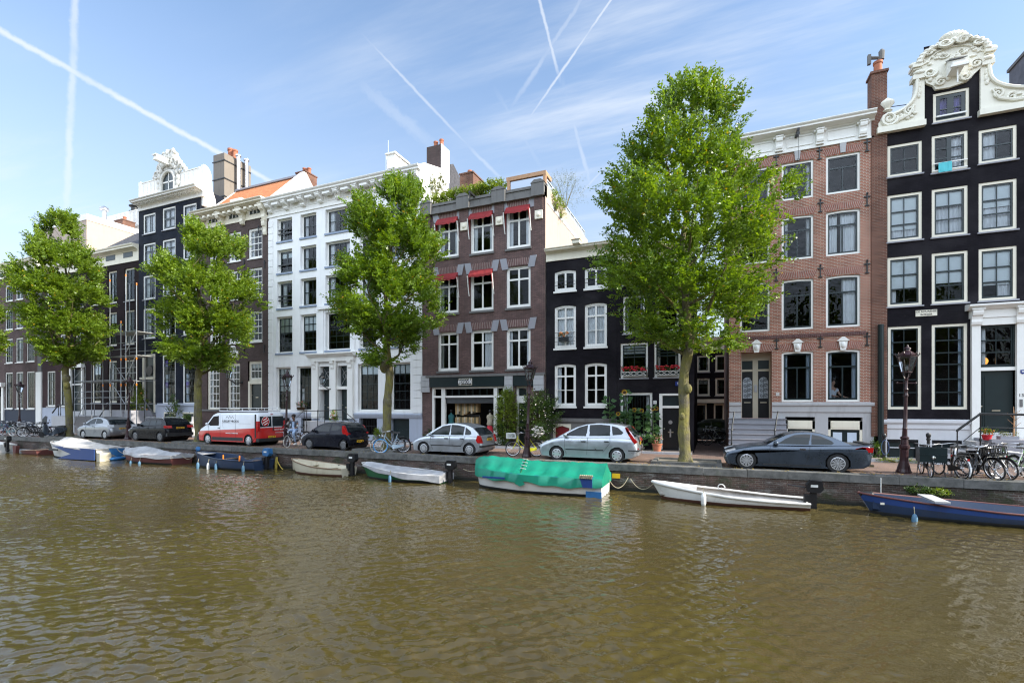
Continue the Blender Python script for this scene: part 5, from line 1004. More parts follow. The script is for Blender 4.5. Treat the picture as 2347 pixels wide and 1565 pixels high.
for s in (-1, 1):
    spiral(mb, xm + s * .28, zc + 1.22, y0 - .1, .25, 1.8, .085, 0, s); spiral(mb, xm + s * .8, zc + .88, y0 - .06, .18, 1.5, .07, 0, -s); spiral(mb, xm + s * (Wn + .1), zc + .45, y0 + .05, .2, 1.5, .08, 0, s); mb.ball((xm + s * (Wn + .35), y0 + .1, zc + .42), (.2, .14, .16), 8)
    spiral(mb, xm + s * .75, zc - .3, y0 - .0, .24, 1.6, .07, 0, s); spiral(mb, xm + s * .4, zc - .85, y0 - .0, .2, 1.5, .06, 1, -s); spiral(mb, xm + s * .3, zc + .55, y0 + .02, .2, 1.5, .05, 0, s)
rr = random.Random(5)
for i in range(34): mb.ball((xm + rr.uniform(-.75, .75), y0 + .02, zc + rr.uniform(-1.0, .75)), (rr.uniform(.06, .14), .06, rr.uniform(.06, .14)), 6)
for i in range(9):   # scallop shell on top
    t = math.pi * (.12 + .76 * i / 8); mb.tube([(xm, y0, zc + 1.38), (xm + .3 * math.cos(t), y0 - .08, zc + 1.4 + .32 * math.sin(t)), (xm + .46 * math.cos(t), y0 - .0, zc + 1.4 + .52 * math.sin(t))], [.04, .075, .1], 6)
mb.ball((xm, y0 + .14, zc + 1.6), (.42, .1, .36), 10); mb.box(xm - .4, xm + .4, y0 - .02, y1, zc + 1.28, zc + 1.42); sqz(mb, zc, .64, .84)
h.part(mb, 'pediment_carving', M['gable_white'], 55)
mb = MB(); bz0 = zc - .5; mb.pr([(YF - .66, bz0), (YF - .7, bz0 + .26), (YF - .2, bz0 + .52), (YF - .1, bz0 + .4), (YF - .1, bz0 - .1)], xm - .2, xm + .2, 'x'); mb.box(xm - .28, xm + .28, YF - .78, YF - .661, bz0 - .03, bz0 + .05); mb.box(xm - .02, xm + .02, YF - .6, YF - .56, bz0 - .6, bz0); h.part(mb, 'hoist_beam', M['white'])
MB().pr([(YF - .75, bz0 + .265), (YF - .2, bz0 + .53), (YF - .2, bz0 + .57), (YF - .75, bz0 + .305)], xm - .25, xm + .25, 'x').build('hoist_roof', M['dark_stone'], h.root)
mb = MB(); zr = zn + .8; mb.add([(nx0 + .2, YF + .25, SH), (nx1 - .2, YF + .25, SH), (xm, YF + .25, zr), (nx0 + .2, YF + 10, SH), (nx1 - .2, YF + 10, SH), (xm, YF + 10, zr)], [(0, 1, 2), (3, 4, 5), (0, 2, 5, 3), (1, 2, 5, 4), (0, 1, 4, 3)]); h.part(mb, 'roof', M['tiles_dark'])
mb = MB(); x = X0 + .03; mb.tube([(x, YF - .12, .1), (x, YF - .12, za(2010, 745))], .11, 8); h.part(mb, 'drain_pipe', M['green_black'], 50)
mb = MB(); mb.tube([(X0 - .35, YF + .1, za(2031, 242)), (nx0 - .35, YF + .1, za(2086, 237))], .018, 5); h.part(mb, 'stay_rod', M['black_iron'])
stz = za(2244, 1002); mb = MB(); mb.box(xa(2228), X1, 24.0, YF - .15, 0.0, stz); h.part(mb, 'stoop', M['sill_stone'])
mb = MB(); n = 6
for i in range(n): a = xa(2228) - .32 * (n - i); mb.box(a, xa(2228), 24.35, YF - .15, 0, stz * (i + .3) / n)
h.part(mb, 'stoop_steps', M['stone'])
# ======== grey house beyond the right edge, only its roof flank showing
h = House('grey slate house beyond the black gable house, mostly out of view', X1 + .02, X1 + 6.5, M['dark_stone'], group=HG)
for (z0, z1) in ((1.6, 4.2), (5.5, 8.2), (9.2, 11.4)):
    for q in (1.0, 3.0, 5.0): h.win(h.x0 + q - .1, h.x0 + q + 1.1, z0, z1, 'white', h=(.5,), v=(.5,))
h.wall([(h.x0, h.x1, 0, 14, 0)]); h.cornice(14, 15, .4); h.flat(14.95)
YR = YF + 7.5; xr = xa(2313, YR); zr = za(2313, 166, YR); h.part(MB().box(xr, xr + 4, YF + 1.5, YR, 14.8, zr), 'mansard', M['slate'])
mb = MB(); mb.box(xr - .06, xr + 4.1, YF + 1.4, YR + .1, zr + .003, zr + .16); h.part(mb, 'mansard_edge', M['dark_stone'])
# ======== house at the far end of the alley
YA = 37.0
h = House('dark house with cream windows closing the far end of the alley', xa(1560, YA), xa(1720, YA), M['black_brick'], yf=YA, depth=8, group=HG)
for (t, b) in ((815, 853), (867, 907)):
    for p, q_ in ((1597, 1626.5), (1639.5, 1668), (1566, 1588)): h.win(xa(p, YA), xa(q_, YA), za(1597, b, YA), za(1597, t, YA), 'cream', v=(.5,), h=(.5,), fw=.12)
h.win(xa(1588, YA), xa(1620, YA), .3, za(1597, 925, YA), 'cream', v=(.5,), h=(.7,), fw=.1, sill=None); h.win(xa(1636, YA), xa(1660, YA), 1.3, za(1597, 925, YA), 'cream', v=(), h=(.5,), fw=.1)
zt = za(1600, 804, YA); h.wall([(h.x0, h.x1, 0, zt, 0)]); h.flat(zt); h.cornice(zt, zt + .9, .3, frieze=.6); mb = MB(); mb.box(h.x0, h.x1, YA - .15, YA - .003, za(1597, 925, YA) + .05, za(1597, 918, YA) + .1); h.part(mb, 'shop_ledge', M['cream'])
# flank wall of the brick house towards the alley, with pipes
# ---------------------------------------------------------------- trees: trunk, limbs and leaf sprays spread through the crown's volume
def leaf_mesh(name, P, D, Nn, L, Wd, mat, par, fold=.25):
    # P base, D blade direction, Nn blade normal (n x 3), L length, Wd width -> one kite-shaped, slightly folded blade each
    S = np.cross(D, Nn); S /= np.linalg.norm(S, axis=1)[:, None] + 1e-9
    L = L[:, None]; Wd = Wd[:, None]; up = Nn * Wd * fold
    V = np.stack([P, P + D * L * .45 + S * Wd * .5 + up, P + D * L, P + D * L * .45 - S * Wd * .5 + up], 1).reshape(-1, 3)
    o3 = ORG.get(par, (0, 0, 0)); V = V - np.array(o3)
    n = len(P); me = bpy.data.meshes.new(name); me.vertices.add(4 * n); me.loops.add(4 * n); me.polygons.add(n)
    me.vertices.foreach_set('co', V.astype(np.float32).ravel()); me.loops.foreach_set('vertex_index', np.arange(4 * n, dtype=np.int32))
    me.polygons.foreach_set('loop_start', np.arange(0, 4 * n, 4, dtype=np.int32)); me.polygons.foreach_set('loop_total', np.full(n, 4, np.int32))
    me.update(calc_edges=True); me.validate(); me.materials.append(mat)
    o = bpy.data.objects.new(name, me); COL.objects.link(o); o.parent = par; ORG[o] = o3; return o
def unit(a): return a / (np.linalg.norm(a, axis=-1)[..., None] + 1e-9)
def sprays(rs, base, out, nleaf, tl, ll, lw, droop=.15):
    # feathery twigs: leaves set alternately along each twig, flat spray
    n = len(base); U = np.array([0, 0, 1.0])
    d = unit(out + rs.normal(0, .38, (n, 3)) + np.array([0, 0, .18]))
    s = unit(np.cross(d, unit(U + rs.normal(0, .45, (n, 3))))); nn = unit(np.cross(s, d)); nn = np.where(nn[:, 2:3] < 0, -nn, nn)
    t = (np.arange(nleaf) + .5) / nleaf; sg = np.where(np.arange(nleaf) % 2 == 0, 1.0, -1.0)
    T = tl * rs.uniform(.7, 1.3, (n, 1)); p = base[:, None, :] + d[:, None, :] * (T * t)[:, :, None] - U * (droop * (T * t) ** 2)[:, :, None]
    taper = (1.05 - .45 * t)[None, :]
    D = unit(d[:, None, :] * .75 + s[:, None, :] * sg[None, :, None] * .85 + rs.normal(0, .28, (n, nleaf, 3)))
    Nn = unit(nn[:, None, :] + rs.normal(0, .42, (n, nleaf, 3)))
    p = p + rs.normal(0, .03, p.shape)
    return p.reshape(-1, 3), D.reshape(-1, 3), Nn.reshape(-1, 3), (ll * rs.uniform(.75, 1.25, (n, nleaf)) * taper).ravel(), (lw * rs.uniform(.8, 1.2, (n, nleaf)) * taper).ravel()
M['leaf_elm'] = leafmat('leaf_elm', (.082, .155, .013), (.175, .265, .024), trans=.33, yellow=.006)
M['leaf_elm_far'] = leafmat('leaf_elm_far', (.095, .165, .015), (.185, .27, .028), trans=.33, yellow=.006)
def bark_mat():
    m, nt, N, L, B = nmat('elm_bark'); v = coords(N, L)
    mp = N.new('ShaderNodeMapping'); L.new(v, mp.inputs['Vector']); mp.inputs['Scale'].default_value = (1, 1, .25)
    f = nz(N, L, mp.outputs[0], 14, 6, .7); c = ramp(N, L, f, (.045, .038, .03), (.15, .13, .10))
    g = nz(N, L, v, 1.5, 6, .65); c = mixc(N, L, ramp(N, L, g, (0, 0, 0), (.85, .85, .85), .36, .62), c, (.20, .18, .035))
    L.new(c, B.inputs['Base Color']); B.inputs['Roughness'].default_value = .9; bump(N, L, B, f, 1.0, .09); return m
M['bark'] = bark_mat()
TG = 'elm trees along the quay'
def tree(label, tpx, Yt, prof, seed, ns, leaf='leaf_elm', ll=.15, lw=.10, r0=.24, kn=None, nl=22, ry=.98, lean=0.0):
    rs = np.random.RandomState(seed); rd = random.Random(seed); x0 = xa(tpx, Yt); t = thing('elm_tree', label, 'tree', (x0, Yt, 0), TG)
    zs = np.array([za(tpx, p[0], Yt) for p in prof][::-1]); xl = np.array([xa(p[1], Yt) for p in prof][::-1]); xr = np.array([xa(p[2], Yt) for p in prof][::-1])
    zb, zt = zs[0], zs[-1]; phi = math.atan2(x0, Yt); cp, ex, ey = math.cos(phi), math.cos(phi), -math.sin(phi)   # crown widths as seen across the line of sight
    S_ = lambda z: ((np.interp(z, zs, xl) + np.interp(z, zs, xr)) / 2 - x0) * cp; C = lambda z: x0 + S_(z) * ex; CY = lambda z: Yt + S_(z) * ey; Rr = lambda z: np.maximum((np.interp(z, zs, xr) - np.interp(z, zs, xl)) / 2 * cp, .12)
    # trunk
    mb = MB(); pts = []; rad = []; n = 34; ztr = zb + (zt - zb) * .82
    for i in range(n + 1):
        f = i / n; z = ztr * f; wob = .10 * math.sin(z * .9 + seed) + .05 * math.sin(z * 2.3 + seed)
        xx = x0 + (C(z) - x0) * max(0, (z - zb) / (zt - zb)) * .8 + wob * min(1, z / 2); pts.append((xx, Yt + .08 * math.sin(z * .7 + seed * 2), z - (.05 if i == 0 else 0)))
        rad.append(r0 * (1.45 if i == 0 else 1) * (1 - .2 * min(1, z / zb)) * (1 - .86 * max(0, (z - zb) / (ztr - zb))) * (1 + .06 * math.sin(z * 4 + seed) + .05 * math.sin(z * 9.3 + seed * 3)))
    mb.tube(pts, rad, 12)
    for kx, kz, kr in (kn or []): mb.ball((x0 + kx, Yt - .1, kz), (kr, kr * .8, kr * 1.3), 9)
    mb.build('trunk', M['bark'], t, 60)
    pz = np.array([p[2] for p in pts]); px_ = np.array([p[0] for p in pts]); py = np.array([p[1] for p in pts])
    # limbs
    for i in range(15):
        f = (i + .5) / 15; z0 = zb * .96 + (ztr - zb) * f * .8; a = i * 2.4 + seed; z1 = min(zt - .4, z0 + rd.uniform(1.2, 3.2)); rr = float(Rr(z1)) * rd.uniform(.55, .85)
        b = Vector((float(np.interp(z0, pz, px_)), float(np.interp(z0, pz, py)), z0)); e = Vector((float(C(z1)) + rr * math.cos(a), float(CY(z1)) + rr * math.sin(a) * ry, z1))
        m = b.lerp(e, .5) + Vector((rd.uniform(-.2, .2), rd.uniform(-.2, .2), -.25)); rb = r0 * (.42 - .28 * f); lb = MB()
        lb.tube([b, b.lerp(m, .5) + Vector((0, 0, -.05)), m, m.lerp(e, .5) + Vector((0, 0, .08)), e], [rb, rb * .8, rb * .6, rb * .4, rb * .15], 6)
        for q in range(4):
            s = m.lerp(e, q / 4 + .1); g = s + Vector((rd.uniform(-1, 1), rd.uniform(-1, 1), rd.uniform(.2, 1.1))); lb.tube([s, s.lerp(g, .5) + Vector((0, 0, .1)), g], [rb * .3, rb * .2, .01], 4)
        lb.build('limb', M['bark'], t, 60)
    # leaf sprays: rejection sampled in the crown, thinned by a lumpy field so that clumps and gaps form
    N0 = int(ns * 2.2); z = zb + .25 + (zt - zb - .75) * rs.rand(N0 * 3); keep = rs.rand(N0 * 3) < (Rr(z) / Rr(zs).max()) ** 1.6 + .04; z = z[keep][:N0]; n = len(z)
    a = rs.rand(n) * 2 * np.pi; u = rs.rand(n) ** .42
    lum = 1 + .13 * np.sin(3 * a + z * 1.7 + seed) + .12 * np.sin(5 * a - z * 2.9 + seed * 2) + .09 * np.sin(9 * a + z * 5)
    r = np.maximum(Rr(z) - .38, .06) * u * np.minimum(lum, 1.14); X = C(z) + r * np.cos(a); Y = CY(z) + r * np.sin(a) * ry
    fld = np.sin(X * 2.3 + seed) * np.sin(Y * 2.1 + z * 1.1) + np.sin(z * 2.6 + X * .9 + seed) * .8 + np.sin(Y * 3.7 + X * 3.1) * .5 + rs.normal(0, .35, n)
    ok = fld > np.quantile(fld, .80 - .0) - 2 * (u > .9) if False else fld > np.quantile(fld, 1 - ns / max(ns + 1, n) * 1.0)
    X, Y, z, a, u = X[ok], Y[ok], z[ok], a[ok], u[ok]
    dz = (z - zb) / (zt - zb)
    out = np.stack([np.cos(a) * (1.1 - .5 * dz), np.sin(a) * (1.1 - .5 * dz), .1 + 1.0 * dz ** 1.5 + .15 * rs.rand(len(z))], 1)
    base = np.stack([X, Y, z], 1)
    leaf_mesh('foliage', *sprays(rs, base, out, nl, .72, ll, lw), M[leaf], t)
    return t
tree('large elm, tallest of the row, in front of the black corner house and the alley', 1571, 20.6, [(172, 1592, 1622), (186, 1548, 1656), (230, 1512, 1680), (262, 1470, 1712), (300, 1446, 1716), (350, 1418, 1708), (400, 1385, 1704), (450, 1374, 1752), (475, 1380, 1826), (520, 1370, 1828), (560, 1378, 1808), (605, 1385, 1796), (650, 1372, 1764), (685, 1380, 1784), (722, 1424, 1738), (762, 1446, 1720), (800, 1530, 1708), (818, 1640, 1700)], 3, 3500, nl=24, r0=.235, kn=[(.1, 3.0, .16), (-.12, 1.9, .12)])
tree('elm with a bumpy trunk in front of the white house above two bicycles', 888, 20.4, [(400, 905, 926), (430, 878, 962), (452, 852, 995), (478, 798, 1000), (520, 788, 1030), (560, 800, 1028), (600, 792, 1034), (650, 778, 1008), (690, 768, 1004), (712, 764, 1052), (745, 796, 1018), (782, 812, 964), (820, 818, 958), (850, 842, 904)], 5, 3200, ll=.165, lw=.11, kn=[(.08, 2.5, .24), (-.12, 4.3, .25), (.1, 4.6, .26)])
tree('elm directly behind the nose of the red and white van', 457, 20.6, [(498, 486, 508), (512, 430, 522), (542, 402, 578), (562, 398, 586), (602, 374, 570), (642, 350, 598), (682, 356, 624), (702, 364, 624), (742, 368, 600), (782, 374, 588), (812, 366, 560), (832, 396, 540), (862, 428, 498)], 8, 3200, ll=.18, lw=.12, leaf='leaf_elm_far', kn=[(.1, 3.8, .22)])
tree('elm at the end of the row beside the parked scooter', 155, 20.8, [(487, 132, 158), (502, 106, 184), (532, 82, 194), (562, 72, 210), (602, 44, 232), (632, 34, 256), (662, 30, 250), (702, 38, 266), (742, 44, 280), (772, 50, 276), (802, 74, 262), (832, 112, 228), (846, 148, 198)], 13, 3200, ll=.19, lw=.125, leaf='leaf_elm_far', kn=[(.06, 4.4, .3), (.1, 3.9, .25)])
tree('elm at the left edge of the photo, only its right side in view', -75, 20.7, [(560, -100, -40), (600, -130, -20), (640, -150, 2), (680, -165, 16), (720, -170, 34), (760, -170, 28), (800, -150, 28), (830, -120, 0)], 21, 1800, ll=.2, lw=.13, leaf='leaf_elm_far')
# ---------------------------------------------------------------- parked cars
def carpaint(name, c, metal=.0, rough=.32):
    m, nt, N, L, B = nmat(name); B.inputs['Base Color'].default_value = rgba(c); B.inputs['Metallic'].default_value = metal
    v = coords(N, L, obj=True); f = nz(N, L, v, 2.5, 5)     # a film of dust, thicker low down in patches
    L.new(ramp(N, L, f, c, tuple(min(1, x * 1.12 + .003) for x in c)), B.inputs['Base Color']); L.new(ramp(N, L, f, (rough * .7,) * 3, (rough * 1.35,) * 3), B.inputs['Roughness'])
    B.inputs['Coat Weight'].default_value = .8 if sum(c) > .3 else (.35 if sum(c) > .1 else .08); B.inputs['Specular IOR Level'].default_value = .5 if sum(c) > .1 else .2; B.inputs['Coat Roughness'].default_value = .05; return m
M['tyre'] = paint('tyre', (.014, .014, .015), .8, .2, 8); M['trim'] = paint('trim', (.018, .019, .021), .5, .15, 6)
M['alloy'] = paint('alloy', (.62, .63, .65), .3, .08, 5, metal=.6); M['dark_alloy'] = paint('dark_alloy', (.24, .24, .25), .35, .1, 5, metal=.5)
M['car_glass'] = paint('car_glass', (.010, .015, .018), .05, .25, 1.5, spec=.32)
M['tail_red'] = paint('tail_red', (.42, .012, .012), .12, .2, 9, coat=.8); M['tail_orange'] = paint('tail_orange', (.7, .2, .02), .12, .2, 9, coat=.8); M['lamp_clear'] = paint('lamp_clear', (.55, .57, .6), .08, .15, 9, coat=.9)
M['plate_yellow'] = paint('plate_yellow', (.75, .43, .01), .45, .05); M['chrome'] = paint('chrome', (.75, .76, .78), .12, .04, metal=1.0)
CG = 'cars parked along the quay'
def wheel(par, x, y, r, side, spokes=7, rim='alloy', w=.19, style='spoke'):
    mb = MB(); s = side; pr = [(r * .62, -w / 2), (r * .93, -w / 2), (r, -w * .3), (r, w * .3), (r * .93, w / 2), (r * .62, w / 2)]
    mb.lathe([(a, b) for a, b in pr], (x, y, r), 26, ax='y'); o = mb.build('wheel', M['tyre'], par, 40); ORG[o] = ORG[par]
    q = y + s * (w / 2 + .002); mb = MB(); rr = r * .66
    mb.lathe([(rr * .98, -.01 * s), (rr, .006 * s), (rr * .9, .012 * s), (rr * .88, -.012 * s)], (x, q, r), 26, ax='y', caps=False)
    if style == 'cap':
        mb.lathe([(rr * .9, .0), (rr * .55, .014 * s), (rr * .2, .02 * s), (.01, .022 * s)], (x, q, r), 26, ax='y')
    n = spokes
    for i in range(n):
        a = 2 * math.pi * i / n + .2; ca, sa = math.cos(a), math.sin(a)
        if style == 'cap': continue
        for da in ((-.13, .13) if style == 'double' else (0,)):
            c2, s2 = math.cos(a + da), math.sin(a + da); t = (-sa, ca); ww, w2 = (.014, .012) if style == 'double' else (.036, .028)
            A, B_ = (.06 * r * ca, .06 * r * sa), (rr * .92 * c2, rr * .92 * s2)
            mb.pr([(x + A[0] + t[0] * ww, r + A[1] + t[1] * ww), (x + A[0] - t[0] * ww, r + A[1] - t[1] * ww), (x + B_[0] - t[0] * w2, r + B_[1] - t[1] * w2), (x + B_[0] + t[0] * w2, r + B_[1] + t[1] * w2)], q - .012, q + .012)
    mb.lathe([(.045, 0), (.05, .016 * s), (.01, .02 * s)], (x, q, r), 12, ax='y'); mb.build('rim', M[rim], o, 35)
    MB().lathe([(rr * .9, 0), (rr * .9, .004)], (x, q - .02 * s - .002, r), 20, ax='y').build('rim_gap', M['trim'] if style != 'cap' else M['black_gloss'], o)
    if style == 'cap':
        mb = MB()
        for i in range(n): a = 2 * math.pi * i / n; mb.pr([(x + rr * f * math.cos(a + d), r + rr * f * math.sin(a + d)) for f, d in ((.58, -.1), (.82, -.15), (.82, .15), (.58, .1))], q + .013 * s, q + .017 * s)
        mb.build('cap_slot', M['trim'], o)
    return o
def car(label, X, Yn, sp, pm, rz=0.0, name='parked_car', cat='car', seat=True):
    L, Wd, H, xf, xr, wr = sp['L'], sp['W'], sp['H'], sp['xf'], sp['xr'], sp['wr']; hw = Wd / 2; x0 = -L / 2
    t = thing(name, label, cat, (0, 0, 0), CG); ORG[t] = (0, 0, 0); body = sp['body']; gl = sp.get('gc', .17)
    # lower body: side outline with wheel arches, lofted across the width so that nose, tail and shoulders round off
    ra = wr * 1.13; bot = []
    for c in (xr, xf):
        n = 9; bot += [(c + ra * math.cos(a), max(gl, wr + ra * math.sin(a))) for a in [(-.25 + 1.5 * i / n) * math.pi for i in range(n + 1)]]
    up = body; poly = [(x0 + a, b) for a, b in up] + [(x0 + a, b) for a, b in bot]; nu = len(up); zm = sp.get('zm', .42); cm = sp.get('comp', (.62, .86, .96))
    rs = []
    for f, cz, pl in ((-1, cm[0], .2), (-.975, cm[1], .12), (-.92, cm[2], .07), (-.7, 1, .02), (0, 1.0, 0), (.7, 1, .02), (.92, cm[2], .07), (.975, cm[1], .12), (1, cm[0], .2)):
        ring = []
        for i, (a, b) in enumerate(poly):
            k = max(0, abs(a) / (L / 2) - .62) / .38; a2 = a - math.copysign(pl * k ** 1.5, a) if i < nu else a
            b2 = zm + (b - zm) * cz if i < nu and b > zm else b
            ring.append((a2, f * hw, b2))
        rs.append(ring)
    mb = MB(); n = len(poly); vs = [p for r in rs for p in r]; nb = MB()
    for i in range(n):
        fs = [(k * n + i, k * n + (i + 1) % n, (k + 1) * n + (i + 1) % n, (k + 1) * n + i) for k in range(len(rs) - 1)]
        mb.f += fs; mb.m += [0 if i < nu - 1 else 1] * len(fs)
    mb.v = vs; mb.f += [tuple(range(n))[::-1], tuple(range((len(rs) - 1) * n, len(rs) * n))]; mb.m += [0, 0]
    # cabin
    if 'cab' in sp:
        cb = [(x0 + a, b) for a, b in sp['cab']]; zb = min(p[1] for p in cb); wb_, wt = hw - .03, hw - .03 - sp.get('tumble', .17)
        HW = lambda z: wb_ + (wt - wb_) * max(0, (z - zb)) / (H - zb); m = len(cb); fr = (-1, -.93, -.6, 0, .6, .93, 1); vs = []; base = len(mb.v)
        for a, b in cb: vs += [(a, HW(b) * f, b + (.022 * (1 - abs(f) ** 3) if b > zb + .05 else 0)) for f in fr]
        w = len(fr); fs = [(i * w + j, i * w + j + 1, (i + 1) * w + j + 1, (i + 1) * w + j) for i in range(m - 1) for j in range(w - 1)]
        fs += [tuple(i * w for i in range(m)), tuple(i * w + w - 1 for i in range(m))[::-1]]; mb.add(vs, fs, 0)
        def glassstrip(i0, i1, nm, s0=.06, s1=.06):
            A, B_ = Vector((cb[i0][0], 0, cb[i0][1])), Vector((cb[i1][0], 0, cb[i1][1])); pts = [Vector((cb[i][0], 0, cb[i][1])) for i in range(i0, i1 + 1)]
            pts[0] = pts[0].lerp(pts[1], s0 / max(.1, (pts[1] - pts[0]).length)); pts[-1] = pts[-1].lerp(pts[-2], s1 / max(.1, (pts[-2] - pts[-1]).length)); rr = []
            for i, p in enumerate(pts):
                d = (pts[min(i + 1, len(pts) - 1)] - pts[max(i - 1, 0)]).normalized(); nrm = Vector((-d.z, 0, d.x)); nrm = nrm if nrm.z > 0 else -nrm
                q = p + nrm * .012; rr.append([(q.x, HW(p.z) * f * .9, q.z + .022 * (1 - abs(f * .9) ** 3)) for f in (-1, -.6, 0, .6, 1)])
            return MB().rings(rr, False, False).build(nm, M['car_glass'], t, 50)
        for i0, i1, nm in sp['strips']: glassstrip(i0, i1, nm)
        for s in (-1, 1):
            for pg in sp['wins']:
                g = [(x0 + a, b) for a, b in pg]; o = [(a, s * (HW(b) + .004), b) for a, b in g]; c = (sum(p[0] for p in g) / len(g), sum(p[1] for p in g) / len(g))
                if s > 0 and False: continue
                MB().add(o, [tuple(range(len(o)))]).build('side_window', M['car_glass'], t)
                MB().add([(c[0] + (a - c[0]) * 1.05, s * (HW(b) + .002), c[1] + (b - c[1]) * 1.09) for a, b in g], [tuple(range(len(g)))]).build('window_seal', M['trim'], t)
    bo = mb.build('body', [pm, M['trim']], t, 48)
    S = -hw - .003
    def side(poly, nm, m, th=.012, both=True, y=0.0):
        for s in ((-1, 1) if both else (-1,)): MB().pr([(x0 + a, b) for a, b in poly], s * (hw - y + .003), s * (hw - y - .05)).build(nm, m, t)
    for ln in sp.get('lines', []):
        mb = MB()
        for s in (-1, 1): mb.cut(); mb.tube([(x0 + a, s * (hw + .001), b) for a, b in ln], .006, 4)
        mb.build('door_gap', M['trim'], t)
    for a, b in sp.get('handles', []):
        for s in (-1, 1): mb = MB(); mb.box(x0 + a - .09, x0 + a + .09, s * hw - .016 if s < 0 else hw - .01, s * hw + .01 if s < 0 else hw + .016, b - .022, b + .022); mb.build('door_handle', M[sp.get('hm', 'trim')], t)
    if 'mould' in sp:
        a, b, z = sp['mould']; [MB().box(x0 + a, x0 + b, s * hw - .012, s * hw + .012, z - .022, z + .022).build('side_moulding', M['trim'], t) for s in (-1, 1)]
    for c, s in ((xf, -1), (xr, -1), (xf, 1), (xr, 1)): wheel(t, x0 + c, s * (hw - .12), wr, s, sp.get('spk', 8), sp.get('rim', 'alloy'), .2, sp.get('ws', 'cap'))
    for c in (xf, xr): MB().lathe([(ra * .98, -hw + .24), (ra * .98, hw - .24)], (x0 + c, 0, wr), 16, ax='y').build('wheel_well', M['black_gloss'], t)
    # lamps, plates, bumpers
    for pg, m in sp.get('tail', []):
        for s in (-1, 1): MB().pr([(x0 + a, b) for a, b in pg], s * (hw - sp.get('tin', .0) + .006), s * (hw - sp.get('tw', .26))).build('tail_light', M[m], t)
    for pg in sp.get('head', []):
        for s in (-1, 1): MB().pr([(x0 + a, b) for a, b in pg], s * (hw - .03), s * (hw - .34)).build('headlight', M['lamp_clear'], t)
    px_, pz = sp['plate']; pp = MB().box(x0 + px_, x0 + px_ + .012, -.26, .26, pz - .055, pz + .055).build('number_plate', M['plate_yellow'], t)
    mb = MB(); yy = -.2
    for grp in (2, 3, 2):
        for k in range(grp): mb.box(x0 + px_ + .013, x0 + px_ + .016, yy, yy + .035, pz - .032, pz + .032); mb.box(x0 + px_ + .017, x0 + px_ + .018, yy + .012, yy + .025, pz - .012, pz + .014); yy += .048
        yy += .03
    mb.build('plate_characters', M['black_text'], pp)
    for nm, b, m in sp.get('boxes', []): MB().box(x0 + b[0], x0 + b[1], b[2] * hw, b[3] * hw, b[4], b[5]).build(nm, M[m] if isinstance(m, str) else m, t)
    for s in (-1, 1):
        a, b = sp['mirror']; mb = MB(); mb.ball((x0 + a, s * (hw + .07), b), (.09, .1, .075), 9); mb.box(x0 + a - .02, x0 + a + .06, s * (hw - .1) if s > 0 else s * hw - .03, s * hw + .03 if s > 0 else -(hw - .1), b - .06, b - .02); mb.build('wing_mirror', sp.get('mm', pm), t, 50)
    place(t, (X, Yn + hw * math.cos(rz), 0), rz); return t
def dash_ring(r, n): return [(r * math.cos(2 * math.pi * i / n), r * math.sin(2 * math.pi * i / n)) for i in range(n)]
P_SILVER = carpaint('silver_paint', (.42, .45, .49), .75, .34); P_BLACK = carpaint('black_paint', (.006, .006, .008), .1, .25); P_BLUEBLACK = carpaint('midnight_paint', (.008, .009, .016), .2, .25)
P_GREY = carpaint('graphite_paint', (.06, .078, .105), .7, .3); P_PALE = carpaint('pale_silver_paint', (.27, .28, .30), .7, .34); P_DARK = carpaint('dark_grey_paint', (.05, .052, .055), .4, .35)
C3 = dict(L=3.85, W=1.67, H=1.52, xf=.72, xr=3.18, wr=.30, body=[(.06, .2), (.0, .42), (.02, .58), (.14, .70), (.5, .83), (.95, .93), (2.0, .95), (3.2, .95), (3.72, .93), (3.8, .72), (3.85, .55), (3.83, .3), (3.7, .2)],
    cab=[(.82, .91), (1.2, 1.16), (1.6, 1.37), (2.0, 1.48), (2.4, 1.5), (2.9, 1.44), (3.28, 1.31), (3.55, 1.1), (3.72, .91)], strips=[(0, 2, 'windscreen'), (6, 8, 'rear_window')],
    wins=[[(1.05, .96), (1.38, 1.17), (1.72, 1.35), (2.1, 1.41), (2.1, .96)], [(2.18, .96), (2.18, 1.42), (2.5, 1.41), (2.86, 1.34), (2.86, .97)], [(2.94, .98), (2.94, 1.31), (3.2, 1.15), (3.26, 1.03), (3.16, .98)]],
    lines=[[(1.12, .93), (1.08, .55), (1.25, .25)], [(2.14, .93), (2.12, .3)], [(2.95, .93), (2.85, .62), (2.72, .45)]], handles=[(1.95, .80), (2.78, .81)], mould=(1.12, 2.75, .47), tail=[([(3.6, .98), (3.72, .95), (3.83, .62), (3.6, .62), (3.52, .75)], 'tail_red')], tw=.13, head=[[(.05, .56), (.42, .74), (.36, .58), (.1, .5)]],
    plate=(3.83, .76), boxes=[('bumper_strip', (3.7, 3.862, -1.004, 1.004, .42, .5), 'trim'), ('bumper_strip', (-.012, .2, -.96, .96, .42, .5), 'trim'), ('hatch_handle', (3.78, 3.83, -.18, .18, .84, .88), 'trim')], mirror=(1.12, .98), ws='cap', spk=12)
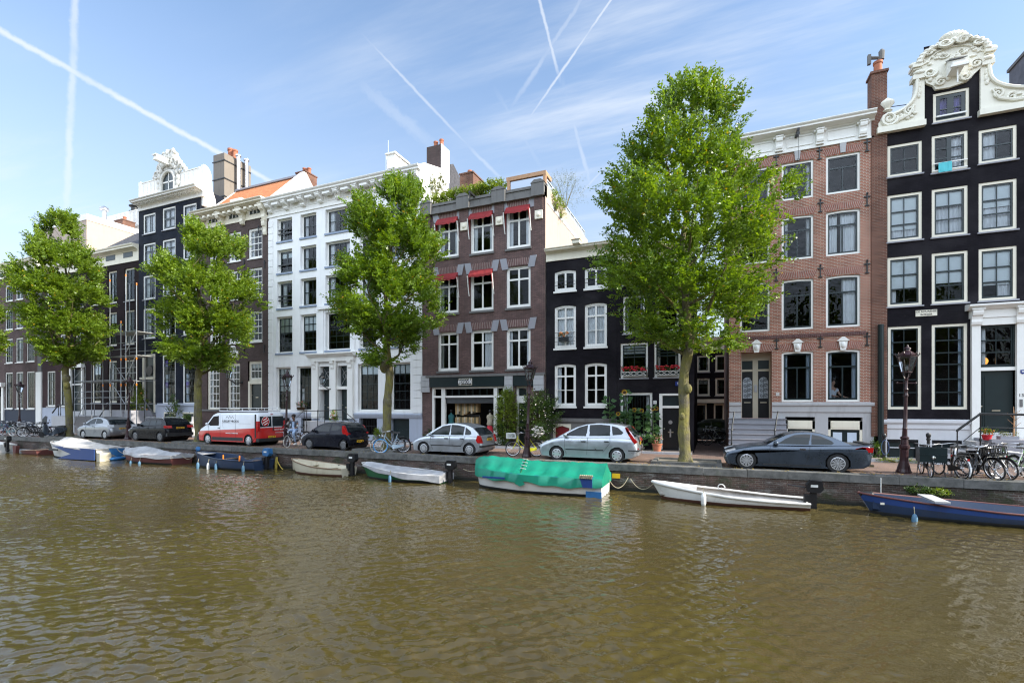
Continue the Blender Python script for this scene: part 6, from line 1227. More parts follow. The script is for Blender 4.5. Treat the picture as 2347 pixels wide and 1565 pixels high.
TINO = dict(L=4.27, W=1.76, H=1.61, xf=.86, xr=3.40, wr=.305, body=[(.08, .2), (.0, .45), (.03, .62), (.2, .76), (.6, .92), (1.0, 1.02), (2.2, 1.05), (3.4, 1.06), (4.1, 1.04), (4.2, .8), (4.27, .6), (4.25, .32), (4.1, .22)],
    cab=[(.9, .99), (1.3, 1.22), (1.7, 1.42), (2.1, 1.54), (2.6, 1.59), (3.2, 1.57), (3.7, 1.48), (3.95, 1.25), (4.12, 1.0)], strips=[(0, 2, 'windscreen'), (6, 8, 'rear_window')],
    wins=[[(1.14, 1.06), (1.5, 1.25), (1.82, 1.41), (2.16, 1.5), (2.12, 1.06)], [(2.26, 1.07), (2.28, 1.51), (2.7, 1.53), (3.08, 1.5), (3.12, 1.1)], [(3.22, 1.12), (3.18, 1.48), (3.42, 1.42), (3.64, 1.24), (3.58, 1.15)]],
    lines=[[(1.22, 1.02), (1.2, .5), (1.3, .3)], [(2.2, 1.02), (2.16, .3)], [(3.12, 1.03), (3.12, .8), (2.95, .58), (2.82, .4)]], handles=[(2.02, .84), (2.98, .86)], mould=(1.25, 2.85, .50), tail=[([(3.72, 1.45), (3.8, 1.42), (4.2, .86), (4.12, .78), (4.0, .92), (3.78, 1.28)], 'tail_red'), ([(3.73, 1.44), (3.79, 1.41), (3.95, 1.2), (3.85, 1.16)], 'tail_orange')], tin=-.004, tw=.16, head=[[(.06, .62), (.42, .84), (.46, .72), (.12, .56)]],
    plate=(4.235, .80), boxes=[('bumper_strip', (3.85, 4.285, -1.004, 1.004, .5, .54), 'trim'), ('bumper_strip', (-.012, .3, -.97, .97, .5, .54), 'trim'), ('reflector', (4.1, 4.24, -.9, -.72, .56, .62), 'tail_red')], mirror=(1.25, 1.1), ws='cap', spk=7)
P107 = dict(L=3.43, W=1.63, H=1.47, xf=.66, xr=3.0, wr=.285, body=[(.06, .2), (.0, .42), (.03, .58), (.16, .72), (.45, .86), (.8, .95), (1.8, .96), (2.9, 1.0), (3.3, .95), (3.4, .72), (3.43, .55), (3.4, .3), (3.3, .2)],
    cab=[(.66, .92), (1.0, 1.15), (1.35, 1.34), (1.7, 1.43), (2.2, 1.45), (2.8, 1.4), (3.08, 1.25), (3.2, 1.1), (3.32, .93)], strips=[(0, 2, 'windscreen'), (5, 8, 'rear_window')],
    wins=[[(.98, .98), (1.3, 1.2), (1.58, 1.33), (2.06, 1.36), (2.02, .98)], [(2.14, 1.02), (2.18, 1.36), (2.5, 1.33), (2.78, 1.18), (2.6, 1.05)]],
    lines=[[(1.02, .95), (.98, .5), (1.1, .28)], [(2.1, .95), (2.08, .3)]], handles=[(1.94, .84)], tail=[([(2.92, 1.3), (3.02, 1.28), (3.34, .86), (3.25, .78), (2.98, .82), (2.9, 1.0)], 'tail_red')], tw=.17, tin=.02, head=[[(.05, .6), (.48, .86), (.5, .74), (.12, .54)]],
    plate=(3.42, .46), boxes=[('bumper_strip', (3.3, 3.437, -.9, .9, .56, .66), 'trim')], mirror=(1.05, 1.02), ws='spoke', spk=9, rim='dark_alloy')
BMW = dict(L=4.64, W=1.83, H=1.385, xf=.78, xr=3.6, wr=.335, gc=.15, body=[(.1, .18), (.0, .4), (.03, .6), (.16, .68), (.5, .78), (1.0, .88), (1.5, .93), (2.6, .93), (3.6, .98), (4.2, .99), (4.55, 1.0), (4.62, .93), (4.58, .75), (4.64, .55), (4.6, .3), (4.4, .2)],
    cab=[(1.42, .90), (1.8, 1.13), (2.1, 1.28), (2.4, 1.355), (2.75, 1.375), (3.1, 1.34), (3.5, 1.2), (3.85, 1.04), (4.05, .95)], strips=[(0, 2, 'windscreen'), (5, 7, 'rear_window')],
    wins=[[(1.78, .96), (2.05, 1.14), (2.32, 1.265), (2.62, 1.3), (2.8, 1.295), (2.74, .955)], [(2.82, .96), (2.88, 1.285), (3.12, 1.24), (3.42, 1.1), (3.5, 1.02), (3.42, .97)]],
    lines=[[(1.55, .9), (1.5, .5), (1.55, .25)], [(2.78, .92), (2.72, .5), (2.62, .25)], [(1.2, .72), (2.6, .78), (4.3, .84)]], handles=[(2.55, .79)], hm='chrome', tail=[([(4.1, .86), (4.3, .92), (4.62, .9), (4.585, .74), (4.2, .74)], 'tail_red'), ([(4.12, .85), (4.25, .9), (4.4, .9), (4.4, .8), (4.2, .79)], 'tail_orange')], tin=.015, tw=.3, head=[[(.06, .66), (.4, .76), (.42, .7), (.1, .6)]],
    plate=(4.6, .62), boxes=[('boot_spoiler', (4.4, 4.62, -.8, .8, .995, 1.03), 'trim'), ('exhaust', (4.5, 4.68, -.75, -.6, .24, .31), 'chrome'), ('sill_strip', (1.3, 3.1, -1.01, -.95, .2, .25), 'trim')], mirror=(1.72, .99), ws='double', spk=10, tumble=.22)
ZOE = dict(L=4.08, W=1.73, H=1.56, xf=.85, xr=3.43, wr=.31, body=[(.06, .22), (.0, .45), (.03, .64), (.2, .8), (.6, .93), (.95, 1.0), (2.2, 1.02), (3.3, 1.08), (3.92, 1.03), (4.02, .8), (4.08, .58), (4.05, .32), (3.9, .22)],
    cab=[(.8, .97), (1.2, 1.22), (1.6, 1.41), (2.0, 1.52), (2.4, 1.54), (3.0, 1.48), (3.45, 1.38), (3.72, 1.2), (3.95, 1.0)], strips=[(0, 2, 'windscreen'), (6, 8, 'rear_window')],
    wins=[[(1.15, 1.04), (1.5, 1.26), (1.8, 1.39), (2.2, 1.45), (2.2, 1.05)], [(2.3, 1.06), (2.3, 1.45), (2.75, 1.42), (3.05, 1.3), (3.1, 1.14)]],
    lines=[[(1.2, 1.0), (1.15, .5), (1.3, .3)], [(2.25, 1.0), (2.22, .3)]], handles=[(2.05, .9)], tail=[([(3.75, 1.05), (3.95, 1.02), (4.03, .86), (3.8, .88)], 'lamp_clear')], tw=.3, head=[[(.06, .68), (.5, .88), (.55, .8), (.12, .6)]],
    plate=(4.03, .74), boxes=[], mirror=(1.25, 1.08), ws='spoke', spk=9)
P2008 = dict(L=4.16, W=1.74, H=1.55, xf=.86, xr=3.4, wr=.325, body=[(.06, .25), (.0, .5), (.03, .68), (.2, .85), (.6, .96), (1.05, 1.02), (2.2, 1.04), (3.4, 1.08), (4.0, 1.06), (4.1, .85), (4.16, .6), (4.12, .35), (3.95, .25)],
    cab=[(.95, .99), (1.35, 1.22), (1.75, 1.4), (2.1, 1.5), (2.5, 1.52), (3.1, 1.5), (3.6, 1.45), (3.85, 1.25), (4.02, 1.03)], strips=[(0, 2, 'windscreen'), (6, 8, 'rear_window')],
    wins=[[(1.25, 1.06), (1.6, 1.26), (1.9, 1.39), (2.25, 1.44), (2.22, 1.06)], [(2.32, 1.07), (2.34, 1.45), (2.85, 1.44), (2.9, 1.1)], [(3.0, 1.12), (2.96, 1.43), (3.3, 1.38), (3.5, 1.25), (3.42, 1.15)]],
    lines=[[(1.3, 1.02), (1.26, .5), (1.4, .3)], [(2.27, 1.02), (2.25, .3)], [(2.98, 1.02), (2.9, .6)]], handles=[(2.1, .9), (2.85, .93)], tail=[([(3.85, 1.08), (4.06, 1.06), (4.13, .9), (3.82, .92)], 'tail_red')], tw=.36, head=[[(.06, .7), (.5, .92), (.55, .82), (.12, .64)]],
    plate=(4.13, .9), boxes=[('rear_bumper', (3.9, 4.172, -.98, .98, .36, .58), 'trim')], mirror=(1.35, 1.1), ws='double', spk=9, rim='dark_alloy')
VAN = dict(L=5.2, W=1.9, H=1.96, xf=.95, xr=4.4, wr=.325, gc=.22, body=[(.08, .25), (.0, .5), (.03, .72), (.25, .95), (.8, 1.2), (1.15, 1.55), (1.45, 1.84), (1.75, 1.93), (3.4, 1.95), (5.0, 1.93), (5.14, 1.82), (5.18, 1.2), (5.2, .55), (5.15, .3), (5.05, .25)], zm=.6, comp=(.9, .96, .99),
    lines=[[(1.05, 1.15), (1.0, .6), (1.1, .4)], [(2.05, 1.85), (2.05, .4)], [(3.35, 1.85), (3.35, .4)], [(2.2, 1.3), (4.6, 1.3)]], handles=[(1.95, 1.02)], tail=[([(4.98, 1.45), (5.175, 1.45), (5.19, .85), (5.0, .85)], 'tail_red')], tw=.14, tin=.0, head=[[(.06, .68), (.5, .98), (.55, .86), (.12, .6)]], plate=(5.195, .52),
    boxes=[('rear_bumper', (5.0, 5.23, -.99, .99, .26, .45), 'trim'), ('side_sill', (1.35, 3.95, -1.006, -.95, .28, .48), 'trim'), ('front_bumper', (-.02, .35, -.97, .97, .26, .5), 'trim')], mirror=(1.0, 1.25), ws='cap', spk=7)
def cx_of(sp, pf, pr2, Y): a, b = xa(pf, Y), xa(pr2, Y); return (a + b) / 2 - ((sp['xf'] + sp['xr']) / 2 - sp['L'] / 2)
car('silver hatchback with arched roof parked in front of the clothes shop', cx_of(C3, 972, 1079, 19.85), 19.75, C3, P_SILVER)
car('tall silver family car parked behind the green covered boat', cx_of(TINO, 1277, 1415, 19.75), 19.65, TINO, P_SILVER)
car('small black three-door car parked in front of the white house', cx_of(P107, 710.5, 790, 19.95), 19.85, P107, P_BLUEBLACK)
b = car('dark grey coupe parked in front of the red brick house', cx_of(BMW, 1710, 1920, 19.6), 19.5, BMW, P_GREY)
car('pale silver hatchback parked between the scooter and a street lamp', cx_of(ZOE, 194, 242, 20.35), 20.25, ZOE, P_PALE)
c = car('black crossover car with roof rails in front of the navy house', cx_of(P2008, 311, 371, 20.35), 20.25, P2008, P_BLACK)
for s in (-1, 1): MB().tube([(-.55, s * .62, 1.52), (-.4, s * .62, 1.58), (1.2, s * .62, 1.55), (1.4, s * .62, 1.47)], .02, 6).build('roof_rail', M['alloy'], c)
# the van: white above, red below, lettered
def vanpaint():
    m, nt, N, L, B = nmat('van_livery'); tc = N.new('ShaderNodeTexCoord'); s = N.new('ShaderNodeSeparateXYZ'); L.new(tc.outputs['Object'], s.inputs[0])
    k = N.new('ShaderNodeMath'); k.operation = 'MULTIPLY_ADD'; L.new(s.outputs[0], k.inputs[0]); k.inputs[1].default_value = .05; k.inputs[2].default_value = .93
    g = N.new('ShaderNodeMath'); g.operation = 'LESS_THAN'; L.new(s.outputs[2], g.inputs[0]); L.new(k.outputs[0], g.inputs[1])
    f = nz(N, L, tc.outputs['Object'], 2.5, 5)
    L.new(mixc(N, L, g.outputs[0], ramp(N, L, f, (.68, .70, .74), (.74, .76, .79)), (.52, .018, .016)), B.inputs['Base Color']); B.inputs['Roughness'].default_value = .3; B.inputs['Coat Weight'].default_value = .7; B.inputs['Coat Roughness'].default_value = .06; return m
v = car('white and red delivery van with roof rack and lettering on its side', cx_of(VAN, 478, 573.7, 20.1), 20.0, VAN, vanpaint(), name='delivery_van', cat='van')
x0 = -2.6; hw = .95
for s in (-1, 1): MB().add([(x0 + a, s * (hw - .015 + (.0 if 0 else .02)), b) for a, b in ((1.02, 1.24), (1.3, 1.52), (1.5, 1.7), (1.95, 1.74), (1.95, 1.16), (1.2, 1.14))], [(0, 1, 2, 3, 4, 5)]).build('side_window', M['car_glass'], v)
MB().rings([[(x0 + a - .012, f * .8, b + .012) for f in (-1, 0, 1)] for a, b in ((.84, 1.25), (1.15, 1.55), (1.42, 1.81))], False, False).build('windscreen', M['car_glass'], v)
for a, b in ((-.82, -.03), (.03, .82)): MB().add([(x0 + 5.163, a, 1.72), (x0 + 5.163, b, 1.72), (x0 + 5.192, b, 1.12), (x0 + 5.192, a, 1.12)], [(0, 1, 2, 3)]).build('rear_window', M['car_glass'], v)
MB().box(x0 + 5.2, x0 + 5.215, .05, .1, .9, 1.1).build('door_handle', M['trim'], v); MB().box(x0 + 5.16, x0 + 5.2, -.08, .08, 1.84, 1.88).build('brake_light', M['tail_red'], v)
MB().box(x0 + 4.92, x0 + 5.02, -hw - .006, -hw + .02, .5, 1.84).build('corner_trim', M['trim'], v)
MB().tube([(x0 + 2.25, -hw - .002, 1.75), (x0 + 2.25, -hw - .002, 1.15), (x0 + 2.5, -hw - .002, .92)], .008, 4).build('panel_crease', M['alloy'], v)
text_mesh('LEGUIT+ROOS', .19, M['black_text'], v, (x0 + 2.95, -hw - .006, 1.42), space=1.1); mb = MB(); mb.tube([(x0 + 2.55 + .11 * i, -hw - .004, 1.6 + (.13 if i % 2 else 0) * (1.2 if i == 3 else 1)) for i in range(7)], .008, 4); mb.build('logo_peaks', M['black_text'], v)
text_mesh('WWW.LEGUITENROOS.NL', .085, M['white_text'], v, (x0 + 3.05, -hw - .006, .72)); RB = (R(90), 0, R(90))
text_mesh('LEGUIT+ROOS', .1, M['white_text'], v, (x0 + 5.206, .5, .92), rot=RB); text_mesh('WWW.LEGUITENROOS.NL', .045, M['white_text'], v, (x0 + 5.208, .5, .74), rot=RB)
mb = MB(); mb.tube([(x0 + 5.205, .32 + .06 * i, 1.02 + (.06 if i % 2 else 0)) for i in range(7)], .006, 4); mb.build('logo_peaks', M['white_text'], v)
mb = MB(); mb.add([(x0 + 5.188, -.45 + .27 * math.cos(a), 1.42 + .3 * math.sin(a)) for a in [math.pi * i / 12 for i in range(24)]], [tuple(range(24))]); st = mb.build('round_sticker', M['white_text'], v); mb = MB(); mb.add([(x0 + 5.192, -.45 + .245 * math.cos(a), 1.42 + .275 * math.sin(a)) for a in [math.pi * i / 12 for i in range(24)]], [tuple(range(24))]); mb.build('sticker_field', M['tail_red'], st)
mb = MB(); [mb.add([(x0 + 5.196, -.45 + dy - w, 1.42 + dz - w * .5 - .03), (x0 + 5.196, -.45 + dy + w, 1.42 + dz + w * .5 - .03), (x0 + 5.196, -.45 + dy + w, 1.42 + dz + w * .5 + .03), (x0 + 5.196, -.45 + dy - w, 1.42 + dz - w * .5 + .03)], [(0, 1, 2, 3)]) for dy, dz, w in ((-.04, .13, .12), (0, 0, .19), (.04, -.13, .12))]; mb.build('sticker_stripes', M['white_text'], st)
mb = MB()
for s in (-.75, .75): mb.tube([(x0 + 1.75, s, 2.02), (x0 + 1.75, s, 2.2), (x0 + 5.0, s, 2.2), (x0 + 5.0, s, 2.02)], .02, 5); mb.tube([(x0 + 1.75, s, 2.02), (x0 + 5.0, s, 2.02)], .02, 5)
for i in range(6): xx = x0 + 1.75 + 3.25 * i / 5; mb.tube([(xx, -.75, 2.2), (xx, -.75, 2.02), (xx, .75, 2.02), (xx, .75, 2.2)], .018, 5)
mb.build('roof_rack', M['alloy'], v)
e = car('dark grey car parked at the end of the alley', xa(1622, 33.5), 33.2, dict(C3, L=3.85), P_DARK)
# ---------------------------------------------------------------- boats moored along the wall
BG = 'boats moored along the quay'
M['hull_white'] = plaster('hull_white', (.62, .61, .58), (.25, .2, .14), .4, .4); M['hull_cream'] = plaster('hull_cream', (.55, .50, .38), (.25, .17, .08), .55, .45); M['hull_blue'] = plaster('hull_blue', (.02, .055, .20), (.1, .08, .07), .3, .35); M['hull_navy'] = plaster('hull_navy', (.022, .04, .085), (.08, .07, .06), .35, .4)
M['hull_red'] = plaster('hull_red', (.12, .036, .032), (.09, .06, .05), .6, .6); M['hull_green'] = plaster('hull_green', (.012, .10, .035), (.04, .05, .03), .4, .4); M['antifoul'] = plaster('antifoul', (.11, .045, .03), (.04, .04, .03), .6, .7); M['hull_black'] = plaster('hull_black', (.022, .024, .026), (.1, .08, .06), .4, .6)
M['tarp_grey'] = paint('tarp_grey', (.36, .36, .37), .8, .22, 2.2, bmp=.2); M['tarp_pale'] = paint('tarp_pale', (.46, .43, .40), .8, .22, 2.2, bmp=.2); M['tarp_green'] = paint('tarp_green', (.002, .20, .125), .55, .2, 1.6, bmp=.15); M['motor_black'] = paint('motor_black', (.012, .012, .014), .35, .2); M['motor_blue'] = paint('motor_blue', (.02, .12, .30), .6, .2); M['fender_blue'] = paint('fender_blue', (.07, .16, .25), .6, .2); M['fender_white'] = paint('fender_white', (.6, .6, .58), .6, .2); M['rope'] = paint('rope', (.33, .29, .2), .9, .25); M['rope_yellow'] = paint('rope_yellow', (.45, .34, .06), .9, .25); M['deck_wood'] = paint('deck_wood', (.20, .13, .08), .7, .3, 5)
def hull(par, xb, xs, yc, B, fb, fs, tr=.72, z=ZW, mats=('hull_white', 'antifoul', 'hull_white'), bowp=.55, inner=True, rake=.35, draft=.12, strake=.0, floor=.12, gun='deck_wood', n=16, open_from=0.0, gw=.05):
    # bow at xb, stern at xs; fb/fs freeboard at bow/stern
    L = xs - xb; outs = []; ins = []; P = []
    for i in range(n + 1):
        t = i / n; b = B / 2 * (min(1, (t / bowp)) ** .55 if t < bowp else 1 - (1 - tr) * ((t - bowp) / (1 - bowp)) ** 1.6); b = max(b, .012)
        s = fs + (fb - fs) * (1 - t) ** 1.9; x = xb + L * t; rk = rake * max(0, 1 - t / .35) ** 1.5
        P.append((x, b, s, rk)); q = []
        for f, zz in ((1, s), (.985, s * .62), (.93, .10), (.86, -.02), (.45, -draft), (0, -draft * 1.15)): q.append((f, zz))
        ring = [(x + rk * (1 - max(0, zz) / s), yc - b * f, z + zz) for f, zz in q] + [(x + rk * (1 - max(0, zz) / s), yc + b * f, z + zz) for f, zz in q[-2::-1]]
        outs.append(ring)
    mb = MB(); m = len(outs[0]); base = 0; vs = [p for r in outs for p in r]; mb.v = list(vs)
    for k in range(n):
        for i in range(m - 1):
            mb.f.append((k * m + i, k * m + i + 1, (k + 1) * m + i + 1, (k + 1) * m + i)); j = min(i, m - 2 - i); mb.m.append(0 if j == 0 else (2 if j == 1 else 1))
    mb.f.append(tuple(range(n * m, n * m + m))); mb.m.append(0)
    h = mb.build('hull', [M[x] for x in mats], par, 50)
    gb = MB()
    for s in (-1, 1): gb.cut(); gb.tube([(p[0], yc + s * p[1], z + p[2]) for p in P], gw * .6, 6)
    gb.build('gunwale', M[gun], par, 60)
    if inner:
        mb = MB(); rr = []
        for (x, b, s, rk) in P[1:]:
            b2 = max(b - .05, .01); rr.append([(x, yc - b2, z + s), (x, yc - b2 * .9, z + floor + .05), (x, yc - b2 * .7, z + floor), (x, yc + b2 * .7, z + floor), (x, yc + b2 * .9, z + floor + .05), (x, yc + b2, z + s)])
        mb.rings(rr, False, False); i = mb.build('inside', M[inner if isinstance(inner, str) else mats[0]], par, 40); tm = MB(); p = P[-1]; tm.box(p[0] - .05, p[0] - .01, yc - p[1] * .95, yc + p[1] * .95, z + .1, z + p[2]); tm.build('transom', M[gun], par)
    return P
def thwart(par, P, yc, f, m='deck_wood', w=.26, z=ZW, h=-.14):
    x, b, s, _ = P[int(f * (len(P) - 1))]; MB().box(x - w / 2, x + w / 2, yc - b + .05, yc + b - .05, z + s + h - .03, z + s + h).build('thwart', M[m], par)
def outboard(par, x, y, z0, m='motor_black', s=1.0, cover=False):
    mb = MB(); mb.pr([(x + .02, z0 + .3), (x - .02, z0 + .52), (x + .1, z0 + .68), (x + .42, z0 + .66), (x + .46, z0 + .4), (x + .36, z0 + .28)], y - .13 * s, y + .13 * s); o = mb.build('motor', M[m], par, 40)
    mb = MB(); mb.box(x + .1, x + .28, y - .07, y + .07, z0 - .45, z0 + .3); mb.box(x - .08, x + .1, y - .11, y + .11, z0 - .12, z0 + .2); mb.box(x + .0, x + .4, y - .06, y + .06, z0 - .35, z0 - .32); mb.build('motor_leg', M['motor_black'], o)
    MB().box(x + .1, x + .3, y - .134 * s, y - .131 * s, z0 + .46, z0 + .54).build('decal', M['fender_white'], o); MB().tube([(x, y, z0 + .42), (x - .55, y - .05, z0 + .5)], .022, 6).build('tiller', M['motor_black'], o); return o
def fender(par, x, y, z, m='fender_blue', L=.5, r=.075):
    mb = MB(); mb.lathe([(.02, 0), (r * .8, .04), (r, .12), (r, L - .12), (r * .7, L - .03), (.025, L)], (x, y, z - L), 9); f = mb.build('fender', M[m], par, 50); MB().tube([(x, y, z), (x, y + .05, z + .2)], .012, 4).build('fender_line', M['rope'], f)
def tarp(par, P, yc, m, ridge, skirt=.2, sag=.06, z=ZW, f0=0, f1=None, over=.04, seed=1, tight=False, fold=.02):
    rs_ = random.Random(seed); mb = MB(); rr = []; Q = P[f0:(f1 or len(P))]; n = len(Q); k = 15
    for i, (x, b, s, _) in enumerate(Q):
        t = i / (n - 1); rh = ridge(t); x += -.03 if i == 0 else (.05 if i == n - 1 else 0); b = b + over; sk = skirt(t) if callable(skirt) else skirt; ring = [(x, yc - b * 1.01, z + s - sk + .03 * math.sin(i * 1.1 + seed))]
        for j in range(k + 1):
            f = -1 + 2 * j / k; zz = s + .02 + rh * (1 - abs(f)) ** (1.0 if not tight else .8); zz += (-sag * math.sin(abs(f) * math.pi) * (1 + .5 * math.sin(i * 1.7 + seed)) + fold * math.sin(i * 3.3 + j * 2.2 + seed) + fold * .6 * math.sin(i * 1.3 - j * 3.1)) if abs(f) < .99 else 0
            ring.append((x, yc + b * f, z + zz))
        ring.append((x, yc + b * 1.01, z + s - sk)); rr.append(ring)
    mb.rings(rr, False, False); mb.f.append(tuple(range(len(rr[0])))); mb.m.append(0); w = len(rr[0]); mb.f.append(tuple(range((n - 1) * w, n * w))); mb.m.append(0)
    return mb.build('cover', M[m], par, 75)
def bow_stern(pb, ps, Y): return xa(pb, Y), xa(ps, Y)
def boatthing(label, xb, xs, yc, name='moored_boat'): return thing(name, label, 'boat', ((xb + xs) / 2, yc, ZW), BG)
# blue boat at the right edge
yc = 18.0; xb, xs = xa(1966, yc), xa(1966, yc) + 5.4; t = boatthing('blue open boat with worn paint and a wooden thwart beneath the bicycles', xb, xs, yc); P = hull(t, xb, xs, yc, 1.7, .62, .34, mats=('hull_blue', 'hull_black', 'hull_navy'), inner='hull_navy', gun='hull_red')
mb = MB(); x, b, s, _ = P[5]; mb.box(x - .1, x + .25, yc - .95, yc + .3, ZW + s + .1, ZW + s + .15); mb.build('thwart', M['stone'], t); fender(t, xb + 1.15, yc - .88, ZW + .22, 'fender_blue', .55); MB().box(xb + .42, xb + .52, yc - .60, yc - .585, ZW + .38, ZW + .44).build('sticker', M['cream'], t); mb = MB(); mb.lathe([(.07, 0), (.09, .3), (.05, .36)], (xb + .05, yc, ZW + .58), 8, ax='x'); mb.build('bow_roller', M['motor_black'], t)
# white dinghy
yc = 18.1; xb, xs = bow_stern(1494, 1850, yc); t = boatthing('long white dinghy with grey side decks and a black outboard', xb, xs, yc); P = hull(t, xb, xs, yc, 1.55, .58, .22, tr=.78, mats=('hull_white', 'antifoul', 'hull_white'), inner='tarp_pale', gun='hull_white', bowp=.5, gw=.08)
mb = MB(); rr = [[(x, yc - b + .01, ZW + s + .02), (x, yc + b - .01, ZW + s + .02)] for x, b, s, _ in P[:6]]; mb.rings(rr, False, False); mb.build('foredeck', M['tarp_grey'], t)
for sg in (-1, 1): mb = MB(); mb.rings([[(x, yc + sg * b, ZW + s + .025), (x, yc + sg * (b - .22), ZW + s + .02)] for x, b, s, _ in P[5:]], False, False); mb.build('side_deck', M['tarp_grey'], t)
outboard(t, xs - .02, yc, ZW + .24); fender(t, xb + 1.75, yc - .8, ZW + .4, 'fender_white', .45, .085); mb = MB(); spiral(mb, xb + 2.3, ZW + .42, yc + .55, .14, 1, .02); mb.build('coiled_rope', M['fender_white'], t)
# green covered sloop
yc = 18.0; xb, xs = bow_stern(1092, 1388, yc); t = boatthing('white sloop under a bright green tarpaulin laced along the middle', xb, xs, yc); P = hull(t, xb, xs, yc, 1.95, .78, .66, tr=.8, mats=('hull_white', 'hull_black', 'hull_white'), inner=None, bowp=.42, rake=.15, gun='hull_blue', n=30)
tp = tarp(t, P, yc, 'tarp_green', lambda u: (.50 + .03 * math.sin(u * 9)) * min(1, u * 9 + .6), skirt=lambda u: .24 + .10 * abs(math.sin(u * 5.5 + .6)), sag=.10, over=.07, seed=4, fold=.022); xm = (xb + xs) / 2 - .45
mb = MB(); [mb.tube([(xm - .12 + .03 * i, yc - .12 - .17 * i, ZW + 1.22 - .10 * i), (xm + .12 + .03 * i, yc - .16 - .17 * i, ZW + 1.19 - .10 * i)], .014, 4) for i in range(4)]; mb.build('lacing', M['fender_white'], tp); MB().tube([(xm + .05 * i / 6, yc - .05 - .9 * i / 6, ZW + 1.2 - .55 * i / 6) for i in range(7)], .02, 5).build('seam', M['hull_green'], tp)
mb = MB(); [mb.add([(xm + .1 + dx, yc - 1.07, ZW + z_) for dx, z_ in ((-.06, .62), (.06, .62), (.22, .36), (0.02, .28), (-.2, .38))], [(0, 1, 2, 3, 4)])]; mb.build('cover_flap', M['tarp_green'], tp); MB().box(xb + .75, xb + 1.7, yc - .985, yc - .96, ZW + .5, ZW + .57).build('hull_stripe', M['hull_blue'], t)
mb = MB(); mb.box(xs - .75, xs - .3, yc - .92, yc - .5, ZW + .36, ZW + .72); mb.build('stern_locker', M['hull_blue'], t); mb = MB(); [mb.tube([(xs - .75 + .07 * i, yc - .95, ZW + .7), (xs - .7 + .07 * i, yc - .97, ZW + .82)], .035, 5) for i in range(7)]; mb.build('rope_fender', M['rope'], t); MB().box(xs - .55, xs + .02, yc - .84, yc - .8, ZW - .05, ZW + .22).build('rudder_board', M['motor_blue'], t)
# dark green boat under grey cover
yc = 18.25; xb, xs = bow_stern(830, 1022, yc); t = boatthing('dark green boat under a tight grey cover with a black outboard', xb, xs, yc); P = hull(t, xb, xs, yc, 1.6, .66, .34, mats=('hull_green', 'hull_black', 'hull_green'), inner=None, gun='hull_white'); tarp(t, P, yc, 'tarp_grey', lambda u: .10 + .04 * math.sin(u * 7), skirt=lambda u: .1 + .16 * u, sag=.03, f0=1, seed=7); outboard(t, xs + .02, yc, ZW + .3); fender(t, xb + 2.2, yc - .84, ZW + .3, 'fender_blue', .4)
# cream dinghy
yc = 18.3; xb, xs = bow_stern(669, 800, yc); t = boatthing('cream clinker dinghy with a weathered hull and black outboard', xb, xs, yc); P = hull(t, xb, xs, yc, 1.5, .68, .36, mats=('hull_cream', 'antifoul', 'hull_cream'), inner='hull_cream', gun='deck_wood'); [thwart(t, P, yc, f, 'hull_cream') for f in (.35, .65, .85)]; outboard(t, xs, yc, ZW + .38); MB().box(xb + 2.35, xb + 2.75, yc + .66, yc + .68, ZW + .28, ZW + .38).build('name_plate', M['motor_black'], t)
# blue dinghy with blue motor
yc = 18.3; xb, xs = bow_stern(451, 606, yc); t = boatthing('dark blue open boat with pale blue fenders and a blue motor', xb, xs, yc); P = hull(t, xb, xs, yc, 1.8, .78, .5, mats=('hull_navy', 'hull_black', 'hull_navy'), inner='hull_navy', gun='hull_navy'); mb = MB(); mb.rings([[(x, yc - b + .03, ZW + s - .03), (x, yc + b - .03, ZW + s - .03)] for x, b, s, _ in P[:4]], False, False); mb.build('foredeck', M['tarp_pale'], t); [thwart(t, P, yc, f) for f in (.45, .75)]
outboard(t, xs, yc, ZW + .45, 'motor_blue'); [fender(t, xb + q, yc - .9, ZW + .32, m, .5) for q, m in ((1.4, 'fender_blue'), (2.2, 'fender_white'), (2.8, 'fender_blue'), (4.8, 'fender_blue'))]; mb = MB(); mb.ball((xb + .1, yc, ZW + .92), (.16, .12, .14), 7); mb.build('bow_cloth', M['motor_blue'], t); [MB().box(xb + q, xb + q + .06, yc - .85, yc - .8, ZW + .5, ZW + .78).build('oar_lock', M['tail_orange'], t) for q in (3.2, 4.4)]
# worn red boat under pale tarp
yc = 18.35; xb, xs = bow_stern(287, 417, yc); t = boatthing('worn red boat under a pale wrinkled tarpaulin', xb, xs, yc); P = hull(t, xb, xs, yc, 1.75, .62, .5, mats=('hull_red', 'hull_black', 'hull_red'), inner=None, gun='hull_red'); tarp(t, P, yc, 'tarp_grey', lambda u: .14 + .24 * math.sin(min(1, u * 1.25) * math.pi) ** 2, skirt=.16, sag=.06, seed=9); [fender(t, xb + q, yc - .92, ZW + .16, 'fender_blue', .3, .08) for q in (2.2, 3.0)]
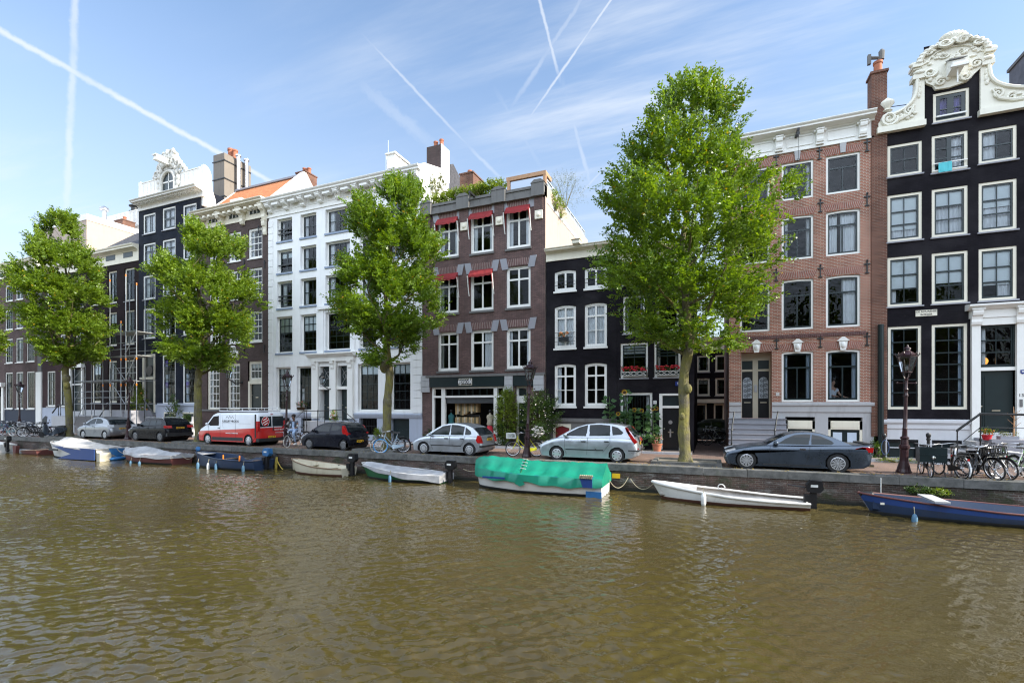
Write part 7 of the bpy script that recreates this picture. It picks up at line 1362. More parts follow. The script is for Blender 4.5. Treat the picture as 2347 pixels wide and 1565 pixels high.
# cabin cruiser under a pale cover
yc = 18.25; xb, xs = bow_stern(121, 262, yc); t = boatthing('white and blue cabin cruiser under a pale cover with blue plastic at its stern', xb, xs, yc); P = hull(t, xb, xs, yc, 2.1, .98, .72, mats=('hull_white', 'hull_black', 'hull_white'), inner=None, gun='hull_white', rake=.6, tr=.9); mb = MB(); x1 = xb + (xs - xb) * .42
q_ = xs - xb; mb.pr([(xb + .34 * q_, ZW + .80), (xs + .01, ZW + .73), (xs + .01, ZW + .06), (xb + .42 * q_, ZW + .03), (xb + .64 * q_, ZW + .36)], yc - 1.06, yc - 1.03); mb.build('blue_side', M['hull_blue'], t)
tarp(t, P, yc, 'tarp_pale', lambda u: .08 + .36 * (min(1, u / .1) if u < .42 else max(0, 1 - (u - .42) / .5)), skirt=.06, sag=.08, f0=2, seed=12); mb = MB(); mb.box(xb + 1.9, xb + 2.9, yc - 1.06, yc - 1.02, ZW + .5, ZW + .62); mb.build('cabin_window', M['black_gloss'], t)
mb = MB(); mb.box(xs, xs + .35, yc - .95, yc - .35, ZW - .05, ZW + .5); mb.box(xs, xs + .35, yc + .3, yc + .9, ZW - .05, ZW + .5); mb.build('stern_step', M['hull_cream'], t); mb = MB(); mb.add([(xs + .36, yc - .5, ZW + .75), (xs + .36, yc + .5, ZW + .7), (xs + .38, yc + .45, ZW + .35), (xs + .37, yc + .05, ZW + .15), (xs + .38, yc - .35, ZW + .4)], [(0, 1, 2, 3, 4)]); mb.build('plastic_sheet', M['motor_blue'], t); MB().ball((xs + .3, yc, ZW + .08), (.25, .5, .14), 10).build('float', M['motor_blue'], t, 60)
# red skiff tipped on its side and the stern of a red boat
yc = 18.4; xb, xs = bow_stern(52, 106, yc); t = boatthing('low red skiff lying half sunk beside the cabin cruiser', xb, xs, yc); P = hull(t, xb, xs, yc, 1.2, .12, .34, mats=('hull_red', 'hull_red', 'hull_red'), inner='deck_wood', gun='deck_wood', tr=.9); mb = MB(); mb.box(xb - 1.2, xb + .2, yc + .2, yc + .5, ZW - .05, ZW + .2); mb.build('outrigger', M['stone'], t)
yc = 18.3; xs = xa(14, yc); xb = xs - 4.5; t = boatthing('red and white boat with a black motor beyond the red skiff', xb, xs, yc); P = hull(t, xb, xs, yc, 1.7, .8, .55, mats=('hull_white', 'antifoul', 'hull_red'), inner='hull_white', gun='hull_red'); outboard(t, xs, yc, ZW + .5); mb = MB(); mb.pr([(xs + 1.1, ZW + .5), (xs + 1.6, ZW + .5), (xs + 1.5, ZW - .1), (xs + 1.25, ZW - .1)], yc - .1, yc + .1); mb.build('rudder', M['hull_red'], t)
# tyre fender and lines
def rope(pts, label, r=.014, m='rope'):
    p0, p1 = Vector(pts[0]), Vector(pts[-1]); n = 10; sag = pts[1] if len(pts) == 3 else .2; mb = MB(); mb.tube([p0.lerp(p1, i / n) - Vector((0, 0, 4 * sag * (i / n) * (1 - i / n))) for i in range(n + 1)], r, 5); o = mb.build('mooring_line', M[m]); tag(o, label, 'rope', 'mooring lines'); return o
rope([(xa(418, 18.3), 18.3, ZW + .5), .3, (xa(450, 18.3), 18.3, ZW + .75)], 'slack pale line between the red boat and the blue motor boat'); rope([(xa(1393, 18), 18.3, ZW + .5), .35, (xa(1440, 19), 19.0, ZW + .55)], 'pale line from the green covered boat to a ring in the wall'); rope([(xa(1445, 19), 19.0, ZW + .5), .3, (xa(1497, 18.1), 18.1, ZW + .5)], 'slack line from the bow of the white dinghy to the wall'); rope([(xa(633, 19), 19.0, ZW + .6), .1, (xa(652, 18.6), 18.5, ZW + .05)], 'yellow line hanging to the water beside the black tyre', .02, 'rope_yellow'); rope([(xa(268, 18.2), 18.2, ZW + .7), .12, (xa(288, 18.3), 18.35, ZW + .45)], 'pale line from the cabin cruiser to the red boat'); rope([(xa(2019, 19.02), 19.02, -.02), 0, (xa(2019, 18.9), 18.9, ZW + .5)], 'taut white line running down the wall behind the blue boat', .012, 'fender_white'); rope([(xa(1062, 18.3), 18.3, ZW + .62), .06, (xa(1092, 18.2), 18.2, ZW + .6)], 'grey line from the outboard of the green boat to the sloop', .012)
mb = MB(); yq = 18.98; mb.tube([(xa(626, yq) + .3 * math.cos(a), yq - .05, ZW + .42 + .36 * math.sin(a)) for a in [2 * math.pi * i / 16 for i in range(17)]], .1, 8, caps=False); tag(mb.build('tyre_fender', M['tyre'], None, 60), 'black tyre hanging on the wall as a fender behind the blue boat', 'tyre'); mb = MB(); [mb.tube([(xa(633, 18.85) + .03 * i, 18.85, ZW + .62), (xa(633, 18.85) + .05 * i - .05, 18.83, ZW + .3), (xa(633, 18.85) + .03 * i - .06, 18.84, ZW - .1)], .022, 5) for i in range(4)]; tag(mb.build('rope_bundle', M['rope_yellow']), 'bundle of frayed yellow rope hanging over the black tyre', 'rope')
mb = MB(); q_ = (xa(1403, YQ) , xa(1421, YQ)); mb.box(q_[0], q_[1], YQ - .02, YQ + .045, ZW + .48, ZW + .66); pl = tag(mb.build('yellow_plate', M['plate_yellow']), 'faded yellow plate on the canal wall beside the green covered boat', 'sign'); 
# ---------------------------------------------------------------- street lamps
M['lamp_maroon'] = paint('lamp_maroon', (.028, .009, .011), .35, .25, 7)
def lamp(label, px, Y, tilt=2.6):
    x = xa(px, Y); t = thing('street_lamp', label, 'street lamp', (0, 0, 0), 'crowned street lamps'); ORG[t] = (0, 0, 0)
    mb = MB(); mb.lathe([(.25, 0), (.25, .06), (.22, .1), (.21, .16), (.15, .38), (.135, .5), (.13, .82), (.165, .84), (.175, .9), (.165, .96), (.125, .98), (.11, 1.16), (.14, 1.18), (.14, 1.23), (.085, 1.27), (.075, 1.5), (.085, 1.53), (.07, 1.56), (.06, 2.2), (.055, 2.62), (.075, 2.64), (.075, 2.7), (.055, 2.73), (.06, 2.86), (.075, 2.88), (.05, 2.92), (.05, 3.2), (.075, 3.22), (.03, 3.26)], n=16); mb.build('post', M['lamp_maroon'], t, 40)
    mb = MB(); mb.tube([(-.28, 0, 3.1), (.28, 0, 3.1)], .016, 6); [mb.ball((s * .29, 0, 3.1), .035, 7) for s in (-1, 1)]; mb.build('ladder_bar', M['lamp_maroon'], t, 50)
    mb = MB(); [mb.tube([(.03 * math.cos(a), .03 * math.sin(a), 3.22), (.1 * math.cos(a), .1 * math.sin(a), 3.33), (.15 * math.cos(a), .15 * math.sin(a), 3.48)], .014, 5) for a in [math.pi / 4 + i * math.pi / 2 for i in range(4)]]
    c4 = lambda r, z: [(r * math.cos(a), r * math.sin(a), z) for a in [math.pi / 6 + i * math.pi / 3 for i in range(6)]]
    for i in range(6): a, b = c4(.17, 3.48)[i], c4(.31, 4.0)[i]; mb.tube([a, b], .013, 5)
    mb.rings([c4(.18, 3.46), c4(.18, 3.49)]); mb.rings([c4(.30, 3.98), c4(.345, 4.0), c4(.345, 4.03), c4(.25, 4.05)]); mb.build('lantern_frame', M['lamp_maroon'], t)
    MB().rings([c4(.165, 3.49), c4(.295, 3.98)], True, False).build('lantern_glass', M['lamp_glass'], t); MB().lathe([(.02, 0), (.05, .05), (.05, .14), (.015, .17)], (0, 0, 3.52), 8).build('bulb', M['lamp_clear'], t, 50)
    mb = MB(); mb.lathe([(.3, 4.05), (.16, 4.17), (.1, 4.2), (.09, 4.25), (.12, 4.27), (.1, 4.31), (.045, 4.34), (.02, 4.42)], n=12); cr = mb.build('crown', M['lamp_maroon'], t, 40)
    mb = MB()
    for i in range(12):
        a = 2 * math.pi * i / 12; mb.tube([(.33 * math.cos(a), .33 * math.sin(a), 4.02), (.39 * math.cos(a), .39 * math.sin(a), 4.1), (.36 * math.cos(a), .36 * math.sin(a), 4.15)], [.016, .02, .006], 5)
    mb.build('crown_leaves', M['lamp_maroon'], cr); place(t, (x, Y, 0), 0, ry=R(tilt), sc=(.9, .9, 1)); return t
lamp('crowned street lamp behind the row of bicycles and the scooter', 44, 21.2, 1.5); lamp('crowned street lamp between the pale silver and the black car', 293, 20.9); lamp('crowned street lamp just behind the cyclist', 655, 20.9, 1.6); lamp('crowned street lamp with the yellow bicycle leaning on it', 1207, 20.5, 2.4); lamp('large crowned street lamp between the grey coupe and the cargo bicycle', 2071, 20.55, 1.4)
# ---------------------------------------------------------------- bicycles
def bike(label, loc, rz, frame='bike_black', step=True, basket=None, lean=0.0, tyre='tyre', front_tyre=None, crate=None, guard='bike_black', group='bicycles parked along the quay', name='bicycle', steer=0.0, cat='bicycle'):
    t = thing(name, label, cat, (0, 0, 0), group); ORG[t] = (0, 0, 0); fm = M[frame]
    for x, nm, ty in ((-.56, 'front_wheel', front_tyre or tyre), (.54, 'rear_wheel', tyre)):
        mb = MB(); mb.tube([(x + .335 * math.cos(a), 0, .345 + .335 * math.sin(a)) for a in [2 * math.pi * i / 24 for i in range(25)]], .02, 6, caps=False); w = mb.build(nm, M[ty], t, 60)
        mb = MB(); mb.tube([(x + .305 * math.cos(a), 0, .345 + .305 * math.sin(a)) for a in [2 * math.pi * i / 24 for i in range(25)]], .011, 5, caps=False); [mb.tube([(x, 0, .345), (x + .3 * math.cos(a), 0, .345 + .3 * math.sin(a))], .0032, 3) for a in [2 * math.pi * i / 16 for i in range(16)]]; mb.lathe([(.028, -.05), (.028, .05)], (x, 0, .345), 7, ax='y'); mb.build('rim', M['steel'], w)
        mb = MB(); lo, hi = (.05, .72) if x > 0 else (.12, .68); mb.tube([(x + .375 * math.cos(a), 0, .345 + .375 * math.sin(a)) for a in [math.pi * (lo - .25 * (x > 0) + (hi - lo + .2) * i / 10) for i in range(11)]], .022, 5); mb.build('mudguard', M[guard], t, 60)
    mb = MB(); bb = (.06, 0, .29); hd, hl = (-.33, 0, .93), (-.38, 0, .72); st = (.24, 0, .86)
    mb.tube([hd, hl], .022, 7); mb.tube([bb, st], .018, 6)
    if step: mb.tube([hl, (-.2, 0, .45), (-.02, 0, .3), bb], .02, 7); mb.tube([(-.35, 0, .84), (-.1, 0, .55), (.1, 0, .45)], .016, 6)
    else: mb.tube([hl, bb], .02, 7); mb.tube([(-.34, 0, .88), (.22, 0, .82)], .018, 6)
    for s in (-.06, .06): mb.tube([bb, (.54, s, .345)], .011, 5); mb.tube([(.22, 0, .78), (.54, s, .345)], .010, 5); mb.tube([hl, (-.42, s * .8, .62), (-.56, s, .345)], .012, 5)
    fr = mb.build('frame', fm, t, 60)
    mb = MB(); mb.tube([(-.32, 0, .93), (-.3, 0, 1.04)], .014, 6); mb.tube([(-.02, -.3, 1.07), (-.18, -.3, 1.08), (-.3, -.14, 1.05), (-.33, 0, 1.04), (-.3, .14, 1.05), (-.18, .3, 1.08), (-.02, .3, 1.07)], .014, 6); hb = mb.build('handlebar', M['steel'], t, 60)
    mb = MB(); [mb.tube([(.02, s * .3, 1.068), (-.1, s * .3, 1.076)], .02, 6) for s in (-1, 1)]; mb.build('grip', M['trim'], hb)
    mb = MB(); mb.rings([[(.08, -.02, .97), (.08, .02, .97), (.08, .02, 1.0), (.08, -.02, 1.0)], [(.22, -.06, .95), (.22, .06, .95), (.22, .05, 1.02), (.22, -.05, 1.02)], [(.36, -.1, .95), (.36, .1, .95), (.36, .09, 1.03), (.36, -.09, 1.03)]]); sd_ = mb.build('saddle', M['trim'], t, 60); MB().tube([st, (.26, 0, .96)], .013, 6).build('seat_post', M['steel'], sd_)
    mb = MB(); mb.box(.3, .82, -.07, .07, .745, .76); [mb.tube([(.76, s, .75), (.56, s, .36)], .007, 4) for s in (-.07, .07)]; mb.build('rear_rack', M['trim'], t)
    mb = MB(); mb.pr([(-.02, .2), (.1, .2), (.56, .3), (.56, .39), (.1, .4), (-.02, .38)], -.055, -.045); mb.build('chain_case', fm if frame != 'bike_black' else M['trim'], t)
    mb = MB(); mb.tube([(.06, -.09, .29), (.06, -.11, .13)], .01, 5); mb.box(-.0, .12, -.2, -.11, .12, .14); mb.tube([(.06, .09, .29), (.06, .11, .45)], .01, 5); mb.box(-.0, .12, .11, .2, .44, .46); mb.build('pedals', M['steel'], t); mb = MB(); mb.ball((-.45, 0, .84), (.05, .04, .045), 7); mb.build('bike_lamp', M['chrome'], t, 60); MB().box(.83, .85, -.03, .03, .6, .66).build('rear_light', M['tail_red'], t)
    if basket:
        mb = MB(); x0, x1, z0, z1 = (-.85, -.45, .82, 1.06)
        for i in range(9): f = i / 8; mb.box(x0 + (x1 - x0) * f - .008, x0 + (x1 - x0) * f + .008, -.2, -.188, z0, z1); mb.box(x0 + (x1 - x0) * f - .008, x0 + (x1 - x0) * f + .008, .188, .2, z0, z1)
        for i in range(7): f = i / 6; [mb.box(xx, xx + .012, -.2 + .4 * f - .008, -.2 + .4 * f + .008, z0, z1) for xx in (x0, x1 - .012)]
        for zz in (z0, z1 - .02): mb.box(x0, x1, -.21, -.188, zz, zz + .025); mb.box(x0, x1, .188, .21, zz, zz + .025); mb.box(x0 - .01, x0 + .012, -.21, .21, zz, zz + .025); mb.box(x1 - .012, x1 + .01, -.21, .21, zz, zz + .025)
        mb.box(x0, x1, -.19, .19, z0 - .02, z0 - .001); mb.build('basket', M[basket], t)
    place(t, (loc[0], loc[1], loc[2] if len(loc) > 2 else 0), rz, rx=lean); return t
for n, c, r in (('bike_black', (.012, .012, .013), .35), ('bike_white', (.6, .62, .64), .35), ('bike_teal', (.12, .26, .28), .35), ('bike_blue', (.05, .10, .22), .35), ('bike_yellow', (.70, .66, .02), .35), ('bike_green', (.10, .30, .06), .35), ('bike_grey', (.22, .23, .24), .35), ('bike_red', (.20, .02, .02), .4), ('bike_pale', (.32, .42, .5), .35)): M[n] = paint(n, c, r, .12, 8)
M['tyre_blue'] = paint('tyre_blue', (.03, .28, .62), .6, .1); M['tyre_cream'] = paint('tyre_cream', (.55, .53, .46), .7, .1)
LB = 'bicycles parked at the left'
def pb(px, Y): return (xa(px, Y), Y)
for px, Y, rz, fr, kw, lab in ((4, 20.3, 60, 'bike_red', {}, 'reddish bicycle at the far end of the scooter row'), (17, 20.4, 35, 'bike_teal', {}, 'bicycle with a pale teal frame beside the blue one'), (28, 20.6, 50, 'bike_blue', {}, 'blue bicycle next to the one with the teal frame'), (43, 20.2, 18, 'bike_grey', dict(tyre='tyre_cream'), 'grey bicycle with cream tyres in front of the leftmost lamp'),
        (56, 20.9, 40, 'bike_black', dict(basket='bike_black'), 'black bicycle with a dark basket behind the one with cream tyres'), (66, 20.3, 24, 'bike_black', dict(front_tyre='tyre_cream'), 'black bicycle with a white front tyre near the leftmost lamp'), (76, 20.2, 75, 'bike_black', dict(basket='tarp_grey'), 'black bicycle carrying a pale basket, facing the canal'), (88, 20.5, 35, 'bike_black', {}, 'plain black bicycle next to the scooter'), (98, 20.9, 50, 'bike_grey', {}, 'dark grey bicycle half hidden behind the scooter')):
    bike(lab, pb(px, Y), R(rz), fr, group=LB, lean=R(4), **kw)
bike('pale blue bicycle with a blue front tyre at the foot of the elm', pb(899, 19.85), R(38), 'bike_pale', front_tyre='tyre_blue', lean=R(-5), step=True, group='bicycles at the elm')
bike('grey bicycle leaning behind the one with the blue tyre', pb(889, 20.2), R(55), 'bike_grey', front_tyre='tyre_cream', lean=R(6), group='bicycles at the elm')
bike('yellow bicycle with a white front crate leaning on a street lamp', (xa(1203, 20.75), 20.75), R(15), 'bike_yellow', basket='fender_white', lean=R(-6), group='bicycles at the lamp')
bike('dark bicycle against the front of the white house behind the cyclist', pb(652, 24.4), R(5), 'bike_black', step=False, group='bicycles along the fronts'); bike('black bicycle parked behind the cyclist near the stoop', pb(684, 23.0), R(15), 'bike_black', group='bicycles along the fronts')
bike('small dark bicycle with a white frame standing in the alley', (xa(1630, 32.5), 32.5), R(20), 'bike_white', step=False, group='bicycles in the alley'); bike('black bicycle leaning on the alley wall behind the white-framed one', (xa(1640, 31.0), 31.0), R(35), 'bike_black', group='bicycles in the alley')
RB_ = 'bicycles parked at the right'
for px, Y, rz, fr, kw, lab in ((2178, 20.0, -78, 'bike_black', dict(guard='bike_white', lean=R(3)), 'black bicycle with a white rear mudguard beside the steel hoop'), (2222, 20.0, 70, 'bike_black', dict(lean=R(12)), 'black bicycle leaning between the two steel hoops, its front wheel low'), (2243, 20.0, 112, 'bike_black', dict(lean=R(-9), basket='bike_black'), 'black bicycle with a front basket between the two steel hoops'), (2264, 20.15, 118, 'bike_grey', dict(lean=R(-8), tyre='tyre'), 'grey bicycle just in front of the second steel hoop'),
        (2322, 20.2, 28, 'bike_white', dict(lean=R(5), step=False), 'white bicycle seen from the side beyond the steel hoops'), (2330, 20.9, 12, 'bike_green', dict(lean=R(-4), tyre='tyre_cream'), 'bright green bicycle behind the white one'), (2352, 20.1, 100, 'bike_black', dict(lean=R(4)), 'black bicycle in front of the white one, mostly out of view')):
    bike(lab, pb(px, Y), R(rz), fr, group=RB_, **kw)
for px, lab in ((2189, 'steel hoop for bicycles beside the white mudguard'), (2280, 'steel hoop for bicycles farther right, near the white bicycle')):
    x, y = pb(px, 20.1); mb = MB(); mb.tube([(x, y - .0, 0), (x, y, .86), (x + .03, y + .05, .94), (x + .1, y + .4, .97), (x + .17, y + .75, .94), (x + .2, y + .8, .86), (x + .2, y + .8, 0)], .032, 8); tag(mb.build('bike_rack', M['steel'], None, 60), lab, 'bike rack', 'steel bicycle hoops')
# cargo bike, box in front, facing the canal
c = bike('black cargo bicycle with a dark green front box facing the canal', (xa(2122, 20.0), 20.0), R(84), 'bike_black', step=True, name='cargo_bicycle', group='bicycles parked at the right', cat='cargo bicycle')
mb = MB(); x0, x1, z0, z1 = -.86, -.36, .52, .98
mb.box(x0, x1, -.34, .34, z0, z0 + .03); mb.box(x0, x0 + .025, -.34, .34, z0 + .03, z1); mb.box(x1 - .025, x1, -.34, .34, z0 + .03, z1); mb.box(x0 + .025, x1 - .025, -.34, -.315, z0 + .03, z1); mb.box(x0 + .025, x1 - .025, .315, .34, z0 + .03, z1); mb.box(x0 - .012, x0 - .001, -.345, .345, .74, .77); mb.build('cargo_box', M['green_black'], c); mb = MB(); [mb.tube([(-.5, s * .3, .52), (-.6, s * .36, .03)], .012, 5) for s in (-1, 1)]; mb.build('stand', M['trim'], c); mb = MB(); mb.lathe([(.06, 0), (.045, -.04), (.01, -.05)], (-.88, 0, .68), 10, ax='x'); mb.build('box_lamp', M['chrome'], c)
# flowers on the yellow bike's carrier
def scatter(rs, n, c, r): p = rs.normal(0, 1, (n, 3)); p = p / np.linalg.norm(p, axis=1)[:, None] * rs.rand(n, 1) ** .4; return np.array(c) + p * np.array(r)
def shrub(label, cat, c, r, n, leaf, ll=.09, lw=.06, nl=14, tl=.3, name='shrub', flowers=None, stem=True, seed=1, up=.3, group=None):
    rs = np.random.RandomState(seed); t = thing(name, label, cat, (c[0], c[1], c[2] - r[2]), group); b = scatter(rs, n, c, r); o = unit(b - np.array(c)) + np.array([0, 0, up])
    leaf_mesh('foliage', *sprays(rs, b, o, nl, tl, ll, lw, .3), M[leaf], t)
    if stem or not flowers:
        mb = MB(); rd = random.Random(seed)
        for i in range(6): a = i * 1.05; mb.tube([(c[0] + .06 * math.cos(a), c[1] + .06 * math.sin(a), c[2] - r[2] - .02), (c[0] + .25 * r[0] * math.cos(a), c[1] + .25 * r[1] * math.sin(a), c[2] - .4 * r[2]), (c[0] + .6 * r[0] * math.cos(a), c[1] + .6 * r[1] * math.sin(a), c[2] + .5 * r[2])], [.025, .018, .008], 5)
        mb.build('stem', M['bark'], t)
    if flowers:
        m, k, sz = flowers; mb = MB(); p = scatter(rs, k, c, [x * 1.08 for x in r]); 
        for q in p: mb.ball(tuple(q - np.array([0, .02, 0])), (sz, sz, sz * .7), 6)
        mb.build('blossoms', M[m], t)
    return t
M['leaf_bush'] = leafmat('leaf_bush', (.035, .075, .015), (.07, .12, .02), trans=.3); M['leaf_lime'] = leafmat('leaf_lime', (.11, .17, .02), (.19, .25, .03), trans=.35); M['leaf_deep'] = leafmat('leaf_deep', (.02, .05, .012), (.04, .08, .02), trans=.25); M['leaf_sunfl'] = leafmat('leaf_sunfl', (.05, .12, .045), (.09, .17, .065), trans=.3); M['leaf_olive'] = leafmat('leaf_olive', (.09, .11, .04), (.15, .16, .06), trans=.3)
M['petal_white'] = paint('petal_white', (.75, .68, .62), .8, .1); M['petal_pink'] = paint('petal_pink', (.6, .22, .2), .8, .2); M['petal_red'] = paint('petal_red', (.5, .015, .03), .8, .2); M['petal_yellow'] = paint('petal_yellow', (.8, .45, .01), .8, .15); M['petal_orange'] = paint('petal_orange', (.7, .25, .08), .8, .2); M['seed_brown'] = paint('seed_brown', (.05, .025, .01), .9, .2)
shrub('bunch of white flowers tied on the carrier of the yellow bicycle', 'flowers', (xa(1233, 20.9), 20.9, 1.12), (.3, .22, .25), 40, 'leaf_bush', name='flower_bunch', flowers=('petal_white', 70, .05), stem=False, seed=4)
Yw = 25.1
shrub('yellow green climbing shrub on the front of the shop house', 'shrub', (xa(1162, Yw), Yw, za(1162, 952, Yw)), (.62, .35, 1.45), 420, 'leaf_lime', seed=6, tl=.35)
shrub('dark lower shrub beneath the yellow green climber beside the shop', 'shrub', (xa(1155, Yw), Yw, .75), (.55, .3, .65), 110, 'leaf_deep', seed=16)
shrub('big rounded rose bush with small white blossoms beside the street lamp', 'shrub', (xa(1236, Yw), Yw - .1, za(1236, 953, Yw)), (1.2, .6, 1.25), 520, 'leaf_bush', seed=7, tl=.35, flowers=('petal_white', 110, .035), name='rose_bush')
shrub('climbing rose with a few orange blooms beside the scaffolding', 'shrub', (xa(319, 24.9), 24.9, za(319, 932, 24.9)), (.75, .35, 1.7), 210, 'leaf_lime', seed=8, flowers=('petal_orange', 9, .07), name='climbing_rose', ll=.12, lw=.08)
shrub('thin leafy plant against the navy house behind the black crossover', 'shrub', (xa(397, 25), 25, 1.6), (.75, .3, 1.5), 120, 'leaf_bush', seed=9, ll=.11, lw=.07, name='leafy_plant'); shrub('sparse low bush near the stone post behind the black crossover', 'shrub', (xa(428, 24.8), 24.8, .9), (.5, .3, .8), 80, 'leaf_bush', seed=19, ll=.11, lw=.07)
shrub('small bright green weed against the grey plinth of the white house', 'weed', (xa(867, 25.2), 25.2, .42), (.3, .15, .36), 50, 'leaf_lime', seed=10, name='weed', stem=False); shrub('tiny dark conifer at the shop doorpost', 'shrub', (xa(985, 25.2), 25.2, .45), (.2, .15, .4), 40, 'leaf_deep', seed=12, name='small_conifer')
shrub('green weed growing at the drain pipe behind the grey coupe', 'weed', (xa(2013, 25.2), 25.2, .35), (.2, .12, .33), 36, 'leaf_bush', seed=13, name='weed', stem=False); shrub('row of low grass tufts at the foot of the black gable house', 'weed', (xa(2055, 24.2), 24.15, .1), (1.0, .06, .06), 50, 'leaf_lime', seed=14, name='weed', stem=False, tl=.12, ll=.05, lw=.02)
for i, (px, w) in enumerate(((2104, .34), (2152, .28))): shrub(('wider' if i == 0 else 'brighter') + ' clump of green weeds hanging from the canal wall, ' + ('nearer the lamp' if i == 0 else 'nearer the bicycles'), 'weed', (xa(px, YQ - .05), YQ - .06, -.30 - .05 * i), (w, .06, .07), 60, ('leaf_bush', 'leaf_lime')[i], seed=15 + i, name='wall_weed', stem=False, tl=.10, ll=.05, lw=.035, up=-.8)
# roof garden of the shop house, roof-terrace tree
hz = za(1251, 415)
for i in range(7): px = 1004 + i * 23; x = xa(px, YF + .5); shrub('section of leafy hedge along the roof parapet of the shop house', 'hedge', (x, YF + .55, hz + .2 + .03 * i), (.55, .35, .42), 90, 'leaf_lime', seed=30 + i, name='roof_hedge', group='roof hedge plants', ll=.11, lw=.08)
shrub('tall yellowish roof plant beside the white gable wall', 'shrub', (xa(1000, YF + 1.2), YF + 1.2, hz + 1.0), (.8, .6, 1.3), 170, 'leaf_olive', seed=41, name='roof_plant', ll=.11, lw=.07)
xo = xa(1250) + .1; shrub('loose olive green tree on the roof terrace of the shop house', 'shrub', (xo, YF + 3.6, hz + .9), (1.15, 1.1, 1.0), 170, 'leaf_olive', seed=42, name='terrace_tree', ll=.07, lw=.025, tl=.5, up=.6); [shrub('yellow green plant hanging over the terrace fence, ' + w, 'shrub', (xo, YF + yy, hz - .5), (.2, .5, .55), 45, 'leaf_lime', seed=43 + int(yy), name='terrace_plant', stem=False) for yy, w in ((1.6, 'nearer the parapet'), (2.7, 'farther back'))]
# sunflowers by the corner house
def sunflower(label, px, h, heads, seed, Y=24.9, lo=.3):
    rs = np.random.RandomState(seed); x = xa(px, Y); t = thing('sunflower', label, 'sunflower', (x, Y, .1), 'sunflowers at the corner house'); zt = .1 + h; mb = MB(); pt = [(x, Y, .1), (x + .04, Y, .1 + h * .5), (x + .02, Y - .05, zt)]; mb.tube(pt, [.025, .02, .014], 6)
    n = int(h * 24); z = rs.uniform(lo, h, n) + .1; a = rs.rand(n) * 6.28; P = np.stack([np.full(n, x), np.full(n, Y), z], 1); D = unit(np.stack([np.cos(a), np.sin(a) - .35, rs.uniform(-.45, .25, n)], 1)); P = P + D * .10; Nn = unit(np.stack([rs.normal(0, .3, n), rs.normal(-.9, .3, n), np.full(n, .6)], 1)); L = rs.uniform(.22, .36, n)
    leaf_mesh('foliage', P, D, Nn, L, L * .85, M['leaf_sunfl'], t, fold=.12)
    for dx, zz, r in heads: mb.tube([(x, Y, zz - .45), (x + dx * .7, Y - .08, zz - .1), (x + dx, Y - .1, zz)], .012, 5)
    mb.build('stem', M['leaf_stem'], t)
    for dx, zz, r in heads:
        c = (x + dx, Y - .15, zz); q = MB(); q.lathe([(.01, -.05), (r * .5, -.03), (r * .5, 0)], c, 12, ax='y'); hd = q.build('flower_head', M['seed_brown'], t); q = MB()
        for i in range(18): b = 2 * math.pi * i / 18; q.add([(c[0] + r * .45 * math.cos(b - .17), c[1] - .02, c[2] + r * .45 * math.sin(b - .17)), (c[0] + r * math.cos(b), c[1] - .05, c[2] + r * math.sin(b)), (c[0] + r * .45 * math.cos(b + .17), c[1] - .02, c[2] + r * .45 * math.sin(b + .17))], [(0, 1, 2)])
        q.build('petals', M['petal_yellow'], hd)
    return t
M['leaf_stem'] = paint('leaf_stem', (.07, .13, .04), .7, .2)
sunflower('flowerless sunflower plant leftmost of the group at the corner house', 1396, za(1396, 908, 24.9) - .1, [], 1); sunflower('tallest sunflower with one big bloom above the window frame', 1434, za(1434, 896, 24.9) - .1, [(-.03, za(1433, 899, 24.8), .17)], 2)
sunflower('sunflower with a small drooping bloom low beside the window', 1421, za(1418, 945, 24.9) - .05, [(-.06, za(1418, 948, 24.8), .12)], 3, lo=.1); sunflower('sunflower with its bloom at the middle of the window', 1455, za(1455, 936, 24.9) - .1, [(0, za(1454, 939, 24.8), .13)], 4); sunflower('sunflower whose round bloom faces the canal right of the middle', 1474, za(1472, 938, 24.9) - .1, [(-.05, za(1471, 941, 24.8), .13)], 5); sunflower('sunflower nearest the house number with two wide blooms', 1496, za(1498, 930, 24.9) - .1, [(.02, za(1497, 937, 24.8), .13), (.2, za(1503, 936, 24.8), .12)], 6)
def pot(label, px, Y, z, r, h, m, flow, cat='flower pot', n=45, seed=1, leaf='leaf_bush', hh=.3):
    x = xa(px, Y); t = thing('flower_pot', label, cat, (x, Y, z)); MB().lathe([(r * .72, 0), (r * .95, h * .82), (r * 1.06, h * .83), (r * 1.06, h), (r * .9, h), (r * .85, h * .9)], (x, Y, z), 14).build('pot', M[m], t, 40); rs = np.random.RandomState(seed)
    b = scatter(rs, n, (x, Y, z + h + hh * .4), (r * 1.2, r * 1.0, hh * .6)); leaf_mesh('foliage', *sprays(rs, b, unit(b - np.array([x, Y, z + h * .8])), 9, .16, .07, .045, .2), M[leaf], t)
    if flow: mb = MB(); [mb.ball(tuple(q), .03, 6) for q in scatter(rs, 22, (x, Y, z + h + hh * .6), (r * 1.3, r * 1.1, hh * .55))]; mb.build('blossoms', M[flow], t)
    return t
pot('terracotta pot with pink flowers beside the corner house door', 1506, 24.6, .1, .24, .38, 'terracotta', 'petal_pink', seed=2, hh=.42); pot('red bucket of plants hanging on the black stoop railing', 2262, 24.3, za(2262, 1008, 24.3), .16, .2, 'petal_red', 'petal_orange', seed=3, n=24, hh=.2)
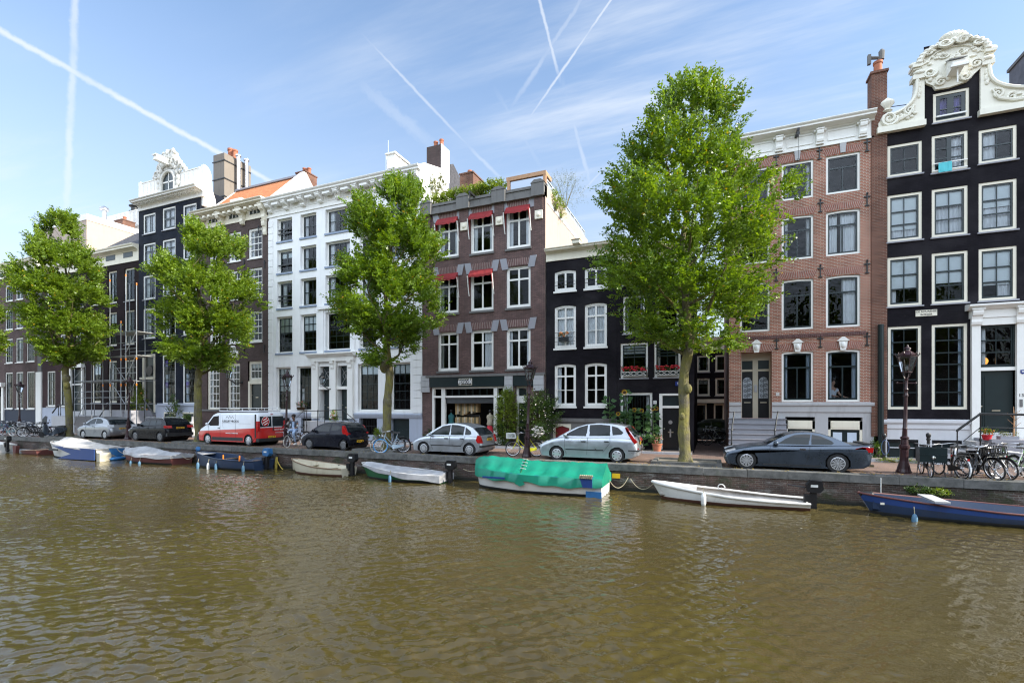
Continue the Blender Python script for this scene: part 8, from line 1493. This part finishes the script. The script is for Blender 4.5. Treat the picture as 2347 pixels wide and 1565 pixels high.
pot('small brown bowl with a plant on the window ledge of the white house', 690, 25.3, za(690, 940, 25.3), .3, .2, 'seed_brown', 'petal_pink', seed=4, hh=.4); pot('yellow green plant with pink blooms on the white house stoop', 766, 24.6, za(766, 975, 24.6), .2, .2, 'terracotta', 'petal_pink', seed=5, n=90, leaf='leaf_lime', hh=.75); pot('grey bucket with a bare shrub behind the yellow bicycle', 1243, 24.5, .0, .28, .42, 'tarp_grey', None, seed=6, n=30)
def flowerbox(label, x0, x1, y, z, m, flow, lattice=False, seed=1):
    t = thing('flower_box', label, 'flower box', ((x0 + x1) / 2, y, z)); MB().box(x0, x1, y - .12, y + .04, z, z + .22).build('trough', M[m], t); rs = np.random.RandomState(seed); n = int((x1 - x0) * 40); b = np.stack([rs.uniform(x0, x1, n), rs.normal(y - .05, .05, n), rs.uniform(z + .2, z + .38, n)], 1); leaf_mesh('foliage', *sprays(rs, b, np.tile([0, -.4, .8], (n, 1)), 8, .14, .06, .04, .3), M['leaf_bush'], t)
    mb = MB(); [mb.ball((rs.uniform(x0, x1), rs.normal(y - .09, .05), rs.uniform(z + .25, z + .48)), (.05, .04, .035), 6) for i in range(int((x1 - x0) * 42))]; mb.build('blossoms', M[flow], t)
    if lattice:
        mb = MB(); k = 4
        for i in range(k): a = x0 + (x1 - x0) * i / k; b_ = x0 + (x1 - x0) * (i + 1) / k; mb.tube([(a, y - .14, z), (b_, y - .14, z + .2)], .012, 4); mb.tube([(a, y - .14, z + .2), (b_, y - .14, z)], .012, 4)
        mb.tube([(x0, y - .14, z), (x1, y - .14, z)], .014, 4); mb.tube([(x0, y - .14, z + .2), (x1, y - .14, z + .2)], .014, 4); mb.build('lattice', M['white'], t)
zb_ = za(1422, 862); flowerbox('window box of red geraniums with white lattice, nearer the small black house', xa(1426), xa(1482), YF - .03, zb_, 'green_black', 'petal_red', True, 1); flowerbox('window box of red geraniums with white lattice, half behind the big elm', xa(1503), xa(1557), YF - .03, zb_, 'green_black', 'petal_red', True, 2); flowerbox('small dark window box with red flowers on the small black house', xa(1283), xa(1304), YF - .1, za(1283, 783), 'black_gloss', 'petal_orange', False, 3)
x0, x1 = xa(2290, 24.3), xa(2333, 24.3); z = za(2290, 1012, 24.3); t = thing('planter', 'grey trough with a dry upright plant on the stoop of the black house', 'planter', ((x0 + x1) / 2, 24.3, z)); MB().box(x0, x1, 24.2, 24.5, z, z + .22).build('trough', M['sill_stone'], t); mb = MB(); xx = xa(2323, 24.3); mb.tube([(xx, 24.3, z + .2), (xx + .02, 24.3, z + .8), (xx, 24.3, z + 1.35)], [.03, .022, .008], 6); [mb.tube([(xx, 24.3, z + .55 + .12 * i), (xx + (-1) ** i * .2, 24.25, z + .75 + .12 * i)], [.015, .005], 4) for i in range(5)]; mb.build('dry_stem', M['wood'], t); rs = np.random.RandomState(5); b = np.stack([rs.uniform(x0, x1, 30), rs.normal(24.3, .06, 30), np.full(30, z + .24)], 1); leaf_mesh('foliage', *sprays(rs, b, np.tile([0, -.1, .9], (30, 1)), 8, .16, .05, .03), M['leaf_olive'], t)
# towel on the rail, washing
c2_ = (xa(2149), xa(2180)); mb = MB(); n = 8
for i in range(n):
    a, b = c2_[0] + (c2_[1] - c2_[0]) * i / n, c2_[0] + (c2_[1] - c2_[0]) * (i + 1) / n; y = lambda k: YF - .09 + .012 * math.sin(k * 1.7); mb.quad((a, y(i), za(2149, 398)), (b, y(i + 1), za(2149, 398)), (b, y(i + 1), za(2149, 376)), (a, y(i), za(2149, 376)))
tag(mb.build('towel', paint('towel', (.10, .50, .55), .9, .1)), 'turquoise towel hung over the window rail of the black gable house', 'towel')
# ---------------------------------------------------------------- posts, railings, tree pits
def post(label, px, py0, Y):
    x = xa(px, Y); t = thing('stoop_post', label, 'post', (x, Y, 0), 'black posts at the house fronts'); h = za(px, py0, Y); MB().lathe([(.09, 0), (.09, .1), (.06, .13), (.055, h - .3), (.075, h - .28), (.075, h - .22), (.05, h - .2), (.08, h - .14), (.085, h - .06), (.05, h)], (x, Y, 0), 12).build('shaft', M['black_iron'], t, 40); return t
post('black post with a rounded cap near the drain pipe of the black gable house', 2026, 993, 24.3); post('black post with a rounded cap behind the cargo bicycle', 2128, 992, 24.3)
def railing(label, pts, posts, r=.028, mid=None, m='black_iron', name='stoop_railing'):
    t = thing(name, label, 'railing', tuple(posts[0][:3]), 'stoop railings'); mb = MB(); mb.tube(pts, r, 7); mb.build('handrail', M[m], t, 60)
    for p in posts: MB().lathe([(.05, 0), (.05, .06), (.025, .1), (.022, p[3] * .45), (.04, p[3] * .5), (.022, p[3] * .55), (.022, p[3] - .06), (.045, p[3] - .02), (.02, p[3] + .05)], (p[0], p[1], p[2]), 9).build('baluster', M[m], t, 40)
    if mid:
        for q in mid: MB().tube(q, .014, 5).build('lower_rail', M[m], t, 60)
    return t
P = lambda px, py, Y: (xa(px, Y), Y, za(px, py, Y))
Y = 24.0; a, b, c = P(2194, 986, Y), P(2247, 948, Y), P(2347, 950, Y)
railing('black railing rising to the door of the black gable house', [a, b, c], [(a[0], Y, 0, a[2]), (b[0], Y, .0, b[2])], .045, [[P(2207, 1012, Y), P(2247, 979, Y)], [P(2247, 979, Y), P(2347, 981, Y)]])
Y = 24.3; y1 = za(760, 940, Y); st0 = za(733, 964); railing('black iron railing in front of the doors of the white house', [P(697, 942, Y), P(745, 941, Y), P(785, 939, Y), P(817, 966, Y - .2)], [(xa(p, Y), Y, .1, za(p, 941, Y) - .1) for p in (697, 703, 728, 744, 786)] + [(xa(812, Y), Y, .1, za(812, 962, Y) - .1)], .024, [[P(697, 955, Y), P(786, 955, Y)], [P(697, 941, Y), P(676, 960, Y - .2)]])
Y = 24.1; railing('pair of thin black handrails at the stone steps, alley side', [P(1683, 943, 24.9), P(1677, 985, Y), P(1676, 1022, Y)], [(xa(1677, Y), Y, .0, za(1677, 985, Y))]); railing('pair of thin black handrails at the stone steps, window side', [P(1783, 943, 24.9), P(1776, 985, Y), P(1775, 1006, Y)], [(xa(1776, Y), Y, .0, za(1776, 985, Y))])
Y = 23.6; railing('black railing of the stoop beside the parked scooter', [P(120, 946, Y), P(134, 928, Y), P(170, 928, Y)], [(xa(p, Y), Y, .8, za(p, 927, Y) - .8) for p in (134, 139, 161, 166)], .05); railing('dark green railing beside the scaffolding', [P(228, 955, Y), P(254, 915, Y), P(290, 916, Y)], [(xa(p, Y), Y, .8, za(p, 916, Y) - .8) for p in (255, 282)], .04); railing('dark green handrail at the door of the navy house', [P(330, 915, Y), P(350, 945, Y), P(356, 955, Y)], [(xa(p, Y), Y, .1, za(p, q, Y) - .1) for p, q in ((331, 916), (354, 950))], .06)
def blockst(label, px0, px1, py, Y0, Y1, m='stone', name='stoop', cat='stoop'):
    o = tag(MB().box(xa(px0, Y0), xa(px1, Y0), Y0, Y1, 0, za(px0, py, Y0)).build(name, M[m]), label, cat); return o
blockst('stone stoop with chained posts beside the scooter', 118, 172, 953, 23.5, 25.2); blockst('grey stone stoop behind the scaffolding', 250, 300, 940, 23.7, 25.3, 'sill_stone')
x = xa(441, 24.4); mb = MB(); mb.box(x - .28, x + .28, 24.2, 24.7, 0, .35); mb.lathe([(.2, .35), (.2, 1.0), (.26, 1.02), (.26, 1.12), (.14, 1.15), (.1, 1.5), (.13, 1.55)], (x, 24.45, 0), 10); tag(mb.build('stone_post', M['stone'], None, 40), 'worn stone post at the stoop behind the elm and the van', 'stone post')
for px0, px1, Y0, Y1, lab in ((1492, 1655, 19.75, 21.5, 'large elm near the grey coupe'), (806, 900, 19.7, 21.3, 'elm with the two bicycles'), (393, 470, 19.75, 21.5, 'elm behind the van'), (100, 168, 19.75, 21.6, 'elm beside the scooter')):
    a, b = xa(px0, Y0), xa(px1, Y0); mb = MB(); mb.box(a, b, Y0, Y0 + .16, 0, .13); mb.box(a, b, Y1 - .16, Y1, 0, .13); mb.box(a, a + .16, Y0 + .163, Y1 - .163, 0, .127); mb.box(b - .16, b, Y0 + .163, Y1 - .163, 0, .127); t = thing('tree_pit', 'stone kerb frame around the foot of the ' + lab, 'kerb', (a, Y0, 0), 'tree pits'); mb.build('kerb_stones', M['coping'], t); MB().box(a + .17, b - .17, Y0 + .17, Y1 - .17, .005, .06).build('soil', M['soil'] if 'soil' in M else M['coping'], t)
# blue hose on the post
mb = MB(); x = xa(2029, 24.1); mb.tube([(x + .13 * math.cos(a), 24.1, .62 + .3 * math.sin(a)) for a in [2 * math.pi * i / 14 for i in range(15)]], .011, 5, caps=False); tag(mb.build('cable_loop', M['bike_blue']), 'blue cable loop hanging on the black post by the drain pipe', 'cable')
# ---------------------------------------------------------------- scaffolding
t = thing('scaffolding', 'silver tube scaffolding with red tipped poles in front of the dark brown house', 'scaffolding', (xa(240, 24.2), 24.2, 0))
SY = (23.3, 24.7); zz = lambda p, y, Y=23.3: za(p, y, Y)
ups = [(171, 838), (196, 838), (210, 830), (236, 800), (252, 640), (277, 735), (288, 628), (313, 648)]
for i, (p, top) in enumerate(ups):
    for k, Y in enumerate(SY):
        if k and i % 2: continue
        xx = xa(p, SY[0]); MB().tube([(xx, Y, .02), (xx, Y, zz(p, top))], .032, 6).build('pole', M['alu'], t)
        if i > 2 and k == 0: [MB().tube([(xx, Y, zq), (xx, Y, zq + .18)], .044, 7).build('pole_tip', M['tail_orange'], t) for zq in (3.9, 5.9, zz(p, top) - .2)]
def led(p, q, py, k=0, r=.026, nm='ledger', dy=0.0): xx, x2 = xa(p, SY[0]), xa(q, SY[0]); zq = zz((p + q) / 2, py); MB().tube([(xx, SY[k], zq), (x2, SY[k], zq + dy)], r, 6).build(nm, M['alu'], t)
for py in (979, 925, 911, 897, 872): led(171, 288, py)
for py in (872, 843, 855, 800, 786, 760): led(252, 313, py)
for py in (925, 872, 800): led(171 if py > 850 else 252, 313, py, 1)
for p, q, y0, y1 in ((171, 196, 972, 925), (171, 196, 922, 872), (171, 196, 868, 840), (252, 288, 870, 925), (252, 288, 820, 870), (288, 313, 870, 815), (288, 313, 812, 762), (288, 313, 925, 870)): a, b = xa(p, SY[0]), xa(q, SY[0]); MB().tube([(a, SY[0] - .05, zz(p, y0)), (b, SY[0] - .05, zz(q, y1))], .026, 6).build('brace', M['alu'], t)
for p, q, py in ((171, 288, 873), (252, 313, 815), (252, 313, 761)): xx, x2 = xa(p, SY[0]), xa(q, SY[0]); zq = zz((p + q) / 2, py); MB().box(xx, x2, SY[0] + .06, SY[1] - .06, zq - .05, zq).build('deck', M['alu_dull'], t)
# ---------------------------------------------------------------- scooter
t = thing('motor_scooter', 'grey motor scooter with a tall windscreen among the bicycles', 'scooter', (0, 0, 0)); ORG[t] = (0, 0, 0)
for xx in (-.62, .58): MB().lathe([(.12, -.05), (.2, -.06), (.235, -.03), (.235, .03), (.2, .06), (.12, .05)], (xx, 0, .235), 18, ax='y').build('wheel', M['tyre'], t, 40)
mb = MB(); mb.rings([[(x, -w, z), (x, w, z), (x, w * .8, z2), (x, -w * .8, z2)] for x, w, z, z2 in ((-.62, .06, .4, .55), (-.5, .16, .45, .95), (-.38, .19, .25, 1.0), (-.3, .18, .22, .4), (.0, .18, .2, .3), (.15, .17, .22, .55), (.3, .19, .3, .74), (.7, .17, .4, .78), (.88, .08, .55, .7))]); mb.build('body', P_GREY, t, 50); mb = MB(); mb.rings([[(x, -w, .76), (x, w, .76), (x, w * .8, z), (x, -w * .8, z)] for x, w, z in ((.12, .1, .8), (.3, .15, .86), (.6, .15, .9), (.82, .1, .88))]); mb.build('seat', M['trim'], t, 50)
mb = MB(); mb.tube([(-.45, 0, .9), (-.38, 0, 1.1)], .03, 6); mb.tube([(-.28, -.32, 1.1), (-.4, -.1, 1.12), (-.4, .1, 1.12), (-.28, .32, 1.1)], .018, 6); mb.ball((-.46, 0, 1.06), (.09, .1, .08), 8); mb.build('handlebar', M['trim'], t, 50); mb = MB(); mb.rings([[(-.5, y, 1.05 - .04 * abs(f)), (-.42, y * .95, 1.4), (-.36, y * .7, 1.62 - .08 * abs(f))] for f, y in ((-1, -.27), (-.5, -.14), (0, 0), (.5, .14), (1, .27))], False, False); mb.build('windscreen', M['frosted'], t, 60); mb = MB(); [mb.ball((-.35, s * .34, 1.25), (.02, .07, .045), 7) for s in (-1, 1)]; mb.build('mirrors', M['chrome'], t, 50); MB().ball((-.56, 0, .78), (.04, .07, .07), 8).build('headlight', M['lamp_clear'], t, 50); MB().tube([(.2, .2, .25), (.75, .22, .32)], .05, 8).build('exhaust', M['chrome'], t, 50)
place(t, (xa(121, 20.1), 20.1, 0), R(35), rx=R(5))
# ---------------------------------------------------------------- people (skinned chains: one continuous surface)
def skin(name, verts, edges, mat, par, sub=2, root=0):
    me = bpy.data.meshes.new(name); me.from_pydata([v[:3] for v in verts], edges, []); o = bpy.data.objects.new(name, me); COL.objects.link(o)
    o.modifiers.new('skin', 'SKIN'); 
    if not me.skin_vertices: me.skin_vertices.new() if hasattr(me.skin_vertices, 'new') else None
    for i, v in enumerate(verts): d = me.skin_vertices[0].data[i]; r = v[3]; d.radius = (r, r) if not isinstance(r, tuple) else r; d.use_root = (i == root)
    s = o.modifiers.new('sub', 'SUBSURF'); s.levels = sub; s.render_levels = sub
    bpy.context.view_layer.update(); m2 = bpy.data.meshes.new_from_object(o.evaluated_get(bpy.context.evaluated_depsgraph_get())); bpy.data.objects.remove(o); bpy.data.meshes.remove(me)
    m2.name = name; m2.materials.clear(); m2.materials.append(mat); m2.polygons.foreach_set('use_smooth', [True] * len(m2.polygons)); q = bpy.data.objects.new(name, m2); COL.objects.link(q); q.parent = par; ORG[q] = ORG[par]; return q
M['skin_brown'] = paint('skin_brown', (.16, .08, .05), .55, .12, 12); M['skin_fair'] = paint('skin_fair', (.45, .27, .2), .55, .1, 12); M['hair_dark'] = paint('hair_dark', (.02, .013, .01), .8, .3, 20); M['denim'] = paint('denim', (.30, .40, .56), .85, .18, 10); M['denim_dark'] = paint('denim_dark', (.06, .075, .10), .85, .2, 10); M['cloth_grey'] = paint('cloth_grey', (.34, .34, .33), .85, .15, 10); M['tee_white'] = paint('tee_white', (.62, .68, .78), .85, .08, 10); M['shoe_white'] = paint('shoe_white', (.7, .7, .68), .6, .1)
def hand(vs, es, w, d, side, curl, s=1.0):
    # palm then five unequal bent fingers; w wrist index, d pointing direction, side sideways direction
    d = Vector(d).normalized(); sd_ = Vector(side).normalized(); c = Vector(curl).normalized(); p = Vector(vs[w][:3]) + d * .05 * s; vs.append((*p, .022 * s)); pi = len(vs) - 1; es.append((w, pi)); k = Vector(p) + d * .035 * s; 
    for f, L in ((-.03, .062), (-.01, .075), (.01, .07), (.028, .055)):
        a = k + sd_ * f * s; b = a + (d * .6 + c * .5) * L * .55 * s; e = b + (d * .1 + c * .95) * L * .5 * s; i = len(vs); vs += [(*a, .0095 * s), (*b, .0088 * s), (*e, .0075 * s)]; es += [(pi, i), (i, i + 1), (i + 1, i + 2)]
    a = p + sd_ * -.03 * s; b = a + (sd_ * -.6 + d * .5 + c * .4) * .035 * s; e = b + (d * .6 + c * .6) * .028 * s; i = len(vs); vs += [(*a, .011 * s), (*b, .010 * s), (*e, .008 * s)]; es += [(pi, i), (i, i + 1), (i + 1, i + 2)]
def head_bits(t, c, hair='hair_dark', hr=1.0, face=(-1, 0)):
    fx, fy = face; sx, sy = -fy, fx; X = lambda f, s, z: (c[0] + fx * f + sx * s, c[1] + fy * f + sy * s, c[2] + z)
    mb = MB(); mb.ball((c[0] - fx * .025, c[1] - fy * .025, c[2] + .055), (.108 * hr, .105 * hr, .105 * hr), 12); rd = random.Random(2)
    for i in range(40): a, b = rd.uniform(0, 6.28), rd.uniform(.0, 1.4); mb.ball((c[0] - fx * .02 + .1 * hr * math.cos(a) * math.cos(b), c[1] - fy * .02 + .1 * hr * math.sin(a) * math.cos(b), c[2] + .06 + .1 * hr * math.sin(b)), .03, 6)
    mb.build('hair', M[hair], t, 70); mb = MB(); [mb.ball(X(.098, s * .035, .005), (.012, .012, .010), 6) for s in (-1, 1)]; mb.build('eyes', M['black_text'], t, 70)
bk = bike('white tyred bicycle ridden by the man in the denim jacket', (xa(671, 20.6), 20.6), R(106), 'bike_black', tyre='tyre_cream', step=True, group='bicycles in use', cat='bicycle')
t = thing('person', 'man in denim jacket and light jeans riding a bicycle, one hand at his mouth', 'person', (0, 0, 0)); ORG[t] = (0, 0, 0)
# local frame as the bicycle's: forward is -x
V = [(.2, 0, 1.0, (.13, .10)), (.17, 0, 1.15, (.125, .095)), (.14, 0, 1.32, (.15, .10)), (.13, 0, 1.44, (.10, .075)), (.11, 0, 1.52, .05), (.09, 0, 1.60, (.078, .07)), (.075, 0, 1.68, (.085, .078)), (.08, 0, 1.77, (.07, .07)),
     (.13, -.19, 1.42, .062), (.05, -.27, 1.2, .048), (-.12, -.29, 1.12, .034), (.13, .19, 1.42, .062), (-.02, .34, 1.27, .048), (-.06, .16, 1.46, .034),
     (.14, -.11, .95, .095), (-.18, -.13, .82, .07), (-.02, -.12, .45, .052), (.06, -.13, .2, .035), (-.06, -.14, .15, .03), (.14, .11, .95, .095), (-.24, .14, .92, .07), (-.02, .14, .62, .052), (.08, .14, .53, .035), (-.06, .15, .50, .03), (-.02, 0, 1.66, .022)]
E = [(0, 1), (1, 2), (2, 3), (3, 4), (4, 5), (5, 6), (6, 7), (2, 8), (8, 9), (9, 10), (2, 11), (11, 12), (12, 13), (0, 14), (14, 15), (15, 16), (16, 17), (17, 18), (0, 19), (19, 20), (20, 21), (21, 22), (22, 23), (6, 24)]
hand(V, E, 10, (-1, .1, -.3), (0, 1, 0), (0, 0, -1)); hand(V, E, 13, (-.1, -.75, .65), (1, 0, 0), (.6, -.5, .3)); skin('body', V, E, M['skin_brown'], t); head_bits(t, (.075, 0, 1.69))
g = lambda v, k: (v[0], v[1], v[2], tuple(x * k for x in v[3]) if isinstance(v[3], tuple) else v[3] * k)
W_ = [(.2, 0, .98, (.145, .115))] + [g(V[i], 1.2) for i in (14, 15, 16)] + [(.05, -.13, .26, .05)] + [g(V[i], 1.2) for i in (19, 20, 21)] + [(.07, .14, .58, .05)]; skin('jeans', W_, [(0, 1), (1, 2), (2, 3), (3, 4), (0, 5), (5, 6), (6, 7), (7, 8)], M['denim'], t)
W_ = [(.19, 0, 1.06, (.15, .115)), g(V[1], 1.17), g(V[2], 1.16), (.13, 0, 1.43, (.10, .08)), g(V[8], 1.22), g(V[11], 1.22), (.09, -.23, 1.3, .062), (.05, .27, 1.33, .062)]; skin('jacket', W_, [(0, 1), (1, 2), (2, 3), (2, 4), (4, 6), (2, 5), (5, 7)], M['denim_dark'], t)
for a, b, c in (((.09, -.235, 1.29, .06), g(V[9], 1.2), (-.09, -.288, 1.135, .045)), ((.05, .275, 1.32, .06), g(V[12], 1.2), (-.055, .19, 1.43, .045))): skin('sleeve', [a, b, c], [(0, 1), (1, 2)], M['cloth_grey'], t)
mb = MB(); mb.pr([(.02, 1.08), (.05, 1.08), (.055, 1.42), (.03, 1.44)], -.07, .07); mb.build('shirt', M['denim'], t)
mb = MB(); [mb.rings([[(x, y - w, z - .03), (x, y + w, z - .03), (x, y + w * .8, z + h), (x, y - w * .8, z + h)] for x, w, h in ((.14, .035, .08), (.05, .045, .06), (-.08, .045, .02), (-.14, .03, .0))]) for y, z in ((-.14, .165), (.15, .495))]; mb.build('shoes', M['shoe_white'], t, 60)
mb = MB(); mb.ball((.22, .2, 1.08), (.14, .07, .16), 9); mb.build('shoulder_bag', M['trim'], t, 60)
place(t, (xa(671, 20.6), 20.6, 0), R(106))
# person behind the pane of the red brick house
t = thing('person', 'person in a pale t-shirt sitting behind the ground floor window', 'person', (0, 0, 0)); ORG[t] = (0, 0, 0)
V = [(0, 0, 0, (.15, .11)), (0, 0, .2, (.15, .1)), (-.02, 0, .4, (.17, .1)), (-.02, 0, .5, (.08, .07)), (-.02, -.01, .58, .05), (-.01, -.03, .66, (.08, .075)), (.0, -.04, .76, (.088, .08)), (.0, -.03, .84, (.07, .07)), (-.2, 0, .42, .06), (-.22, -.1, .16, .045), (-.02, -.24, .1, .033), (.2, 0, .42, .06), (.27, -.1, .17, .045), (.38, -.28, .05, .033), (.0, -.135, .735, .02)]
E = [(0, 1), (1, 2), (2, 3), (3, 4), (4, 5), (5, 6), (6, 7), (2, 8), (8, 9), (9, 10), (2, 11), (11, 12), (12, 13), (6, 14)]; hand(V, E, 10, (1, -.3, -.1), (0, 1, 0), (0, -.3, -1)); hand(V, E, 13, (1, -.4, -.1), (0, 1, 0), (0, -.3, -1)); skin('body', V, E, M['skin_fair'], t); head_bits(t, (0, -.035, .76), face=(0, -1))
W_ = [(0, 0, -.02, (.17, .13)), g(V[1], 1.14), g(V[2], 1.13), g(V[8], 1.25), (-.21, -.05, .28, .07), g(V[11], 1.25), (.235, -.05, .29, .07)]; skin('t_shirt', W_, [(0, 1), (1, 2), (2, 3), (3, 4), (2, 5), (5, 6)], M['tee_white'], t); place(t, (xa(1909, YF + .55), YF + .62, za(1909, 913, YF + .5)), R(25))
# ---------------------------------------------------------------- fallen leaves on the street and the coping
rs = np.random.RandomState(77); n = 1500; X = rs.uniform(-45, 9, n); Y = YQ + .05 + np.abs(rs.normal(0, 1.1, n)); Y = np.minimum(Y, 24); a = rs.rand(n) * 6.28
M['dead_leaf'] = leafmat('dead_leaf', (.16, .10, .03), (.32, .22, .05), trans=.1)
o = leaf_mesh('fallen_leaves', np.stack([X, Y, np.where(Y < YQ + .62, .045, .012)], 1), unit(np.stack([np.cos(a), np.sin(a), rs.normal(0, .15, n)], 1)), unit(np.stack([rs.normal(0, .25, n), rs.normal(0, .25, n), np.ones(n)], 1)), rs.uniform(.05, .1, n), rs.uniform(.035, .06, n), M['dead_leaf'], None)
o['kind'] = 'stuff'; tag(o, 'dry yellow brown leaves scattered over the street along the canal edge', 'leaves')
# ---------------------------------------------------------------- the bank behind the viewer: what the windows and the water mirror
mb = MB(); mb.box(XL, XR, YO - 1.5, YO - .9, ZW - .6, -.02); q = thing('quay_wall', 'brick canal wall of the bank the photo was taken from', 'quay wall', (0, YO - 1, 0)); mb.build('wall', M['quay_brick'], q)
mb = MB(); mb.quad((XL, -400, -.004), (XR, -400, -.004), (XR, YO - 1.45, -.004), (XL, YO - 1.45, -.004)); struct(mb.build('street', M['paving']))
el = [o for o in COL.objects if o.name.split('.')[0] == 'elm_tree' and o.parent is None]
for i, (x, src) in enumerate(((-36, 1), (-26.5, 2), (-17, 3), (-9.5, 1), (9.5, 2), (18, 3), (28, 1))):
    c = dup(el[src]); place(c, (x, -5.2, 0), rz=1.3 * i + .5); c['label'] = 'elm on the near bank behind the viewer, out of the frame'; c['group'] = 'elm trees on the near bank'
OB = 'houses on the near bank'; first = None
for i, x in enumerate((-44, -34.5, -25, -15.5, -6, 3.5, 13, 22.5)):
    if first is None:
        t = thing('canal_house', 'brick house on the near bank behind the viewer, out of the frame', 'house', (x, -12, 0), OB); mb = MB(); mb.box(x - 4.7, x + 4.7, -20, -12, 0, 9.5); mb.build('wall', M['brick_umber'], t)
        for zz in (1.2, 4.2, 7.2): 
            for k in (-3, -.6, 1.8):
                w = MB().box(x + k, x + k + 1.3, -11.99, -11.94, zz, zz + 2.0).build('window', M['white'], t); MB().box(x + k + .1, x + k + 1.2, -11.938, -11.92, zz + .1, zz + 1.9).build('pane', M['green_black'], w)
        MB().pr([(-12, 9.5), (-16, 12), (-20, 9.5)], x - 4.7, x + 4.7, 'x').build('roof', M['tiles_dark'], t); first = t
    else:
        c = dup(first); c.location.x = x
